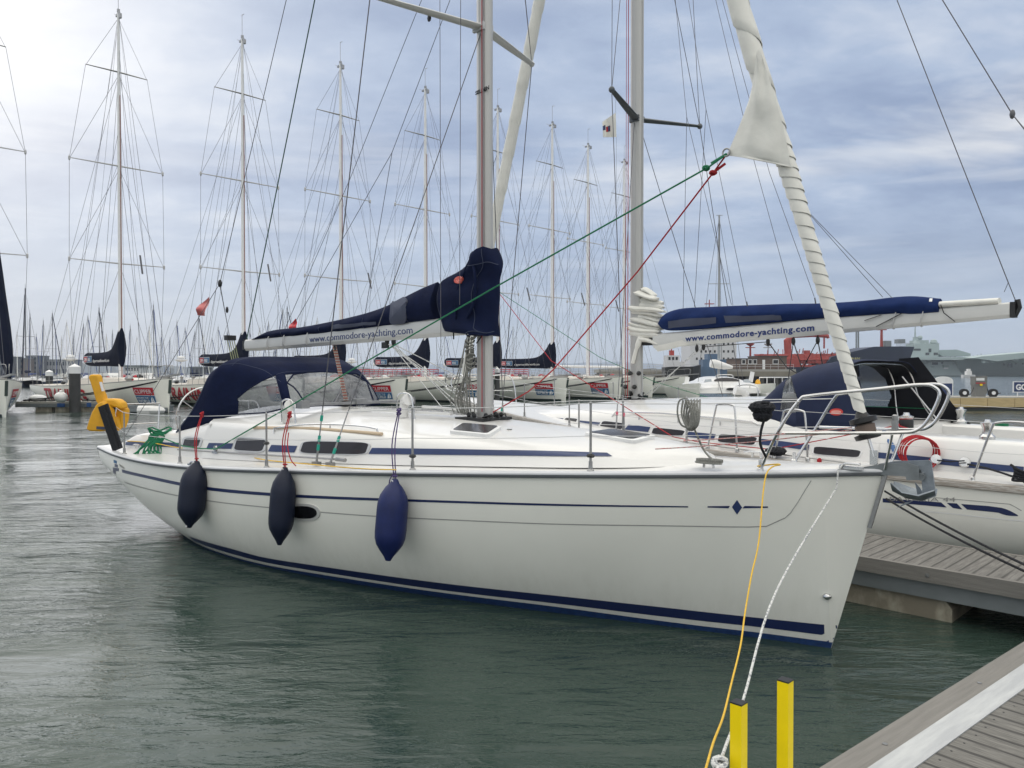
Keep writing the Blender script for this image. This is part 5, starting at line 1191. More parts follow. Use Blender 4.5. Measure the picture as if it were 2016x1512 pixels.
# window on the far (starboard) side too
fa, fb = MB(), MB(); fa.v = a_.v; fb.v = b_.v
far = [(1690,712),(1720,722),(1745,745),(1757,780),(1745,806),(1712,806),(1696,770)]
for f in a_.f:
    c = sum((a_.v[k] for k in f), V((0, 0, 0))) / 4
    (fb if (c.y < -.4 and inpoly(f2.pj(c), far)) else fa).f.append(f)
fb.f += b_.f; fa.m = [0] * len(fa.f); fb.m = [0] * len(fb.f)
h2_ = fa.build('sprayhood', mat("hood_navy", (.010, .018, .055), .85, var=.15, vs=6, bump=.2, bs=12), Y2, 60); solid(h2_, .006)
fb.build('window', vinyl('clear_vinyl_thin', (.75, .77, .78), .24), h2_, 60)
fl_ = MB(); fl_.v = [V((p.x + .008, p.y * .988, p.z - .014)) for p in fa.v]; fl_.f = fa.f; fl_.m = fa.m; fl_.build('inner_shade', canvask, h2_, 60)  # inset copy of the canvas, black to paint the shaded inside
mb = MB()
for k_ in (6, 48): mb.tube([V((p.x + .03, p.y * .95, p.z - .04)) for p in rows[k_]], .014, 8)
mb.tube([V((4.5, -1.2, 2.3)), V((4.0, -1.28, 1.62))], .012, 6); mb.build('hoop', steel, h2_)
hv = a_.bvh(); d_ = decal(f2, hv, [(1647 + 13 * math.cos(a), 811 + 7 * math.sin(a)) for a in [i * math.pi / 10 for i in range(20)]], .014, 3)
if d_:
    bd = d_.build('badge', mat("badge_red2", (.62, .05, .04), .5, var=.1), h2_)
    d_ = decal(f2, hv, [(1647 + 10 * math.cos(a), 811 + 3.4 * math.sin(a)) for a in [i * math.pi / 10 for i in range(20)]], .018, 2)
    if d_: d_.build('badge_panel', mat("badge_pale", (.75, .35, .3), .5), bd)
# side wing aft of the hood, far side; its inside shade coloured black
mb = MB(); mb.sheet([[f2.ry(x, y, yy) for x, y in r_] for r_, yy in (([(1770,706),(1808,703),(1840,745),(1875,795),(1905,830),(1934,854)], -1.30), ([(1768,770),(1800,770),(1830,796),(1862,825),(1895,844),(1930,856)], -1.34), ([(1766,836),(1795,840),(1825,845),(1855,850),(1890,855),(1926,860)], -1.38))], .01); mb.build('side_wing', canvask, Y2)
mb = MB(); mb.box(5.3, 5.36, -1.1, 1.1, 1.0, 1.95); mb.build('companionway', canvask, Y2)
# deck gear: stanchions, boarding gates, lifelines, winches
sx2 = [1.2, 7.6, 8.9, 10.3, 11.6]
s1 = stan(f2, Y2, H2, [(x, 1) for x in sx2[1:]], dzk=.085); s2 = stan(f2, Y2, H2, [(x, -1) for x in sx2], dzk=.085)
def gate(c, w, sg, nm='gate_hoop', hh=.64):
    mb = MB(); x = c; y = sg * (H2.B(x) - .07); z = H2.zs(x) + .09
    mb.tube(spline([V((x + w * .8, y, z)), V((x + w * .45, y, z + hh - .1)), V((x + w * .3, y, z + hh)), V((x - w * .3, y, z + hh)), V((x - w * .45, y, z + hh - .1)), V((x - w * .55, y, z))], 5), .0135, 8)
    for q in (x + w * .8, x - w * .55): mb.lathe([(.03, 0), (.028, .04), (.018, .05)], V((q, y, z)), n=10)
    mb.build(nm, steel, Y2)
for c in (5.72, 4.72): gate(c, .34, 1)
gate(2.3, .5, 1, hh=.66)
for sg, x in ((1, .5), (-1, .5)):
    mb = MB(); mb.tube(spline([V((1.75, sg * 1.9, 1.15)), V((1.6, sg * 1.9, 1.8)), V((1.4, sg * 1.88, 1.86)), V((.2, sg * 1.72, 1.86)), V((-.1, sg * 1.4, 1.86)), V((-.1, sg * .6, 1.86))]), .014, 8); mb.tube([V((.1, sg * 1.6, 1.15)), V((.1, sg * 1.62, 1.86))], .013, 8); mb.build('pushpit', steel, Y2)
for k in (1.0, .5):
    P = [V((2.05, 1.95, 1.15 + .66 * k)), V((2.55, 1.98, 1.15 + .66 * k)), V((4.6, H2.B(4.6) - .07, 1.22 + .64 * k)), V((4.9, H2.B(4.9) - .07, 1.22 + .64 * k)), V((5.6, H2.B(5.6) - .07, 1.26 + .64 * k)), V((5.9, H2.B(5.8) - .07, 1.27 + .64 * k))] + [b.lerp(t, k) for b, t in s1] + [V((12.72, .72, 1.95 if k < 1 else 2.25))]
    mb = MB(); mb.tube(P, .0035, 6); P2 = [V((1.7, -1.9, 1.15 + .68 * k))] + [b.lerp(t, k) for b, t in s2] + [V((12.72, -.72, 1.95 if k < 1 else 2.25))]; mb.tube(P2, .0035, 6); mb.build('lifeline', wirel, Y2)
def winch(p, k=1.0, par=None, m=steel):
    mb = MB(); mb.lathe([(.085 * k, 0), (.085 * k, .03 * k), (.055 * k, .06 * k), (.048 * k, .12 * k), (.07 * k, .17 * k), (.075 * k, .19 * k), (.04 * k, .20 * k), (.03 * k, .23 * k)], p, n=18); return mb.build('winch', m, par)
wA = V((3.62, 1.28, cr(ct2, 3.6))); winch(wA, 1.15, Y2); winch(V((2.72, 1.3, cr(ct2, 2.7))), 1.0, Y2); winch(V((3.7, -1.28, cr(ct2, 3.7))), 1.1, Y2)
mb = MB(); mb.lathe([(.075, .02), (.085, .05), (.085, .13), (.07, .16)], wA + V((0, 0, .03)), n=16); mb.build('winch_cover', black, Y2)
mb = MB(); mb.tube([f2.ry(1740, 850, 1.4), f2.ry(1765, 893, 1.62)], .03, 8); mb.build('strap', mat("blue_strap", (.06, .14, .32), .7), Y2)
mb = MB(); mb.tube(sag(V((MX2 - .5, 1.95, H2.zs(8) + .12)), V((3.3, H2.B(3) - .15, H2.zs(3) + .12)), 0), .010, 6); mb.build('genoa_track', steeld, Y2)
for px, py in ((1843,904),(1899,910)):
    mb = MB(); p = f2.ry(px, py, 1.62); mb.lathe([(.0, -.02), (.055, -.018), (.065, 0), (.055, .018), (0, .02)], p, (0, 1, .4), 16); mb.build('sheet_lead', steel, Y2)
mb = MB(); mb.beam(f2.ry(1850, 872, 1.0), f2.ry(1990, 880, 1.0), .01, .14, up=(0, 0, 1)); mb.build('locker_front', gel, Y2)
mb = MB(); mb.box(1.0, 2.0, .95, 1.45, 1.55, 1.60); 
for q in f2, : mb.tube([V((0, 0, .9)), V((0, 0, 1.8))], .03, 8)
mb.build('seat_top', gel, Y2)
def W2(p): return f2.w(p)
# red coil on the winch, red sheet running forward, green coil beyond, black mooring lines
mb = MB(); random.seed(11)
for k in range(7):
    rx, rz = .20 + .03 * random.random(), .165 + .03 * random.random(); c = W2(f2.ry(1803, 882, 1.70 + .008 * k))
    mb.tube([c + V((rx * math.cos(t), 0, rz * math.sin(t) - .03)) + V((.012 * k * .7, -.01 * k, -.006 * k)) for t in [i * math.pi / 14 for i in range(28)]], .0085, 6, closed=True)
mb.tube([W2(f2.ry(1803, 868, 1.70)) + V((0, 0, .12)), W2(wA + V((.05, .12, .10))), W2(wA + V((.072, .0, .13)))], .0085, 6)
mb.tube([W2(wA + V((.06 * math.cos(t) * 1.2, .06 * math.sin(t) * 1.2, .13 + .004 * t))) for t in [i * .3 for i in range(60)]], .008, 6)
single(mb, 'rope_coil', redr, 'bright red rope coil hanging from the black winch of the second yacht', 'rope coil')
mb = MB(); mb.tube([W2(wA + V((.08, .1, .1))), W2(f2.ry(1640, 862, 1.75)), W2(f2.ry(1520, 885, 1.8)), W2(f2.ry(1375, 870, 1.85)), W2(f2.ry(1325, 860, 1.85)), W2(f2.ry(1200, 782, .9)), W2(f2.ry(1085, 710, .5)), W2(f2.ry(985, 580, .3))], .007, 6)
mb.v = [p for p in mb.v]; single(mb, 'sheet_rope', redr, 'red sheet of the second yacht leading forward from its winch past the mast', 'rope')
rope('sheet_rope', [W2(f2.ry(983, 575, -.2)), W2(f2.ry(1180, 703, -.6)), W2(f2.ry(1290, 752, -1.0)), W2(f2.ry(1420, 790, -1.3)), W2(V((3.8, -1.35, 1.8)))], .006, greenr, 'thin green sheet of the second yacht crossing behind the near mast', 'rope')
mb = MB(); g = W2(f2.ry(1970, 850, -1.35)); random.seed(5)
for k in range(8): mb.tube([g + V((.20 * math.cos(t) + .03 * math.sin(k), .08 * math.sin(t), .06 - .014 * k + .01 * math.sin(3 * t + k))) for t in [i * math.pi / 8 for i in range(16)]], .013, 6, closed=True)
for k in range(6): mb.tube([g + V((.09 * math.cos(t), .09 * math.sin(t), .06 + .012 * k)) for t in [i * math.pi / 8 for i in range(16)]], .012, 6, closed=True)
single(mb, 'rope_coil', greenr, 'green rope coil heaped on the far winch of the second yacht at the right edge', 'rope coil')
for k, (p, q) in enumerate((((1742,967),(2040,1122)), ((1745,982),(2040,1135)))):
    a = W2(V((f2.ry(*p, 2.2).x, 2.2, f2.ry(*p, 2.2).z))); b = at(q[0], q[1], 6.4)
    rope('mooring_rope', sag(a, b, .03), .012, blackr, ('upper' if k == 0 else 'lower') + ' of two parallel black mooring lines running down to the finger pontoon', 'rope', 'black mooring lines')
mb = MB()
for k in range(5): mb.tube(spline([W2(f2.ry(1990 + 6 * k, 915 + 4 * k, 1.95)), W2(f2.ry(2005 - 3 * k, 925 + 5 * k, 2.0)), W2(f2.ry(2030, 935 + 3 * k, 2.0))]), .014, 6)
mb.tube(spline([W2(f2.ry(1905, 914, 1.7)), W2(f2.ry(1950, 924, 1.8)), W2(f2.ry(2010, 945, 1.95)), W2(f2.ry(2030, 965, 2.15))]), .012, 6)
mb.tube([W2(f2.ry(1845, 906, 1.68)), W2(f2.ry(1870, 909, 1.68)), W2(f2.ry(1899, 907, 1.68))], .009, 6)
single(mb, 'mooring_rope', blackr, 'tangle of dark rope on the second yacht stern cleat at the right edge', 'rope')
mb = MB(); c = W2(V((4.98, H2.B(5) - .1, H2.zs(5) + .17))); knot(mb, c, .13, 9, .018, 21, (1, 1, .5)); single(mb, 'rope_coil', blackr, 'low heap of black rope on the second yacht side deck below the hoops', 'rope coil')
for px, py in ((1428,892),(1613,907)):
    mb = MB(); p = W2(f2.ry(px, py, 1.96)); knot(mb, p, .022, 4, .010, px, (1, 1, 1.8)); single(mb, 'rope_lashing', redr, 'red lashing at the foot of the ' + ('left' if px < 1500 else 'right') + ' boarding hoop of the second yacht', 'rope', None, 'red lashings on the boarding hoops')
# club burgee under the spreader
mb = MB(); fl = f2.ry(1187, 240, -1.0); rows_ = []
for t in lin(0, 1, 14):
    x_ = 1212 - 26 * t; rows_.append([W2(f2.ry(x_ + 1.5 * s_, 222 + 48 * s_ + 18 * t * (1 - s_) - 0 * t, 1.0 + .05 * math.sin(t * 7 + s_ * 2))) for s_ in lin(0, 1, 8)])
mb.sheet(rows_, .004); bg_ = single(mb, 'burgee', sail, 'small white burgee with blue and red mark under the second yacht spreader', 'flag')
mb = MB(); mb.tube([rows_[0][0] + V((0, 0, .35)), rows_[0][0], rows_[0][-1], rows_[0][-1] - V((0, 0, 3.6))], .002, 5)
mb.v = [p - V(bg_.location) for p in mb.v]; mb.build('halyard', wire, bg_)
for s0, s1_, cM, t0, t1 in ((.45, .75, navy2, .45, .62), (.45, .75, redp, .62, .75), (.4, .7, navy2, .8, 1.0)):
    mb = MB(); rw_ = []
    for t in lin(t0, t1, 5):
        i = t * 13; i0 = min(int(i), 12); rw_.append([rows_[i0][min(int(s_ * 7), 7)].lerp(rows_[i0 + 1][min(int(s_ * 7), 7)], i - i0) + V((0, -.006, 0)) - V(bg_.location) for s_ in lin(s0, s1_, 4)])
    mb.sheet(rw_, .002); mb.build('flag_mark', cM, bg_)
# ================================================================== water, pontoons
def water_mat():
    m = bpy.data.materials.new('harbour_water'); m.use_nodes = True; t = m.node_tree; p = t.nodes['Principled BSDF']
    p.inputs['Base Color'].default_value = (.016, .034, .026, 1); p.inputs['Roughness'].default_value = .06; p.inputs['IOR'].default_value = 1.333
    tcn = t.nodes.new('ShaderNodeTexCoord')
    def nz(sc, det, rough, rot, loc=(0, 0, 0), s=(1, 1, 1), dist=0):
        mp = t.nodes.new('ShaderNodeMapping'); mp.inputs['Rotation'].default_value = (0, 0, R(rot)); mp.inputs['Scale'].default_value = s; mp.inputs['Location'].default_value = loc
        t.links.new(tcn.outputs['Object'], mp.inputs[0]); n = t.nodes.new('ShaderNodeTexNoise'); n.inputs['Scale'].default_value = sc; n.inputs['Detail'].default_value = det; n.inputs['Roughness'].default_value = rough; n.inputs['Distortion'].default_value = dist
        t.links.new(mp.outputs[0], n.inputs['Vector']); return n.outputs[0]
    a = nz(1.1, 3, .5, 20, s=(.6, 1.7, 1), dist=.5); b = nz(4.5, 4, .6, -12, (4, 1, 0), (.55, 1.5, 1), .6); c = nz(17, 3, .55, 8, (9, 2, 0), (.5, 1.5, 1), .3)
    def mul(x, k):
        n = t.nodes.new('ShaderNodeMath'); n.operation = 'MULTIPLY'; n.inputs[1].default_value = k; t.links.new(x, n.inputs[0]); return n.outputs[0]
    def add(x, y):
        n = t.nodes.new('ShaderNodeMath'); n.operation = 'ADD'; t.links.new(x, n.inputs[0]); t.links.new(y, n.inputs[1]); return n.outputs[0]
    calm = nz(.35, 2, .5, 0, (2, 7, 0), (1, 1, 1), .4)     # calmer and rougher patches
    cr_ = t.nodes.new('ShaderNodeMapRange'); cr_.inputs[1].default_value = .38; cr_.inputs[2].default_value = .62; cr_.inputs[3].default_value = .35; cr_.inputs[4].default_value = 1.2; t.links.new(calm, cr_.inputs[0])
    h = add(mul(a, .085), add(mul(b, .030), mul(c, .006)))
    hm_ = t.nodes.new('ShaderNodeMath'); hm_.operation = 'MULTIPLY'; t.links.new(h, hm_.inputs[0]); t.links.new(cr_.outputs[0], hm_.inputs[1])
    bm = t.nodes.new('ShaderNodeBump'); bm.inputs['Strength'].default_value = 1; bm.inputs['Distance'].default_value = 1.0
    t.links.new(hm_.outputs[0], bm.inputs['Height']); t.links.new(bm.outputs[0], p.inputs['Normal'])
    # cloudy green silt in soft patches
    s_ = nz(.22, 3, .5, 30, (5, 5, 0)); r = t.nodes.new('ShaderNodeValToRGB'); r.color_ramp.elements[0].position = .35; r.color_ramp.elements[1].position = .7
    r.color_ramp.elements[0].color = (.023, .041, .034, 1); r.color_ramp.elements[1].color = (.038, .062, .050, 1)
    t.links.new(s_, r.inputs[0]); t.links.new(r.outputs[0], p.inputs['Base Color'])
    return m
mb = MB()
rings_ = [0, .5, 3, 8, 20, 60, 200, 600, 2000, 9000]
mb.loft([[V((max(r_, .01) * math.cos(2 * math.pi * j / 48), max(r_, .01) * math.sin(2 * math.pi * j / 48), 0)) for j in range(48)] for r_ in rings_])
wt_ = mb.build('water', water_mat(), None); tag(wt_, 'green-grey rippled harbour water', 'water', None, 'structure')
plank = wave_mat("weathered_planks", (.10, .095, .088), (.235, .225, .21), 2.7, 'X', .85, .08, .5, 'SIN', .6, grain=(7, .5, 1))
plank2 = wave_mat("grooved_planks", (.085, .08, .075), (.24, .23, .21), 2.3, 'X', .85, .07, .6, 'SIN', .75, grain=(16, .9, 1))
conc = mat("wet_concrete", (.22, .195, .15), .85, col2=(.42, .39, .31), vs=3.5, bump=.4, bs=14, stretch=(1, 1, .6))
concw = mat("pale_concrete", (.34, .33, .30), .85, var=.15, vs=5, bump=.2)
wood_e = mat("grey_timber_edge", (.20, .19, .175), .85, var=.2, vs=3, stretch=(.6, 12, 12), bump=.3, bs=20)
# walkway the camera stands on
fw = Frame(1.456, 3.6, 39.1)
T = thing('walkway_pontoon', 'weathered timber walkway with white edge strip in the lower right corner', 'pontoon', fw)
mb = MB(); mb.box(-6, 12, -3.2, -.292, .44, .50); mb.build('planking', plank2, T, 0)
mb = MB(); mb.box(-6, 12, -.29, -.152, .44, .505); mb.build('edge_strip', mat("pale_edge_strip", (.40, .41, .42), .6, col2=(.50, .51, .51), vs=2.5, stretch=(.6, 5, 5), bump=.15, bs=30), T)
mb = MB(); mb.box(-6, 12, -.15, -.032, .40, .498); mb.box(-6, 12, -.029, .0, .36, .495); mb.build('timber_edge', wood_e, T)
mb = MB(); mb.box(-6, 12, -3.0, -.04, .15, .40); mb.build('float', conc, T)
mb = MB()
for x in (-1.2, .45, 1.65, 2.9, 4.3): mb.lathe([(.0, .0), (.013, .001), (.013, .004), (0, .005)], V((x, -.09, .498)), n=10)
mb.build('bolt_heads', steeld, T)
mb = MB()
for k in range(34):
    for y in (-.335, -.75, -1.15): mb.lathe([(0, 0), (.0055, .0), (.0055, .0015), (0, .002)], V((-.6 + k * .1366, y + .006 * math.sin(k * 5), .50)), n=6)
mb.build('screw_heads', black, T)
# finger pontoon between the two yachts
ff = Frame(4.86, 6.37, 134.7)
T = thing('finger_pontoon', 'grooved timber finger pontoon on concrete floats between the two yachts', 'pontoon', ff)
mb = MB(); mb.box(-1.5, 9.5, -1.16, -.06, .45, .50); mb.build('planking', plank, T, 0)
mb = MB(); mb.box(-1.5, 9.5, -.057, .0, .36, .503); mb.box(-1.5, 9.5, -1.22, -1.163, .36, .503); mb.build('timber_edge', wood_e, T)
mb = MB(); mb.box(-1.5, 9.5, -.10, -.045, .20, .357); mb.box(-1.5, 9.5, -1.18, -1.12, .20, .357); mb.build('steel_beam', mat("galv_beam", (.20, .22, .23), .6, .3, var=.15, vs=3), T)
e_ = ff.rz_(1872, 1228, 0.0)
mb = MB()
for a in (e_.x, e_.x + 4.6):
    pr = [(0, -.4), (2.9, -.4), (2.9, .20), (.06, .20), (0, .12)]; mb.prism([(a + u, v) for u, v in pr], lambda u, v, w: V((u, -.61 + w, v)), 1.06)
mb.build('float', conc, T)
mb = MB(); q_ = ff.rz_(1835, 1129, .42); mb.lathe([(.0, 0), (.02, 0), (.02, .006), (0, .007)], V((q_.x, .0, .43)), (0, 1, 0), 12); mb.build('bolt', steeld, T)
# two yellow square posts at the walkway edge
for k, (px, py, wpx, lb) in enumerate(((1453, 1384, 34, 'left yellow square post with the white mooring line passing behind it'), (1545, 1340, 32, 'right, farther of the two yellow square posts, standing clear of any rope'))):
    q = (px - 1008) / F; Y_ = 2.413 / (1 - .815 * q); P = V((q * Y_, Y_, .5)) + V((.63, -.775, 0)) * .01; top = at(px, py, P.y); s_ = wpx / F * P.y * .5
    fr = Frame(P.x, P.y, 39, .5)
    T = thing('post', lb, 'post', fr, 'yellow posts on the walkway edge')
    fr2 = Matrix.Rotation(R(5), 4, 'Z')
    mb = MB(); d = s_ * 1.02; h_ = top.z - .5
    pts = [V((0, -d, 0)), V((d, 0, 0)), V((0, d, 0)), V((-d, 0, 0))]; Rz = Matrix.Rotation(-fr.rz, 4, 'Z')
    mb.loft([[Rz @ (p + V((0, 0, z))) for p in pts] for z in (0, h_)], cap=False); mb.build('shaft', yelpaint, T, 10)
    mb = MB(); mb.loft([[Rz @ (p * 1.01 + V((0, 0, z))) for p in pts] for z in (h_, h_ + .006)], cap=True); mb.build('cap', black, T, 10)
    mb = MB(); mb.box(-.06, .06, -.06, .06, 0, .012); mb.build('base_plate', galv, T)
# ================================================================== the race yachts
H3 = Hull(21.0, [(0,1.45),(5,1.42),(10,1.5),(15,1.68),(21,2.02)], [(0,.02),(.02,.22),(.05,.52),(.1,.95),(.2,1.62),(.35,2.25),(.5,2.6),(.7,2.78),(.85,2.72),(1,2.5)],
          [(0,.35),(1,.12),(2,-.05),(4,-.3),(10,-.5),(19,-.4),(20.6,-.3),(21,0)], ([(0,2.6),(.4,2.8),(.8,1.8),(.93,1.35),(1,1.2)], [(0,.5),(.4,.48),(.8,.75),(1,1.0)]), .28)
mL = [(-54, 46.6), (238, 52), (480, 56), (672, 60.6), (838, 65.8), (980, 70.5), (1087, 75), (1157, 82), (1228, 88)]
def cf(i):
    px, Y = mL[i]; X = (px - 1008) / F * Y; return Frame(X - 12.5 * .7071, Y + 12.5 * .7071, -45)
hmm = MB(); H3.mesh(hmm, nx=44, nz=14); ring = [V((0, -H3.b(0, z), z)) for z in lin(1.45, .351, 8)] + [V((0, H3.b(0, z), z)) for z in lin(.351, 1.45, 8)]; hmm.add(ring, [tuple(range(len(ring)))]); hb3 = hmm.bvh()
def race_yacht(i, label, covered=True, training=False, proto=None):
    f = cf(i); T = thing('race_yacht', label, 'racing yacht', f, 'white ocean racing yachts moored in a row')
    if proto is not None:
        for ch in list(proto.children):
            if ch.name.split('.')[0] == 'team_lettering' and not training: continue
            if not covered and ch.name.split('.')[0] in ('boom_cover',): continue
            copy_tree(ch, T)
        return T, f
    hmm.build('hull', hullg, T, 60)
    mb = MB()
    for sg in (-1, 1): H3.strip(mb, 1.6, 20.8, lambda x: .16, lambda x: .0, sg, 40)
    mb.build('waterline_stripe', mat("dark_waterline", (.01, .03, .03), .6), T, 60)
    mb = MB()
    for sg in (-1, 1): mb.loft([[V((x, sg * max(H3.B(x) - .02, 0) * (1 - t), H3.zs(x) + .02 + .09 * t)) for t in (0, .5, 1)] for x in lin(0, 21, 30)], ring_closed=False, flip=sg < 0)
    mb.build('deck', mat("race_deck", (.5, .47, .42), .7, var=.08), T, 40)
    mb = MB()
    rr = [[V((x, s_ * w, z)) for s_, w, z in ((-1, w_ + .12, H3.zs(x) + .03), (-1, w_, zt - .05), (-1, w_ * .6, zt), (1, w_ * .6, zt), (1, w_, zt - .05), (1, w_ + .12, H3.zs(x) + .03))] for x, w_, zt in ((6.2, 1.5, 1.95), (9, 1.5, 2.05), (12.5, 1.25, 2.08), (15, .8, 2.06), (16.8, .35, 1.95))]
    mb.loft(rr, ring_closed=False, flip=True); mb.add(rr[0], [tuple(range(6))]); mb.build('coachroof', mat("race_cabin", (.62, .58, .52), .6, var=.06), T, 30)
    mb = MB()
    for sg in (-1, 1): mb.tube([V((x, sg * (H3.B(x) - .01), H3.zs(x) + .03)) for x in lin(0, 20.9, 24)], .03, 5)
    mb.build('toe_rail', crease, T)
    # rig
    mb = MB(); mb.loft([oval(V((12.5, 0, z)), a, b, 12) for z, a, b in ((2.0, .19, .13), (16, .18, .12), (24, .12, .09), (26.6, .10, .08))], cap=True)
    for z in (8.9, 15.5): mb.box(12.62, 12.72, -.06, .06, z, z + .25)
    mst = mb.build('mast', mastw, T)
    mb = MB(); mb.tube([(12.72, 0, 2), (12.72, 0, 21)], .03, 5); mb.build('halyard', mat("rust_line", (.28, .12, .10), .8), mst)
    mb = MB(); mb.box(12.1, 12.75, -.05, .05, 26.4, 26.55); mb.tube([(12.5, 0, 26.5), (12.5, 0, 28.3)], .018, 5); mb.tube([(12.5, 0, 28.25), (12.8, 0, 28.25)], .02, 5); mb.tube([(12.2, 0, 26.5), (11.7, 0, 26.75)], .015, 5); mb.box(12.45, 12.6, -.08, .08, 26.6, 26.8); mb.box(12.75, 12.95, -.08, .08, 26.1, 26.4); mb.build('masthead_gear', steeld, mst)
    sps = [(9.75, 3.0), (16.3, 2.95), (22.6, 1.95)]
    for k, (z, w) in enumerate(sps):
        mb = MB(); mb.tube([(12.2, -w, z + .08), (12.5, 0, z), (12.2, w, z + .08)], [.03, .055, .03], 6); 
        if k < 2:
            for sg in (-1, 1): mb.ball((12.2, sg * w, z + .06), .13, 6, .8, .6, 1.5)
        mb.build('spreader', steeld if k == 2 else mat("spreader_white", (.5, .5, .5), .5), T)
    mb = MB(); r_ = .0115
    for sg in (-1, 1):
        ch = V((12.0, sg * 2.72, 1.7)); P = [V((12.2, sg * w, z)) for z, w in sps]; tp = V((12.5, 0, 26.2))
        for a, b in ((ch, P[0]), (P[0], P[1]), (P[1], P[2]), (P[2], tp), (V((12.3, sg * 2.5, 1.7)), V((12.5, 0, 9.6))), (P[0], V((12.5, 0, 16.1))), (P[1], V((12.5, 0, 22.4)))): mb.tube([a, b], r_, 4)
        mb.tube([V((.4, sg * 2.2, 1.5)), V((12.4, 0, 22.3))], r_, 4); mb.tube([V((.4, sg * 2.2, 1.5)), V((12.4, 0, 16.6))], r_ * .8, 4); mb.tube([V((9.0, sg * 2.6, 1.6)), V((12.4, 0, 25.6))], .011, 4); mb.tube([V((11, sg * 2.7, 1.6)), V((12.6, 0, 19))], .011, 4)
    mb.build('shrouds', wire, T)
    mb = MB()
    for xb, zt in ((20.7, 26.2), (19.6, 22.6), (16.9, 16.4)): mb.tube([V((xb, 0, H3.zs(xb) + .1)), V((12.65, 0, zt))], .013, 4)
    mb.tube([V((18.3, .3, 1.9)), V((12.7, 0, 26))], .008, 4); mb.tube([V((14.6, -.4, 2.0)), V((12.7, 0, 24))], .008, 4); mb.tube([V((.3, 0, 1.5)), V((12.4, 0, 26.2))], .011, 4); mb.tube([V((5.2, 0, 3.5)), V((12.4, 0, 26))], .008, 4)
    mb.tube([V((16.2, 0, 9.9)), V((16.6, 0, 8.7))], .06, 6); mb.build('stays', wire, T)
    mb = MB(); mb.loft([[V((x, .13 * math.cos(a), z + .15 * math.sin(a))) for a in [j * math.pi / 5 for j in range(10)]] for x, z in ((4.9, 3.18), (12.35, 3.05))], cap=True); mb.build('boom', mastw, T)
    # navy boom cover: low at the end, sweeping up the mast
    tt = [(5.05, 3.72), (5.4, 3.86), (7, 3.84), (9.4, 3.86), (10.6, 4.0), (11.3, 4.35), (11.8, 4.85), (12.1, 5.25), (12.35, 5.42), (12.8, 5.42)]; tb2_ = [(5.05, 3.25), (5.4, 2.98), (7, 2.86), (10, 2.84), (12.8, 2.76)]; rr = []
    for x in lin(5.05, 12.8, 40):
        a, b = cr(tt, x), cr(tb2_, x); h_, c_ = (a - b) / 2, (a + b) / 2; w_ = .26 if x > 5.2 else .12
        rr.append([V((x, w_ * math.cos(an) * (1 - .3 * max(0, math.sin(an))) * (1 + .06 * math.sin(x * 5 + an * 3)), c_ + h_ * math.sin(an))) for an in [2 * math.pi * j / 14 for j in range(14)]])
    mb = MB(); mb.loft(rr, cap=True); bc_ = mb.build('boom_cover', mat("race_cover", (.005, .008, .022), .9, spec=.15, var=.25, vs=2.5, bump=.3, bs=3), T, 60)
    for c0, c1, m_ in ((5.55, 6.30, redp), (6.32, 7.25, bluep)):
        mb = MB(); mb.box(c0, c1, -.285, -.27, 3.18, 3.56); mb.build('cover_panel', m_, bc_)
    mb = MB(); mb.box(5.50, 7.30, -.272, -.268, 3.13, 3.61); mb.build('cover_panel', mat("panel_grey", (.4, .42, .45), .6), bc_)
    text_fit('CLIPPER', lambda u, v, w: V((5.6 + u, -.292 - w, 3.24 + v)), .64, .24, depth=.006).build('lettering', whitep, bc_)
    text_fit('WORLD', lambda u, v, w: V((6.4 + u, -.292 - w, 3.24 + v)), .58, .24, depth=.006).build('lettering', whitep, bc_)
    text_fit('clipperroundtheworld.com', lambda u, v, w: V((7.6 + u, -.30 - w, 3.14 + v)), 3.5, .22, depth=.006).build('lettering', whitep, bc_)
    # deck clutter, pulpit, guard rails, radar mast
    mb = MB()
    for sg in (-1, 1):
        for k, x in enumerate(lin(.8, 18.6, 11)): y = sg * (H3.B(x) - .08); mb.tube([V((x, y, H3.zs(x))), V((x, y, H3.zs(x) + .75))], .018, 4)
        for h_ in (.74, .40): mb.tube([V((x, sg * (H3.B(x) - .08), H3.zs(x) + h_)) for x in lin(.2, 18.8, 14)], .009, 4)
        mb.tube(spline([V((18.8, sg * .55, 1.95)), V((18.9, sg * .55, 2.7)), V((20.2, sg * .3, 2.78)), V((21.2, sg * .08, 2.8)), V((21.2, sg * .08, 2.3))], 3), .022, 5)
    mb.build('guard_rail', steeld, T)
    mb = MB(); mb.prism([(19.0, 2.0), (22.3, 2.24), (22.3, 2.34), (20.4, 2.22), (19.0, 2.12)], lambda u, v, w: V((u, w, v)), .16); mb.build('bowsprit', mat("sprit_grey", (.28, .28, .28), .5), T)
    mb = MB(); mb.beam((21.0, 0, 1.95), (20.86, 0, 1.15), .14, .10); mb.build('stem_guard', mat("stem_dark", (.05, .07, .06), .6), T)
    mb = MB(); mb.tube([(1.0, -.5, 1.5), (1.2, 0, 3.3), (1.0, .5, 1.5)], .04, 5); mb.tube([(1.2, 0, 3.3), (1.2, 0, 3.6)], .05, 6); mb.lathe([(.1, 0), (.5, .12), (.5, .2), (.1, .24)], V((1.2, 0, 3.3)), n=12); mb.lathe([(.28, 0), (.33, .08), (.28, .2), (0, .26)], V((1.2, 0, 3.56)), n=12); mb.build('radar_mast', whitep, T)
    random.seed(31); mb = MB()
    for k in range(16):
        x = random.uniform(2, 17); y = random.uniform(-1.0, 1.0); z = H3.zs(x) + .1; s_ = random.uniform(.12, .3); mb = MB(); mb.ball((x, y, z + s_ * .6 + (.3 if 6 < x < 16 else 0)), s_, 8, 1.5, 1, .8); mb.build('sail_bag', (black, redp, gel, steeld)[k % 4], T)
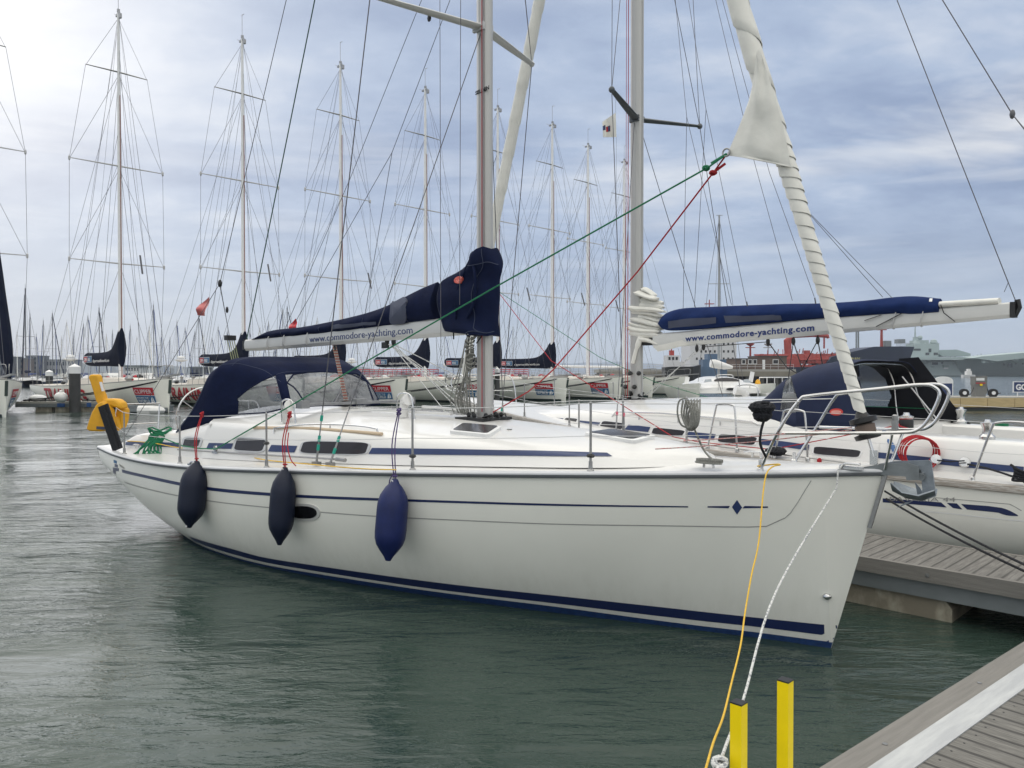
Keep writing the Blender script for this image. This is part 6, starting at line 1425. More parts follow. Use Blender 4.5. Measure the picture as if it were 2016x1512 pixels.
    for k in range(5): x = 3.2 + k * 1.1; mb = MB(); mb.lathe([(.16, 0), (.13, .12), (.10, .2), (.15, .32), (.1, .36)], V((x, (-1) ** k * 1.2, 1.75)), n=10); mb.build('winch', steeld, T)
    mb = MB()
    for k in range(2):
        mb.tube(sag(V((20.4, -.2, 1.95)), V((13.2, -5.6 - k * .3, .7)), .15), .03, 4)
    mb.tube(sag(V((20.4, -.2, 1.95)), V((15.5, -3.9, .9)), .1), .03, 4); mb.build('mooring_warp', blackr, T)
    # sponsor panel on the bow, both sides
    for sg in (-1, 1):
        for z0, z1, m_ in ((1.02, 1.48, redp), (.50, .98, bluep)):
            mb = MB(); H3.strip(mb, 18.15, 19.75, lambda x: z1, lambda x: z0, sg, 10, .03, k=6); p_ = mb.build('sponsor_panel', m_, T)
        mb = MB(); H3.strip(mb, 18.10, 19.80, lambda x: 1.52, lambda x: .46, sg, 10, .012, k=8); mb.build('sponsor_panel', whitep, T)
        sx_ = (lambda u: 18.24 + u) if sg < 0 else (lambda u: 19.66 - u)
        text_fit('CLIPPER', lambda u, v, w: H3.on(sg, .048)(sx_(u), 1.12 + v, w), 1.36, .25, depth=.004, off=.0, cuts=3).build('lettering', whitep, T)
        text_fit('WORLD', lambda u, v, w: H3.on(sg, .048)(sx_(u), .56 + v, w), .98, .19, depth=.004, off=.004, cuts=3).build('lettering', whitep, T)
        text_fit('ROUND THE', lambda u, v, w: H3.on(sg, .048)(sx_(u), .80 + v, w), .98, .10, depth=.004, off=.0, cuts=2).build('lettering', whitep, T)
        mb = MB(); o_ = H3.on(sg, .048); q = lambda u, z: o_(sx_(u), z, 0)
        for pl in ([(1.08, .55), (1.28, .55), (1.26, .92), (1.16, .75)], [(1.31, .56), (1.42, .60), (1.38, .80), (1.31, .93)]): mb.add([q(*a) for a in pl], [(0, 1, 2, 3)])
        mb.build('sail_mark', whitep, T)
    return T, f
def add_training(T):
    f = lambda u, v, w: H3.on(-1, .015)(10.9 - 6.0 + u * 1.0, .36 + v, w)
    text_fit('TRAINING', lambda u, v, w: H3.on(-1, .015)(XT0 + u, .36 + v, w), XT1 - XT0, .95, depth=.004, off=.035, cuts=8).build('team_lettering', mat("lettering_shadow", (.05, .03, .03), .6), T)
    text_fit('TRAINING', lambda u, v, w: H3.on(-1, .035)(XT0 + u + .07, .40 + v, w), XT1 - XT0, .92, depth=.004, off=.025, cuts=8).build('team_lettering', redp, T)
f1 = cf(1); h0 = f1.cast(hb3, 90, 780, 0); h1 = f1.cast(hb3, 172, 785, 0)
XT0, XT1 = (h0.x if h0 else 5.5), (h1.x if h1 else 11.5)
P0, pf = race_yacht(1, 'racing yacht at the left, red TRAINING lettering on its hull partly behind a capped pile')
add_training(P0)
labs = {0: 'white racing yacht whose bow is cut by the left edge of the photo', 2: 'racing yacht with red TRAINING lettering running behind the near navy sprayhood', 3: 'third racing yacht, its sponsor panel just right of the near sprayhood', 4: 'fourth racing yacht, its bow hidden behind the near yacht mast',
        5: 'fifth racing yacht, first sponsor panel to the right of the near yacht mast', 6: 'sixth racing yacht, farthest one with a visible sponsor panel on its bow', 7: 'seventh racing yacht with plain bow and bare white boom, behind the second yacht mast', 8: 'farthest right racing yacht, plain white bow beyond the catamaran'}
for i in (0, 2, 3, 4, 5, 6, 7, 8):
    T, f = race_yacht(i, labs[i], covered=i in (0, 2, 3, 4, 5, 6), training=(i == 2), proto=P0)
    if i >= 7:
        for ch in list(T.children):
            if ch.name.split('.')[0] in ('sponsor_panel', 'lettering', 'sail_mark'): bpy.data.objects.remove(ch)
# rolled navy staysail of the leftmost one
f0_ = cf(0); mb = MB(); a, b = at(18, 748, 42.5), at(-22, 380, 46); mb.tube([a.lerp(b, t) for t in lin(0, 1, 12)], [.10, .3, .36, .36, .33, .3, .28, .25, .22, .18, .12, .05], 10)
T0 = [o for o in bpy.data.objects if o.get('label') == labs[0]][0]; mb.build('furled_staysail', MATS['race_cover'], T0, world=True)
# faded red ensigns
def flag(pts_px, Y, m, label, cat='flag'):
    """pts: four corners (hoist top, hoist bottom, fly bottom, fly top)"""
    a, b, c, d = [at(x, y, Y) for x, y in pts_px]; rows_ = []
    for t in lin(0, 1, 12): rows_.append([a.lerp(d, t).lerp(b.lerp(c, t), s_) + V((0, .06 * Y / 15 * math.sin(t * 6 + s_ * 2), 0)) for s_ in lin(0, 1, 7)])
    mb = MB(); mb.sheet(rows_, .003 * Y / 15); return single(mb, 'ensign', m, label, cat)
ens = mat("faded_red_cloth", (.50, .13, .13), .8, col2=(.56, .28, .27), vs=3)
flag([(412,584),(390,600),(386,620),(404,622)], 13.5, ens, 'faded pink-red ensign hanging left of the near yacht backstay block')
flag([(582,627),(568,640),(572,652),(586,650)], 58, redp, 'small red flag just above the near yacht boom cover')
# ================================================================== left pontoon, piles
fp_ = Frame(*at(40, 800, 47)[:2], 0)
T = thing('floating_pontoon', 'grey floating pontoon with concrete floats beneath the left racing yachts', 'pontoon', fp_)
w_ = (182 - 30) / F * 47
mb = MB(); mb.box(-.3, w_, 0, 2.6, .38, .62); mb.build('deck', concw, T)
mb = MB(); mb.box(-.3, w_, -.03, .02, .28, .5); mb.build('edge_beam', galv, T)
mb = MB()
for a, b in ((.9, 1.9), (2.1, 3.5), (3.6, 4.5)): mb.box(a, b, .04, 2.4, -.4, .30)
mb.build('float', conc, T)
mb = MB(); mb.box(2.3, 2.75, -.08, .0, .3, .52); mb.box(4.1, 4.35, -.08, .0, .3, .55); mb.build('corner_fender', mat("blue_rubber", (.02, .08, .25), .6), T)
mb = MB()
for k, x in enumerate((.3, 1.3, 2.4, 3.9)): mb.tube([V((x, .4, .62)), V((x, .4, .8))], .05, 6); mb.tube(spline([V((x - .3, .3, .66)), V((x, .5, .68)), V((x + .4, .35, .66)), V((x + .8, .5, .7))]), .035, 5)
mb.build('mooring_rope', blackr, T)
for k, (px, Y, top, lb) in enumerate(((147, 46.5, 716, 'large grey steel pile with a white conical cap, in front of the left racing yacht'), (97, 70, 728, 'farther squat grey pile with a pale cap, left of the big pile'), (979, 60, 724, 'grey pile with a white cone cap seen just right of the near mast'))):
    t = at(px, top, Y); r_ = (10.2 if k == 0 else 6.5 if k == 1 else 5) / F * Y; fr = Frame(t.x, t.y, 0)
    T = thing('mooring_pile', lb, 'pile', fr, 'capped mooring piles'); mb = MB(); mb.lathe([(r_, -1), (r_, t.z - 1.2 * r_)], n=20); mb.build('shaft', mat("pile_steel", (.045, .045, .045), .7, var=.3, vs=2, bump=.2), T)
    mb = MB(); mb.lathe([(r_ * 1.06, t.z - 1.9 * r_), (r_ * 1.06, t.z - .6 * r_), (0, t.z)], n=20); mb.build('cap', whitep, T)
mb = MB(); c = at(120, 782, 46.3); mb.ball(c, .38, 16, 1.0, 1, .85); mb.ball(c + V((0, 0, .32)), .12, 8); single(mb, 'fender_ball', gel, 'white ball fender lying on the left pontoon beside the pile', 'fender')
mb = MB(); c = at(75, 783, 47.5); mb.ball(c, .32, 16, 1.6, 1, .6); single(mb, 'fender_ball', whitep, 'flattened white fender at the left pontoon edge', 'fender')
mb = MB(); c = at(307, 808, 45.5); mb.ball(c, .35, 12, 1.6, 1, .8); mb.lathe([(.3, 0), (.3, .9)], c + V((-1.0, 0, 0)), (1, 0, 0), 10); single(mb, 'fender_ball', gel, 'white round fenders floating under the left racing yacht bow', 'fender')
mb = MB(); a = at(236, 806, 46.5); b = at(335, 806, 46.5); mb.beam(a, b, .9, .25); mb.beam(a + V((0, .3, .2)), b + V((0, .3, .2)), .6, .1); single(mb, 'floating_pontoon', galv, 'low dark pontoon under the bow of the left racing yacht', 'pontoon')
# ================================================================== far yachts, shore, ships
random.seed(12)
hullc = mat("small_hull_white", (.6, .6, .6), .5); covb = mat("small_cover_blue", (.03, .06, .2), .8); mastg = mat("small_mast_grey", (.36, .37, .39), .5, .2); mastdk = mat("small_mast_dark", (.16, .17, .19), .5)
Hs = Hull(10, [(0,.95),(5,.95),(10,1.25)], [(0,.02),(.1,.5),(.3,1.1),(.6,1.6),(1,1.2)], [(0,.2),(1.5,-.1),(9,-.3),(10,0)], ([(0,2.5),(1,1.3)], [(0,.5),(1,1)]), .5)
def small_yacht(mm, cov_m, hm_):
    fr = Frame(0, 0, 0); T = thing('moored_yacht', 'x', 'yacht', fr, 'distant yachts moored beyond the racing yachts')
    mb = MB(); Hs.mesh(mb, nx=14, nz=5, ztrim=-.2); mb.build('hull', hm_, T, 60)
    mb = MB()
    for sg in (-1, 1): mb.loft([[V((x, sg * Hs.B(x), Hs.zs(x))), V((x, 0, Hs.zs(x) + .1))] for x in lin(0, 10, 10)], ring_closed=False, flip=sg < 0)
    mb.loft([[V((x, s_ * w, z)) for s_, w, z in ((-1, 1.1 * k, 1), (-1, .9 * k, 1.35), (1, .9 * k, 1.35), (1, 1.1 * k, 1))] for x, k in ((2.5, 1), (5, 1), (7.5, .6))], ring_closed=False, cap=True); mb.build('cabin', gel, T, 30)
    mb = MB(); mb.tube([(5.6, 0, 1), (5.6, 0, 14)], .075, 6); mb.tube([(5.5, -1.1, 7.2), (5.6, 0, 7.2), (5.5, 1.1, 7.2)], .03, 4); mb.tube([(5.6, 0, 14), (5.6, 0, 14.6)], .02, 4); mb.build('mast', mm, T)
    mb = MB()
    for a, b in (((9.8, 0, 1.3), (5.6, 0, 14)), ((.2, 0, 1.1), (5.6, 0, 14)), ((5.3, -1.5, 1), (5.5, -1.1, 7.2)), ((5.5, -1.1, 7.2), (5.6, 0, 13.6)), ((5.3, 1.5, 1), (5.5, 1.1, 7.2)), ((5.5, 1.1, 7.2), (5.6, 0, 13.6))): mb.tube([a, b], .018, 3)
    mb.build('stays', wire, T)
    mb = MB(); mb.tube([(5.5, 0, 2.2), (1.6, 0, 2.2)], [.22, .15], 6); mb.tube([(9.6, 0, 1.8), (5.9, 0, 13)], .07, 5); mb.build('sail_cover', cov_m, T)
    return T
protos = [small_yacht(mastg, covb, hullc), small_yacht(mastdk, canvas, mat("small_hull_navy", (.03, .05, .12), .5)), small_yacht(mastw, sail, hullc)]
kinds = ['distant white moored yacht with grey mast and blue boom cover', 'distant dark blue moored yacht with dark mast', 'distant white moored yacht with white mast and pale rolled sails']
named = [(51, 563, 130, 1), (60, 614, 150, 0), (104, 613, 135, 1), (86, 628, 160, 0), (165, 634, 150, 0), (196, 602, 120, 1), (132, 630, 150, 2), (257, 638, 150, 0), (294, 640, 110, 2), (303, 596, 120, 0), (18, 640, 150, 0), (34, 650, 190, 2), (174, 618, 160, 0), (349, 630, 150, 0), (384, 650, 170, 1), (365, 642, 190, 0), (400, 655, 150, 2), (430, 640, 150, 0), (392, 615, 160, 1), (448, 648, 180, 0), (512, 640, 170, 2), (529, 630, 150, 0), (557, 604, 150, 0), (566, 600, 140, 1), (600, 630, 170, 0), (625, 622, 180, 2), (704, 640, 200, 0), (735, 650, 220, 0), (760, 655, 190, 2), (110, 650, 220, 0), (146, 652, 240, 0), (210, 655, 200, 2), (222, 648, 220, 0), (236, 658, 210, 0), (270, 660, 230, 2), (318, 655, 220, 0), (335, 662, 240, 0), (474, 655, 220, 0), (492, 648, 200, 1), (545, 650, 230, 0), (582, 660, 240, 2), (8, 610, 140, 1), (72, 655, 230, 0), (122, 660, 240, 2), (418, 662, 240, 0), (645, 655, 230, 0), (680, 660, 230, 2), (800, 660, 240, 0), (875, 650, 240, 0), (1010, 640, 200, 0)]
special = {(51, 563): 'tallest dark mast of the distant yachts at far left, right of the rolled navy sail', (104, 613): 'distant yacht with dark mast standing just left of the big capped pile', (196, 602): 'distant dark-masted yacht seen just above the drooping left boom cover', (303, 596): 'distant yacht with tall grey mast right of the left racing yacht mast', (294, 640): 'distant yacht with thick white mast above the left racing yacht bow',
  (392, 615): 'distant dark-masted yacht directly behind the pink ensign', (557, 604): 'distant grey-masted yacht, left of the small red flag over the near boom', (566, 600): 'distant dark-masted yacht touching the small red flag over the near boom', (1010, 640): 'distant grey-masted yacht just right of the near yacht mast', (875, 650): 'distant grey-masted yacht behind the near mast cover', (8, 610): 'distant dark-masted yacht at the extreme left edge'}
used = set()
for i, (px, top, Y, k) in enumerate(named):
    zt = at(px, top, Y).z; s_ = zt / 14.3; P = at(px, 735, Y)
    T = protos[k] if k not in used else copy_tree(protos[k]); used.add(k)
    a = R(random.choice([-45, 135]) + random.uniform(-12, 12)); T.rotation_euler = (0, 0, a); sxy = max(.8, min(1.15, s_)); T.scale = (sxy, sxy, s_)
    T.location = (P.x - 5.6 * sxy * math.cos(a), P.y - 5.6 * sxy * math.sin(a), 0)
    T['label'] = special.get((px, top), kinds[k]); T['group'] = ['distant grey-masted yachts', 'distant dark-masted yachts', 'distant white-masted yachts'][k]
# far shore left: low blocks and a pale terminal building
def block(px0, px1, py, Y, m, label, name='building', rows=3, cols=6, roof=None, d=12, cat='building'):
    a, b = at(px0, py, Y), at(px1, py, Y); fr = Frame((a.x + b.x) / 2, Y, 0); w_ = (b.x - a.x) / 2; h_ = a.z
    T = thing(name, label, cat, fr); mb = MB(); mb.box(-w_, w_, 0, d, 0, h_); mb.build('wall', m, T, 0)
    mb = MB(); mb.box(-w_ - .3, w_ + .3, -.3, d + .3, h_, h_ + .4); mb.build('roof', roof or galv, T, 0)
    gl = mat("far_window", (.05, .06, .08), .2)
    for r_ in range(rows):
        for c in range(cols):
            x = -w_ + (c + .5) * 2 * w_ / cols; z = 1.2 + (h_ - 1.2) * (r_ + .3) / rows; mb = MB(); mb.box(x - w_ / cols * .55, x + w_ / cols * .55, -.08, .0, z, z + (h_ - 1.2) / rows * .5); mb.build('window', gl, T, 0)
    return T
brk = mat("far_grey_block", (.13, .14, .16), .8, var=.15, vs=.2)
block(-40, 18, 703, 420, brk, 'dark grey block of flats on the far shore at the left edge', rows=3, cols=5)
block(22, 45, 706, 430, mat("far_brown_block", (.18, .15, .14), .8), 'brownish block of flats on the far shore, second from the left', rows=3, cols=4)
block(50, 72, 701, 440, brk, 'tall dark block on the far shore between bare masts', rows=4, cols=4)
block(84, 140, 709, 450, mat("far_pale_block", (.30, .31, .33), .8), 'low pale waterfront block behind the radar platform', rows=2, cols=9)
block(246, 274, 722, 200, mat("club_white", (.62, .63, .63), .7), 'white two-storey clubhouse behind the left racing yacht', rows=2, cols=5)
block(374, 392, 724, 260, brk, 'small dark hut on the far shore left of the near sprayhood', rows=1, cols=2)
mb = MB()
for k, (px, py, m_) in enumerate(()): pass
for px, Y, lb in ((218, 95, 'small white motor cruiser moored under the drooping boom cover'), (287, 120, 'small white motor cruiser beyond the left racing yacht bow')):
    c = at(px, 735, Y); fr = Frame(c.x, c.y, -30); T = thing('motor_cruiser', lb, 'motor boat', fr)
    mb = MB(); rr = [[V((x, -w_, .9)), V((x, -w_ * .7, -.1)), V((x, w_ * .7, -.1)), V((x, w_, .9))] for x, w_ in ((-3, 1.2), (0, 1.3), (2, 1.0), (3.5, .1))]; mb.loft(rr, cap=True); mb.build('hull', hullc, T)
    mb = MB(); mb.loft([[V((x, -w_, z0)), V((x, -w_ * .8, z1)), V((x, w_ * .8, z1)), V((x, w_, z0))] for x, w_, z0, z1 in ((-2.4, 1.0, .9, 2.3), (.6, 1.0, .9, 2.4), (1.4, .9, .9, 1.5), (2.6, .6, .9, 1.1))], cap=True); mb.build('cabin', gel, T, 20)
    mb = MB(); mb.box(-1.8, .6, -1.02, 1.02, 1.5, 2.0); mb.build('window', smoke, T, 0)
# distant hills
def ridge(pts, Y, dep, m, label):
    rows_ = []
    P = [at(x, y, Y) for x, y in pts]; P2 = []
    for a, b in zip(P, P[1:]):
        for k in range(12): t = k / 12; q = a.lerp(b, t); q.z += 4 * math.sin(q.x * .013) + 2.5 * math.sin(q.x * .037 + 1); P2.append(q)
    mb = MB(); mb.loft([[V((p.x, p.y - dep * .3, -1)), V((p.x, p.y - dep * .1, max(p.z * .6, 0))), V((p.x, p.y, max(p.z, 1))), V((p.x, p.y + dep, -1))] for p in P2], ring_closed=False, flip=True)
    o = mb.build('hill', m, None, 60); return tag(o, label, 'hill', None, 'structure')
ridge([(780,728),(850,719),(900,717),(960,719),(1040,716),(1120,714),(1190,712),(1260,716),(1330,719),(1450,722),(1500,730)], 3800, 900, mat("far_hill", (.13, .17, .24), .9, var=.12, vs=.004), 'low blue-grey hills on the horizon')
ridge([(-600,728),(-100,722),(60,719),(200,722),(360,720),(520,723),(700,725),(800,730)], 1500, 400, mat("far_shore", (.10, .12, .14), .9, var=.3, vs=.02), 'low dark far shore behind the crowded marina masts')
# jetty with a brown brick building
j0, j1 = at(1180, 727, 175), at(1567, 727, 175); fr = Frame(j0.x, 175, 0); jw = j1.x - j0.x; zj = j0.z
T = thing('jetty', 'long concrete jetty on dark piles behind the catamaran', 'jetty', fr)
mb = MB(); mb.box(0, jw, 0, 12, zj - .75, zj); mb.build('deck', concw, T, 0)
mb = MB(); mb.box(0, jw, -.2, .0, zj - 1.6, zj - .5); mb.build('fascia', mat("jetty_beam", (.22, .20, .16), .85, var=.2, vs=.4), T, 0)
for k in range(14):
    x = 1 + k * (jw - 2) / 13
    for y in (.8, 6, 11):
        mb = MB(); mb.box(x - .45, x + .45, y - .4, y + .4, -1, zj - .6); mb.build('pile', mat("jetty_pile", (.10, .095, .085), .9), T, 0)
mb = MB()
for k in range(26): x = .5 + k * (jw - 1) / 25; mb.tube([V((x, .1, zj)), V((x, .1, zj + 1.1))], .04, 4)
for h_ in (.6, 1.1): mb.tube([V((0.5, .1, zj + h_)), V((jw - .5, .1, zj + h_))], .035, 4)
mb.build('railing', mat("rail_pale", (.5, .5, .5), .6), T)
mb = MB(); mb.box(0, jw, 8, 9, -1, zj - 1.0); mb.build('painted_shade', black, T, 0)  # black sheet painting the dark under the deck behind the piles
a, b = at(1449, 702, 178), at(1549, 702, 178); fr = Frame(a.x, 178, 0, zj); bw = b.x - a.x; bh = a.z - zj
T = thing('brick_building', 'low brown brick office on the jetty with white-framed windows', 'building', fr)
mb = MB(); mb.box(0, bw, 0, 8, 0, bh - .6); mb.box(bw * .42, bw, .0 - .003, 7, bh - .6, bh); mb.build('wall', mat("brown_brick", (.12, .085, .07), .9, var=.25, vs=1.5), T, 0)
mb = MB(); mb.box(-.2, bw * .42, -.2, 8.2, bh - .6, bh - .4); mb.box(bw * .42 - .1, bw + .2, -.2, 7.2, bh, bh + .2); mb.build('roof', mat("roof_dark", (.07, .06, .06), .8), T, 0)
for x in (1.4, 2.9, 4.0, 8.6):
    mb = MB(); w_ = 1.1 if x > 8 else .7; mb.box(x - .12, x + w_ + .12, -.12, -.02, 1.2, 2.3); w_o = mb.build('window', whitep, T, 0); mb = MB(); mb.box(x, x + w_, -.16, -.13, 1.32, 2.18); mb.build('pane', smoke, w_o, 0)
mb = MB(); mb.box(6.1, 6.7, -.12, -.02, 0, 2.2); mb.build('door', whitep, T, 0)
mb = MB(); c = at(1526, 714, 174.5); mb.box(c.x - .9, c.x + .9, c.y, c.y + .2, c.z - .9, c.z + .9); 
# tanker lying beyond the jetty
YT = 300; fr = Frame(*at(1345, 735, YT)[:2], 0); T = thing('tanker', 'dark blue tanker with white superstructure, red deck piping and crane beyond the jetty', 'ship', fr)
def tx(px): return (px - 1345) / F * YT
def tz(py): return at(0, py, YT).z
red = mat("ship_red", (.33, .045, .035), .7, var=.2, vs=.5); shipn = mat("ship_navy", (.012, .02, .05), .6, var=.2, vs=.2); shipw = mat("ship_white", (.62, .61, .62), .6, var=.05)
mb = MB(); st_ = [(tx(1345), 8, tz(724)), (tx(1500), 9, tz(724)), (tx(1604), 9, tz(722)), (tx(1618), 9, tz(704)), (tx(1640), 9, tz(698)), (tx(1700), 9, tz(684)), (tx(1760), 6.5, tz(683)), (tx(1798), .6, tz(683))]
mb.loft([[V((x, -w_ + (.0 if i < 6 else 0), z)), V((x - (2.5 if i == 7 else 0), -w_ * .92, z * .4)), V((x - (5 if i == 7 else 0), -w_ * .8, -1)), V((x - (5 if i == 7 else 0), w_ * .8, -1)), V((x, w_, z))] for i, (x, w_, z) in enumerate(st_)], cap=True, flip=True); hl = mb.build('hull', shipn, T, 40)
text_fit('CUMBRIAN', lambda u, v, w: V((tx(1634) + u, -9.35 - w, tz(709.5) + v)), 7.4, 1.0, depth=.05).build('lettering', mat("gold_lettering", (.6, .55, .2), .6), hl)
mb = MB()
for x0, x1, zt, y0 in ((1350, 1438, 670, 0), (1362, 1438, 655, 1.5), (1385, 1436, 640, 3)): mb.box(tx(x0), tx(x1), -8 + y0, 8 - y0, 1.5, tz(zt))
sp_s = mb.build('superstructure', shipw, T, 0)
for r_ in range(4):
    for c in range(9):
        x = tx(1362 + c * 8.6); z = tz(665 + r_ * 14); mb = MB(); mb.box(x - .35, x + .35, -8.06, -7.95, z - .45, z + .45); mb.build('porthole', black, sp_s, 0)
mb = MB(); mb.box(tx(1356), tx(1376), -4, 4, tz(670), tz(652)); mb.build('funnel', red, T, 0)
mb = MB(); 
for x0, x1, z0, z1 in ((1470, 1604, 728, 719), (1482, 1515, 719, 712), (1530, 1560, 719, 708), (1575, 1632, 716, 706), (1425, 1470, 726, 712)): mb.box(tx(x0), tx(x1), -8.5 + random.random(), 6, tz(z0), tz(z1))
for k in range(60): x = tx(random.uniform(1472, 1650)); w_ = random.uniform(.3, 1.6); z0 = tz(random.uniform(722, 704)); mb.box(x, x + w_, -8.3 + random.random() * 3, -6, z0, z0 + random.uniform(.3, 1.8))
for k in range(9): x = tx(1478 + k * 19); mb.tube([V((x, -8, tz(722))), V((x + 3.2, -8, tz(706)))], .14, 4)
for k in range(30): x = tx(random.uniform(1475, 1655)); z0 = tz(712); mb.tube([V((x, -7 + random.random() * 8, z0 - 1)), V((x, -6, z0 + random.uniform(1, 5)))], .16, 5)
for k in range(6): mb.tube([V((tx(1478), -8 + k * .8, tz(710 - k * 2.2))), V((tx(1640), -8 + k * .8, tz(708 - k * 2)))], .25, 5)
mb.build('deck_piping', red, T, 30)
mb = MB(); mb.lathe([(1.5, tz(716)), (1.3, tz(690))], V((tx(1588), 0, 0)), n=10); mb.lathe([(1.6, tz(722)), (1.3, tz(672))], V((tx(1551), 0, 0)), n=10)
mb.tube([V((tx(1551), 0, tz(690))), V((tx(1549), 0, tz(672))), V((tx(1563), 0, tz(660))), V((tx(1600), 0, tz(659))), V((tx(1630), 0, tz(662)))], [1.5, 1.4, 1.1, .9, .7], 8); mb.tube([V((tx(1622), 0, tz(660))), V((tx(1622), 0, tz(686)))], .35, 5)
mb.tube([V((tx(1628), 0, tz(660))), V((tx(1630), 0, tz(666)))], .6, 5); mb.build('crane', red, T, 40)
for px, t_, w_ in ((1735, 641, 5), (1477, 676, 4), (1512, 676, 2), (1657, 668, 1.4), (1396, 590, 2.5)):
    mb = MB(); mb.tube([V((tx(px), 0, tz(690 if px > 1700 else 720))), V((tx(px), 0, tz(t_)))], [w_ / F * YT * .6, w_ / F * YT * .4], 6)
    mb.box(tx(px - 9), tx(px + 9), -.5, .5, tz(t_ + 9), tz(t_ + 7.5))
    if px in (1477, 1512): mb.lathe([(.3, 0), (1.6, .8), (1.6, 1.1)], V((tx(px), 0, tz(t_ + 6))), n=10)
    mb.build('deck_mast', red if px != 1512 else steeld, T)
mb = MB(); mb.box(tx(1740), tx(1752), -1, 1, tz(683), tz(671))
for k in range(14): x = tx(1755 + k * 3); mb.tube([V((x, -4 + k * .2, tz(683))), V((x, -4 + k * .2, tz(676)))], .07, 4)
mb.tube([V((tx(1755), -4, tz(676))), V((tx(1794), -1.4, tz(676)))], .07, 4); mb.box(tx(1764), tx(1778), -1.5, 1.5, tz(676), tz(668)); mb.build('forecastle_gear', galv, T)
mb = MB(); 
for px in (1686, 1690): mb.tube([at(px, 720, 420), at(px, 652, 420)], .45, 5)
single(mb, 'chimney_stack', galv, 'pair of thin grey stacks far behind the tanker', 'chimney')
# small white and black workboat at the jetty's left end, blue naval tug beside it
fr = Frame(*at(1340, 735, 165)[:2], 0); T = thing('workboat', 'white workboat with black fenders at the left end of the jetty', 'boat', fr); q = lambda px: (px - 1340) / F * 165; z_ = lambda py: at(0, py, 165).z
mb = MB(); mb.loft([[V((q(x), -2.4 * k, zt)), V((q(x), -2 * k, -.5)), V((q(x), 2 * k, -.5)), V((q(x), 2.4 * k, zt))] for x, k, zt in ((1306, .8, z_(723)), (1320, 1, z_(722)), (1360, 1, z_(722)), (1378, .3, z_(718)))], cap=True, flip=True); mb.build('hull', black, T, 30)
mb = MB(); mb.box(q(1309), q(1345), -1.8, 1.8, z_(723), z_(712)); mb.box(q(1309), q(1335), -1.6, 1.6, z_(712), z_(700)); mb.build('wheelhouse', shipw, T, 0)
for k in range(3): mb = MB(); mb.box(q(1313 + 7 * k), q(1317 + 7 * k), -1.68, -1.58, z_(709), z_(703)); mb.build('window', black, T, 0)
mb = MB(); mb.box(q(1318), q(1326), -.6, .6, z_(700), z_(690)); mb.tube([V((q(1322), 0, z_(700))), V((q(1322), 0, z_(684)))], .12, 5); mb.build('funnel', red, T, 0)
fr = Frame(*at(1400, 735, 172)[:2], 0); T = thing('naval_tug', 'slate blue tug in front of the tanker superstructure', 'boat', fr); q = lambda px: (px - 1400) / F * 172; z_ = lambda py: at(0, py, 172).z
sb_ = mat("slate_blue", (.10, .16, .25), .7, var=.15, vs=.5)
mb = MB(); mb.loft([[V((q(x), -2.4 * k, zt)), V((q(x), -2 * k, -.5)), V((q(x), 2 * k, -.5)), V((q(x), 2.4 * k, zt))] for x, k, zt in ((1376, .9, z_(722)), (1400, 1, z_(722)), (1430, .3, z_(718)))], cap=True, flip=True); mb.build('hull', sb_, T, 30)
mb = MB(); mb.box(q(1380), q(1425), -2, 2, z_(722), z_(708)); mb.box(q(1390), q(1414), -1.6, 1.6, z_(708), z_(697)); mb.build('wheelhouse', sb_, T, 0)
# aircraft carrier
YC = 640; fr = Frame(*at(1800, 735, YC)[:2], 0); T = thing('aircraft_carrier', 'grey-green aircraft carrier with ski-jump bow and island, far right', 'ship', fr)
cq = lambda px: (px - 1800) / F * YC
cz = lambda py: at(0, py, YC).z
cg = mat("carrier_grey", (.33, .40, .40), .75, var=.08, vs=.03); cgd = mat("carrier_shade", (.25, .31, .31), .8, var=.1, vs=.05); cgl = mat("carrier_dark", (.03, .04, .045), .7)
mb = MB(); mb.prism([(cq(1790), cz(742)), (cq(1795), cz(708)), (cq(1890), cz(708)), (cq(1905), cz(742))], lambda u, v, w: V((u, 20 + w, v)), 30)
mb.loft([[V((x, y0, cz(742))), V((x + dx, y1, cz(706))), V((x + dx, y1 + 1, cz(703))), V((x, 60, cz(703))), V((x, 60, cz(742)))] for x, dx, y0, y1 in ((cq(1905), -12, 8, -4), (cq(1960), 0, 6, -18), (cq(2300), 0, 6, -18))], cap=True, flip=True)
mb.build('hull', cg, T, 25)
mb = MB(); mb.prism([(cq(1885), cz(706)), (cq(1900), cz(703)), (cq(2040), cz(691)), (cq(2300), cz(690)), (cq(2300), cz(698)), (cq(2040), cz(700)), (cq(1930), cz(712))], lambda u, v, w: V((u, -2 + w, v)), 40); mb.prism([(cq(1793), cz(709)), (cq(1793), cz(704)), (cq(1900), cz(703)), (cq(1900), cz(709))], lambda u, v, w: V((u, 15 + w, v)), 46); mb.build('flight_deck', cg, T, 20)
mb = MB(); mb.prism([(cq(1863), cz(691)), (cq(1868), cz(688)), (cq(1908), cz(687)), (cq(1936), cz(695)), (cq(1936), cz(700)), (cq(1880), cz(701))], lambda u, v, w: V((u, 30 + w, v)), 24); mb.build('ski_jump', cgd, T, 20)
mb = MB()
for x0, x1, z0, z1, y in ((1801, 1852, 704, 681, 8), (1806, 1850, 681, 676, 7), (1812, 1836, 676, 669, 6), (1845, 1856, 690, 675, 6.4), (1816, 1824, 669, 662, 4)): mb.box(cq(x0), cq(x1), 12 - y, 12 + y, cz(z0), cz(z1))
mb.tube([V((cq(1816), 12, cz(662))), V((cq(1816), 12, cz(638)))], [.7, .3], 6)
for px, py, r_ in ((1814, 676, 3), (1828, 676, 2.4), (1842, 680, 2.2), (1848, 674, 3.2), (1821, 664, 2)): mb.ball((cq(px), 8, cz(py)), r_, 8)
isl = mb.build('island', cg, T, 20)
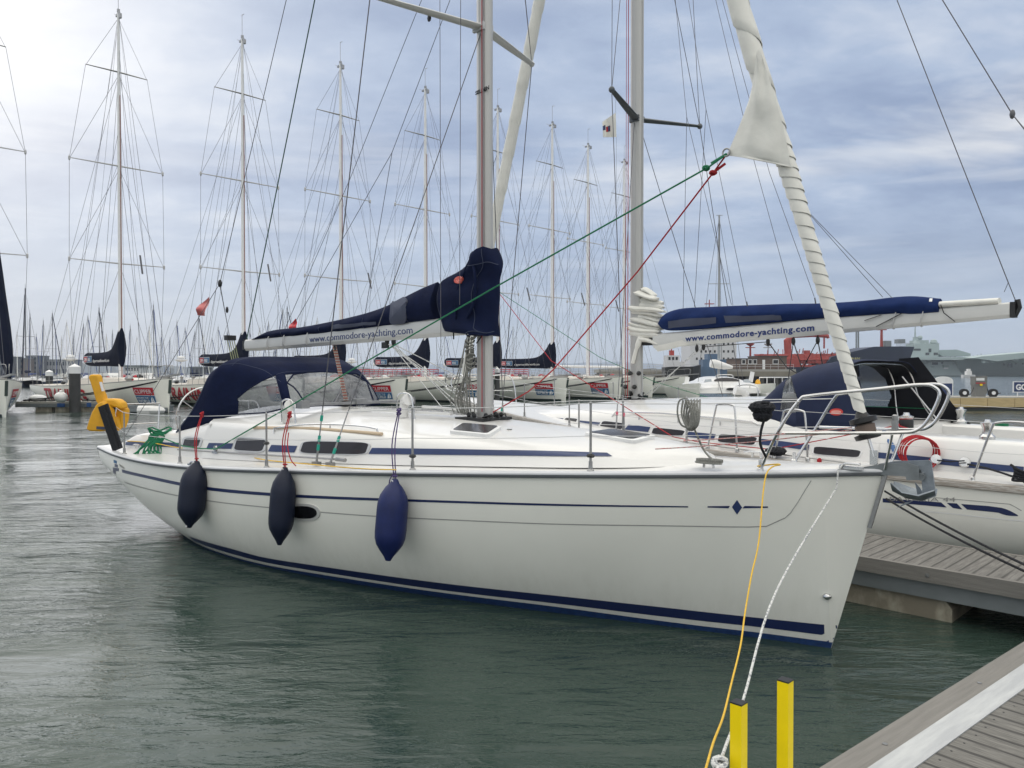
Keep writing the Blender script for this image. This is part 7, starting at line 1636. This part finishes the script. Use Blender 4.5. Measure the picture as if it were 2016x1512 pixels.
mb = MB(); mb.box(cq(1803), cq(1817), 3.7, 3.9, cz(690), cz(686)); mb.box(cq(1827), cq(1834), 3.7, 3.9, cz(699), cz(694)); mb.box(cq(1843), cq(1851), 3.7, 3.9, cz(699), cz(694)); mb.box(cq(1833), cq(1838), 3.7, 3.9, cz(693), cz(686)); mb.build('window_band', cgl, isl, 0)
mb = MB()
for x0, x1, z0, z1, y in ((1822, 1826, 717, 713, 4.8), (1841, 1852, 718, 713, 4.8), (1967, 1975, 723, 714, -11), (1958, 1961, 720, 716, -11), (1980, 1983, 718, 715, -11.5), (1994, 1996, 718, 715, -11.5), (1859, 1862, 716, 713, 4.8)): mb.box(cq(x0), cq(x1), y - .6, y, cz(z0), cz(z1))
mb.build('hull_opening', cgl, T, 0)
mb = MB(); mb.box(cq(1864), cq(1873), 4.6, 4.8, cz(726), cz(722)); mb.build('hull_panel', shipw, T, 0)
mb = MB(); mb.box(cq(1790), cq(2300), -12, 10, -.5, cz(739.5)); mb.build('barge_line', cgl, T, 0)
random.seed(77)
for k in range(26):
    px = random.uniform(1800, 2010); z0 = random.uniform(725, 708) if px < 1890 else random.uniform(716, 703); w_ = random.uniform(1, 5); y_ = 4.9 if px < 1895 else -19.5
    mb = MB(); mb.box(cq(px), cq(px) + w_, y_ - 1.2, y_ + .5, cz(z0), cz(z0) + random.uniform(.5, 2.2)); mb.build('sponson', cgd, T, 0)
mb = MB(); mb.box(cq(1797), cq(1890), 4.0, 4.9, cz(711), cz(709.6)); mb.box(cq(1940), cq(2290), -19.2, -18.2, cz(704), cz(701.5)); mb.build('painted_deck_shadow', cgl, T, 0)  # dark strips paint the shadow line below the flight deck edge
mb = MB()
for k in range(60): x = cq(random.uniform(1797, 2200)); mb.tube([V((x, 20, cz(704))), V((x, 20, cz(704) + random.uniform(1, 4)))], .25, 4)
mb.build('deck_antennas', cgd, T)
# small pilot boat in front of it
fr = Frame(*at(1907, 740, 420)[:2], 0); T = thing('pilot_boat', 'tiny white and buff boat in front of the aircraft carrier', 'boat', fr)
mb = MB(); mb.loft([[V((x, -1.6 * k, 1.6)), V((x, -1.2 * k, -.3)), V((x, 1.2 * k, -.3)), V((x, 1.6 * k, 1.6))] for x, k in ((-3.5, .8), (0, 1), (3.5, .2))], cap=True, flip=True); mb.build('hull', hullc, T)
mb = MB(); mb.box(-1.6, 1.2, -1, 1, 1.6, 3.6); mb.box(-.8, .6, -.8, .8, 3.6, 4.8); mb.build('cabin', gel, T, 0)
# fuel pontoon with pump, hose reels and signs
YF = 49.0; fl0, fl1 = at(1852, 784, YF), at(2120, 784, YF); fr = Frame(fl0.x, YF, 0); wF = fl1.x - fl0.x; zt_ = at(0, 783, YF).z + .0
T = thing('fuel_pontoon', 'fuel pontoon with pale yellow timber side at the right', 'pontoon', fr)
mb = MB(); mb.box(-.5, wF, 0, 3.4, zt_ - .12, zt_ + .03); mb.build('deck', concw, T, 0)
for k in range(5):
    x0 = -.5 + k * wF / 5; mb = MB(); mb.box(x0, x0 + wF / 5 - .03, -.06, .0, .2, zt_ - .02); mb.build('timber_side', mat("pale_pine", (.50, .38, .20), .75, var=.15, vs=2, stretch=(1, 6, 6)), T, 0)
mb = MB(); mb.box(-.5, wF, .05, 3.2, -.4, .22); mb.build('float', black, T, 0)
fr = Frame(*at(1927, 778, 50.2)[:2], 0, zt_ + .03); T = thing('fuel_pump', 'grey fuel pump with pale display on the fuel pontoon', 'fuel pump', fr)
mb = MB(); mb.box(-.36, .30, -.25, .25, 0, .75); mb.box(-.40, .34, -.27, .27, .75, 1.32); mb.box(.30, .42, -.2, .2, .2, 1.36); mb.build('cabinet', mat("pump_grey", (.17, .17, .16), .5), T, 20)
mb = MB(); mb.box(-.34, .18, -.30, -.27, 1.05, 1.22); mb.build('display', whitep, T, 0)
mb = MB(); mb.box(-.36, .24, -.30, -.27, .86, .92); mb.build('stripe', redp, T, 0)
mb = MB(); mb.box(-.1, .06, -.29, -.272, .72, .84); mb.build('label', yelpaint, T, 0)
mb = MB(); mb.tube(spline([V((.42, -.1, .9)), V((.5, -.2, .3)), V((.8, -.2, .15)), V((1.3, -.2, .25))]), .03, 6); mb.tube(spline([V((-.4, -.1, .6)), V((-.7, -.2, .15)), V((-1.3, -.2, .05))]), .025, 6); mb.build('hose', black, T)
for px, lb in ((1898, 'black hose reel to the left of the fuel pump'), (1955, 'black and white hose reel to the right of the fuel pump')):
    c = at(px, 774, 50); c.z = zt_ + .28; mb = MB(); mb.lathe([(.05, -.16), (.27, -.15), (.27, -.11), (.15, -.10), (.15, .10), (.27, .11), (.27, .15), (.05, .16)], c, (.3, 1, 0), 20)
    mb.box(c.x - .22, c.x + .22, c.y - .05, c.y + .05, zt_ + .03, zt_ + .08); o = single(mb, 'hose_reel', black, lb, 'hose reel', None, 'hose reels by the fuel pump')
    mb = MB(); mb.lathe([(.0, -.17), (.12, -.17), (.12, -.165), (0, -.16)], c - V(o.location), (.3, 1, 0), 12); mb.build('hub', whitep, o)
fr = Frame(*at(1857, 778, 50.5)[:2], 0, zt_ + .03); T = thing('sign_board', 'arched white and navy notice board on the fuel pontoon', 'sign', fr)
w_ = 19 / F * 50; pr = [(-w_, 0), (w_, 0), (w_, 1.02)] + [(w_ * math.cos(a), 1.02 + .30 * math.sin(a)) for a in [i * math.pi / 12 for i in range(1, 12)]] + [(-w_, 1.02)]
mb = MB(); mb.prism(pr, lambda u, v, w: V((u, w, v)), .08); mb.build('panel', whitep, T, 30)
mb = MB(); mb.box(-w_ * .88, w_ * .88, -.055, -.042, .08, .86); mb.build('lower_panel', navy2, T, 0)
fr = Frame(*at(2018, 778, 50)[:2], 0, zt_ + .03); T = thing('sign_board', 'navy GOSPORT-style sign with white letters beginning GO, cut by the right edge', 'sign', fr)
T['label'] = 'navy sign with white letters beginning GO on a white frame, cut by the right edge'
w_ = 24 / F * 50; mb = MB(); mb.box(-w_, w_ + .5, -.03, .03, .28, 1.0); mb.build('panel', whitep, T, 0); mb = MB(); mb.box(-w_ + .05, w_ + .45, -.045, -.032, .33, .95); mb.build('lower_panel', navy2, T, 0)
text_fit('GO', lambda u, v, w: V((-w_ + .16 + u, -.05 - w, .46 + v)), .72, .36, depth=.01, off=.02).build('lettering', whitep, T)
mb = MB(); mb.tube([V((-w_ + .3, 0, 0)), V((-w_ + .3, 0, .3))], .03, 6); mb.tube([V((w_, 0, 0)), V((w_, 0, .3))], .03, 6); mb.build('leg', whitep, T)
# white railed pontoon left of the black hood
fr = Frame(*at(1495, 772, 66)[:2], 0); T = thing('railed_gangway', 'low gangway with white railing beyond the second yacht sprayhood', 'gangway', fr)
q = 90 / F * 66; mb = MB(); mb.box(0, q * 1.5, 0, 1.2, .2, .45); mb.build('deck', concw, T, 0); mb = MB()
for k in range(10): mb.tube([V((k * q * 1.5 / 9, 0, .4)), V((k * q * 1.5 / 9, 0, 2.0))], .035, 5)
mb.tube([V((0, 0, 2.0)), V((q * 1.5, 0, 2.0))], .05, 5); mb.build('railing', whitep, T)
# catamaran
CY = 66; fr = Frame(*at(1421, 750, CY)[:2], 0); T = thing('catamaran', 'white catamaran with tinted saloon windows facing us, right of the second yacht mast', 'catamaran', fr)
q = lambda px: (px - 1421) / F * CY
z_ = lambda py, d=0: at(0, py, CY + d).z
def chull(x0, x1, xm, sg):
    mb = MB(); rr = []
    for y, w_, zt, xo in ((-4.0, .12, 1.55, 0), (-3.0, .5, 1.5, .0), (-1, .85, 1.4, 0), (3, .95, 1.3, 0), (6, .8, 1.2, 0)):
        c = xm + (x1 - x0) * 0; rr.append([V((xm + xo - w_, y, zt)), V((xm + xo - w_ * .8, y + .1, .5)), V((xm + xo, y + .5, -.3)), V((xm + xo + w_ * .8, y + .1, .5)), V((xm + xo + w_, y, zt))])
    mb.loft(rr, cap=True, flip=True); return mb
for xm in (q(1352), q(1492)): chull(0, 0, xm, 1).build('hull', hullg, T, 50)
mb = MB(); mb.loft([[V((q(1345) , y, z_(773))), V((q(1365), y, z0)), V((q(1395), y + .3, z1)), V((q(1455), y + .3, z1)), V((q(1490), y, z0)), V((q(1500), y, z_(773)))] for y, z0, z1 in ((-2.4, z_(764), z_(762)), (-1.2, z_(757), z_(752)), (.2, z_(756), z_(748)), (4, z_(756), z_(748)))], ring_closed=False, cap=True); mb.build('bridge_deck', gel, T, 40)
mb = MB(); mb.box(q(1402), q(1497), -2.2, 4, .65, z_(771)); mb.build('underside', mat("maroon_paint", (.10, .02, .02), .6), T, 0)
mb = MB(); rr = []
for y, wk, z1 in ((-.8, 1.0, z_(755)), (.0, .86, z_(744)), (1.0, .78, z_(741)), (4.0, .78, z_(741))): rr.append([V((q(1425) + (q(1375) - q(1425)) * wk * math.cos(a), y, z_(758) + (z1 - z_(758)) * abs(math.sin(a)) ** .6)) for a in lin(0, math.pi, 15)])
mb.loft(rr, ring_closed=False, cap=True, flip=True); sal = mb.build('saloon', gel, T, 40)
mb = MB(); mb.prism([(q(1428) + (q(1453) - q(1428)) * math.cos(a), z_(749.5) + (z_(744) - z_(750)) * math.sin(a)) for a in [i * math.pi / 12 for i in range(24)]], lambda u, v, w: V((u, -.55 + (v - z_(752)) * .9 * 1.0 + w, v)), .06); mb.build('window', smoke, sal, 20)
for a, b in ((1382, 1398), (1458, 1474)):
    mb = MB(); mb.prism([(q(a), z_(753)), (q(b), z_(753)), (q(b), z_(746)), (q(a + 4), z_(747))], lambda u, v, w: V((u, -.6 + (v - z_(752)) * .9 + w, v)), .06); mb.build('window', mat("pale_glass", (.3, .33, .36), .2), sal, 20)
mb = MB(); mb.prism([(q(1423) + (q(1432) - q(1423)) * math.cos(a), z_(765) + (z_(762.5) - z_(765)) * math.sin(a)) for a in [i * math.pi / 8 for i in range(16)]], lambda u, v, w: V((u, -2.46 + w, v)), .06); mb.build('hatch', smoke, T, 20)
mb = MB(); mb.beam(V((q(1351), -.5, z_(742))), V((q(1348), -.5, z_(759))), .05, .35); mb.beam(V((q(1478), -.5, z_(732))), V((q(1474), -.5, z_(752))), .05, .35); mb.build('side_blade', whitep, T)
mb = MB(); mb.tube(spline([V((q(1410), 0, z_(745))), V((q(1412), 0, z_(739))), V((q(1440), 0, z_(738.5))), V((q(1443), 0, z_(745)))]), .05, 6)
for x in (q(1340), q(1400), q(1460), q(1505)): mb.tube([V((x, -2.3, z_(770))), V((x, -2.3, z_(756)))], .025, 4)
mb.tube([V((q(1340), -2.3, z_(757))), V((q(1505), -2.3, z_(757)))], .015, 4); mb.build('guard_rail', steel, T)
mb = MB(); mb.tube([V((0, 1, 1.8)), V((.0, 1, at(0, 420, CY).z))], [.12, .08], 8); mb.tube([V((q(1400), 1, z_(556))), V((q(1443), 1, z_(556)))], .03, 5); mb.tube([V((q(1415), 1, z_(419))), V((q(1428), 1, z_(419)))], .03, 5); mb.build('mast', mat("cat_mast", (.34, .36, .38), .5), T)
mb = MB()
for a, b in ((0, q(1380)), (0, q(1470))): mb.tube([V((a, 1, at(0, 425, CY).z)), V((a + (q(1443) if b > 0 else q(1400)), 1, z_(556))), V((b, 1, z_(752)))], .018, 4)
mb.tube([V((0, 1, at(0, 430, CY).z)), V((q(1403), -3, z_(765)))], .018, 4); mb.tube([V((0, 1, at(0, 424, CY).z)), V((q(1385), -3, z_(700)))], .012, 4); mb.build('stays', wire, T)
mb = MB(); mb.tube([V((q(1402), .6, z_(715))), V((q(1410), .6, z_(716))), V((q(1430), .6, z_(721))), V((q(1446), .6, z_(723)))], [.34, .40, .30, .12], 10); mb.build('stowed_sail', gel, T, 50)
mb = MB(); mb.ball(at(1492, 756, CY - .5), .28, 8, .9, .6, 1.5); single(mb, 'lifebuoy', yel, 'small yellow buoyancy aid on the catamaran right rail', 'lifebuoy')
mb = MB()
for k in range(10):
    a = V((0, 0, 0))
for (a0, a1, lb) in ((690, 862, 'left stretch of red safety netting behind the racing yachts'), (962, 1040, 'right stretch of red safety netting behind the racing yachts')):
    a, b = at(a0, 744, 92), at(a1, 744, 92); mb = MB()
    for k in range(5): z = 1.75 + .26 * k; mb.tube([V((a.x, 92, z)), V((b.x, 92, z))], .05, 4)
    n = int((b.x - a.x) / .5)
    for k in range(n): x = a.x + (b.x - a.x) * k / (n - 1); mb.tube([V((x, 92, 1.6)), V((x + .1, 92, 2.85))], .03, 4)
    single(mb, 'safety_netting', redp, lb, 'netting', None, 'red netting')
# ------------------------------------------------------------------ sea air: far ships and shore fade a little
mb = MB(); mb.box(-2600, 3200, -60, 5200, -2, 75)
hz_ = bpy.data.materials.new('sea_haze'); hz_.use_nodes = True; t_ = hz_.node_tree; t_.nodes.clear(); o_ = t_.nodes.new('ShaderNodeOutputMaterial'); v_ = t_.nodes.new('ShaderNodeVolumePrincipled')
v_.inputs['Color'].default_value = (.80, .88, 1.0, 1); v_.inputs['Density'].default_value = .0002; v_.inputs['Anisotropy'].default_value = .2
t_.links.new(v_.outputs[0], o_.inputs['Volume'])
ho = mb.build('haze', hz_, None, 0); tag(ho, 'thin pale sea haze over the whole harbour', 'haze', None, 'stuff')
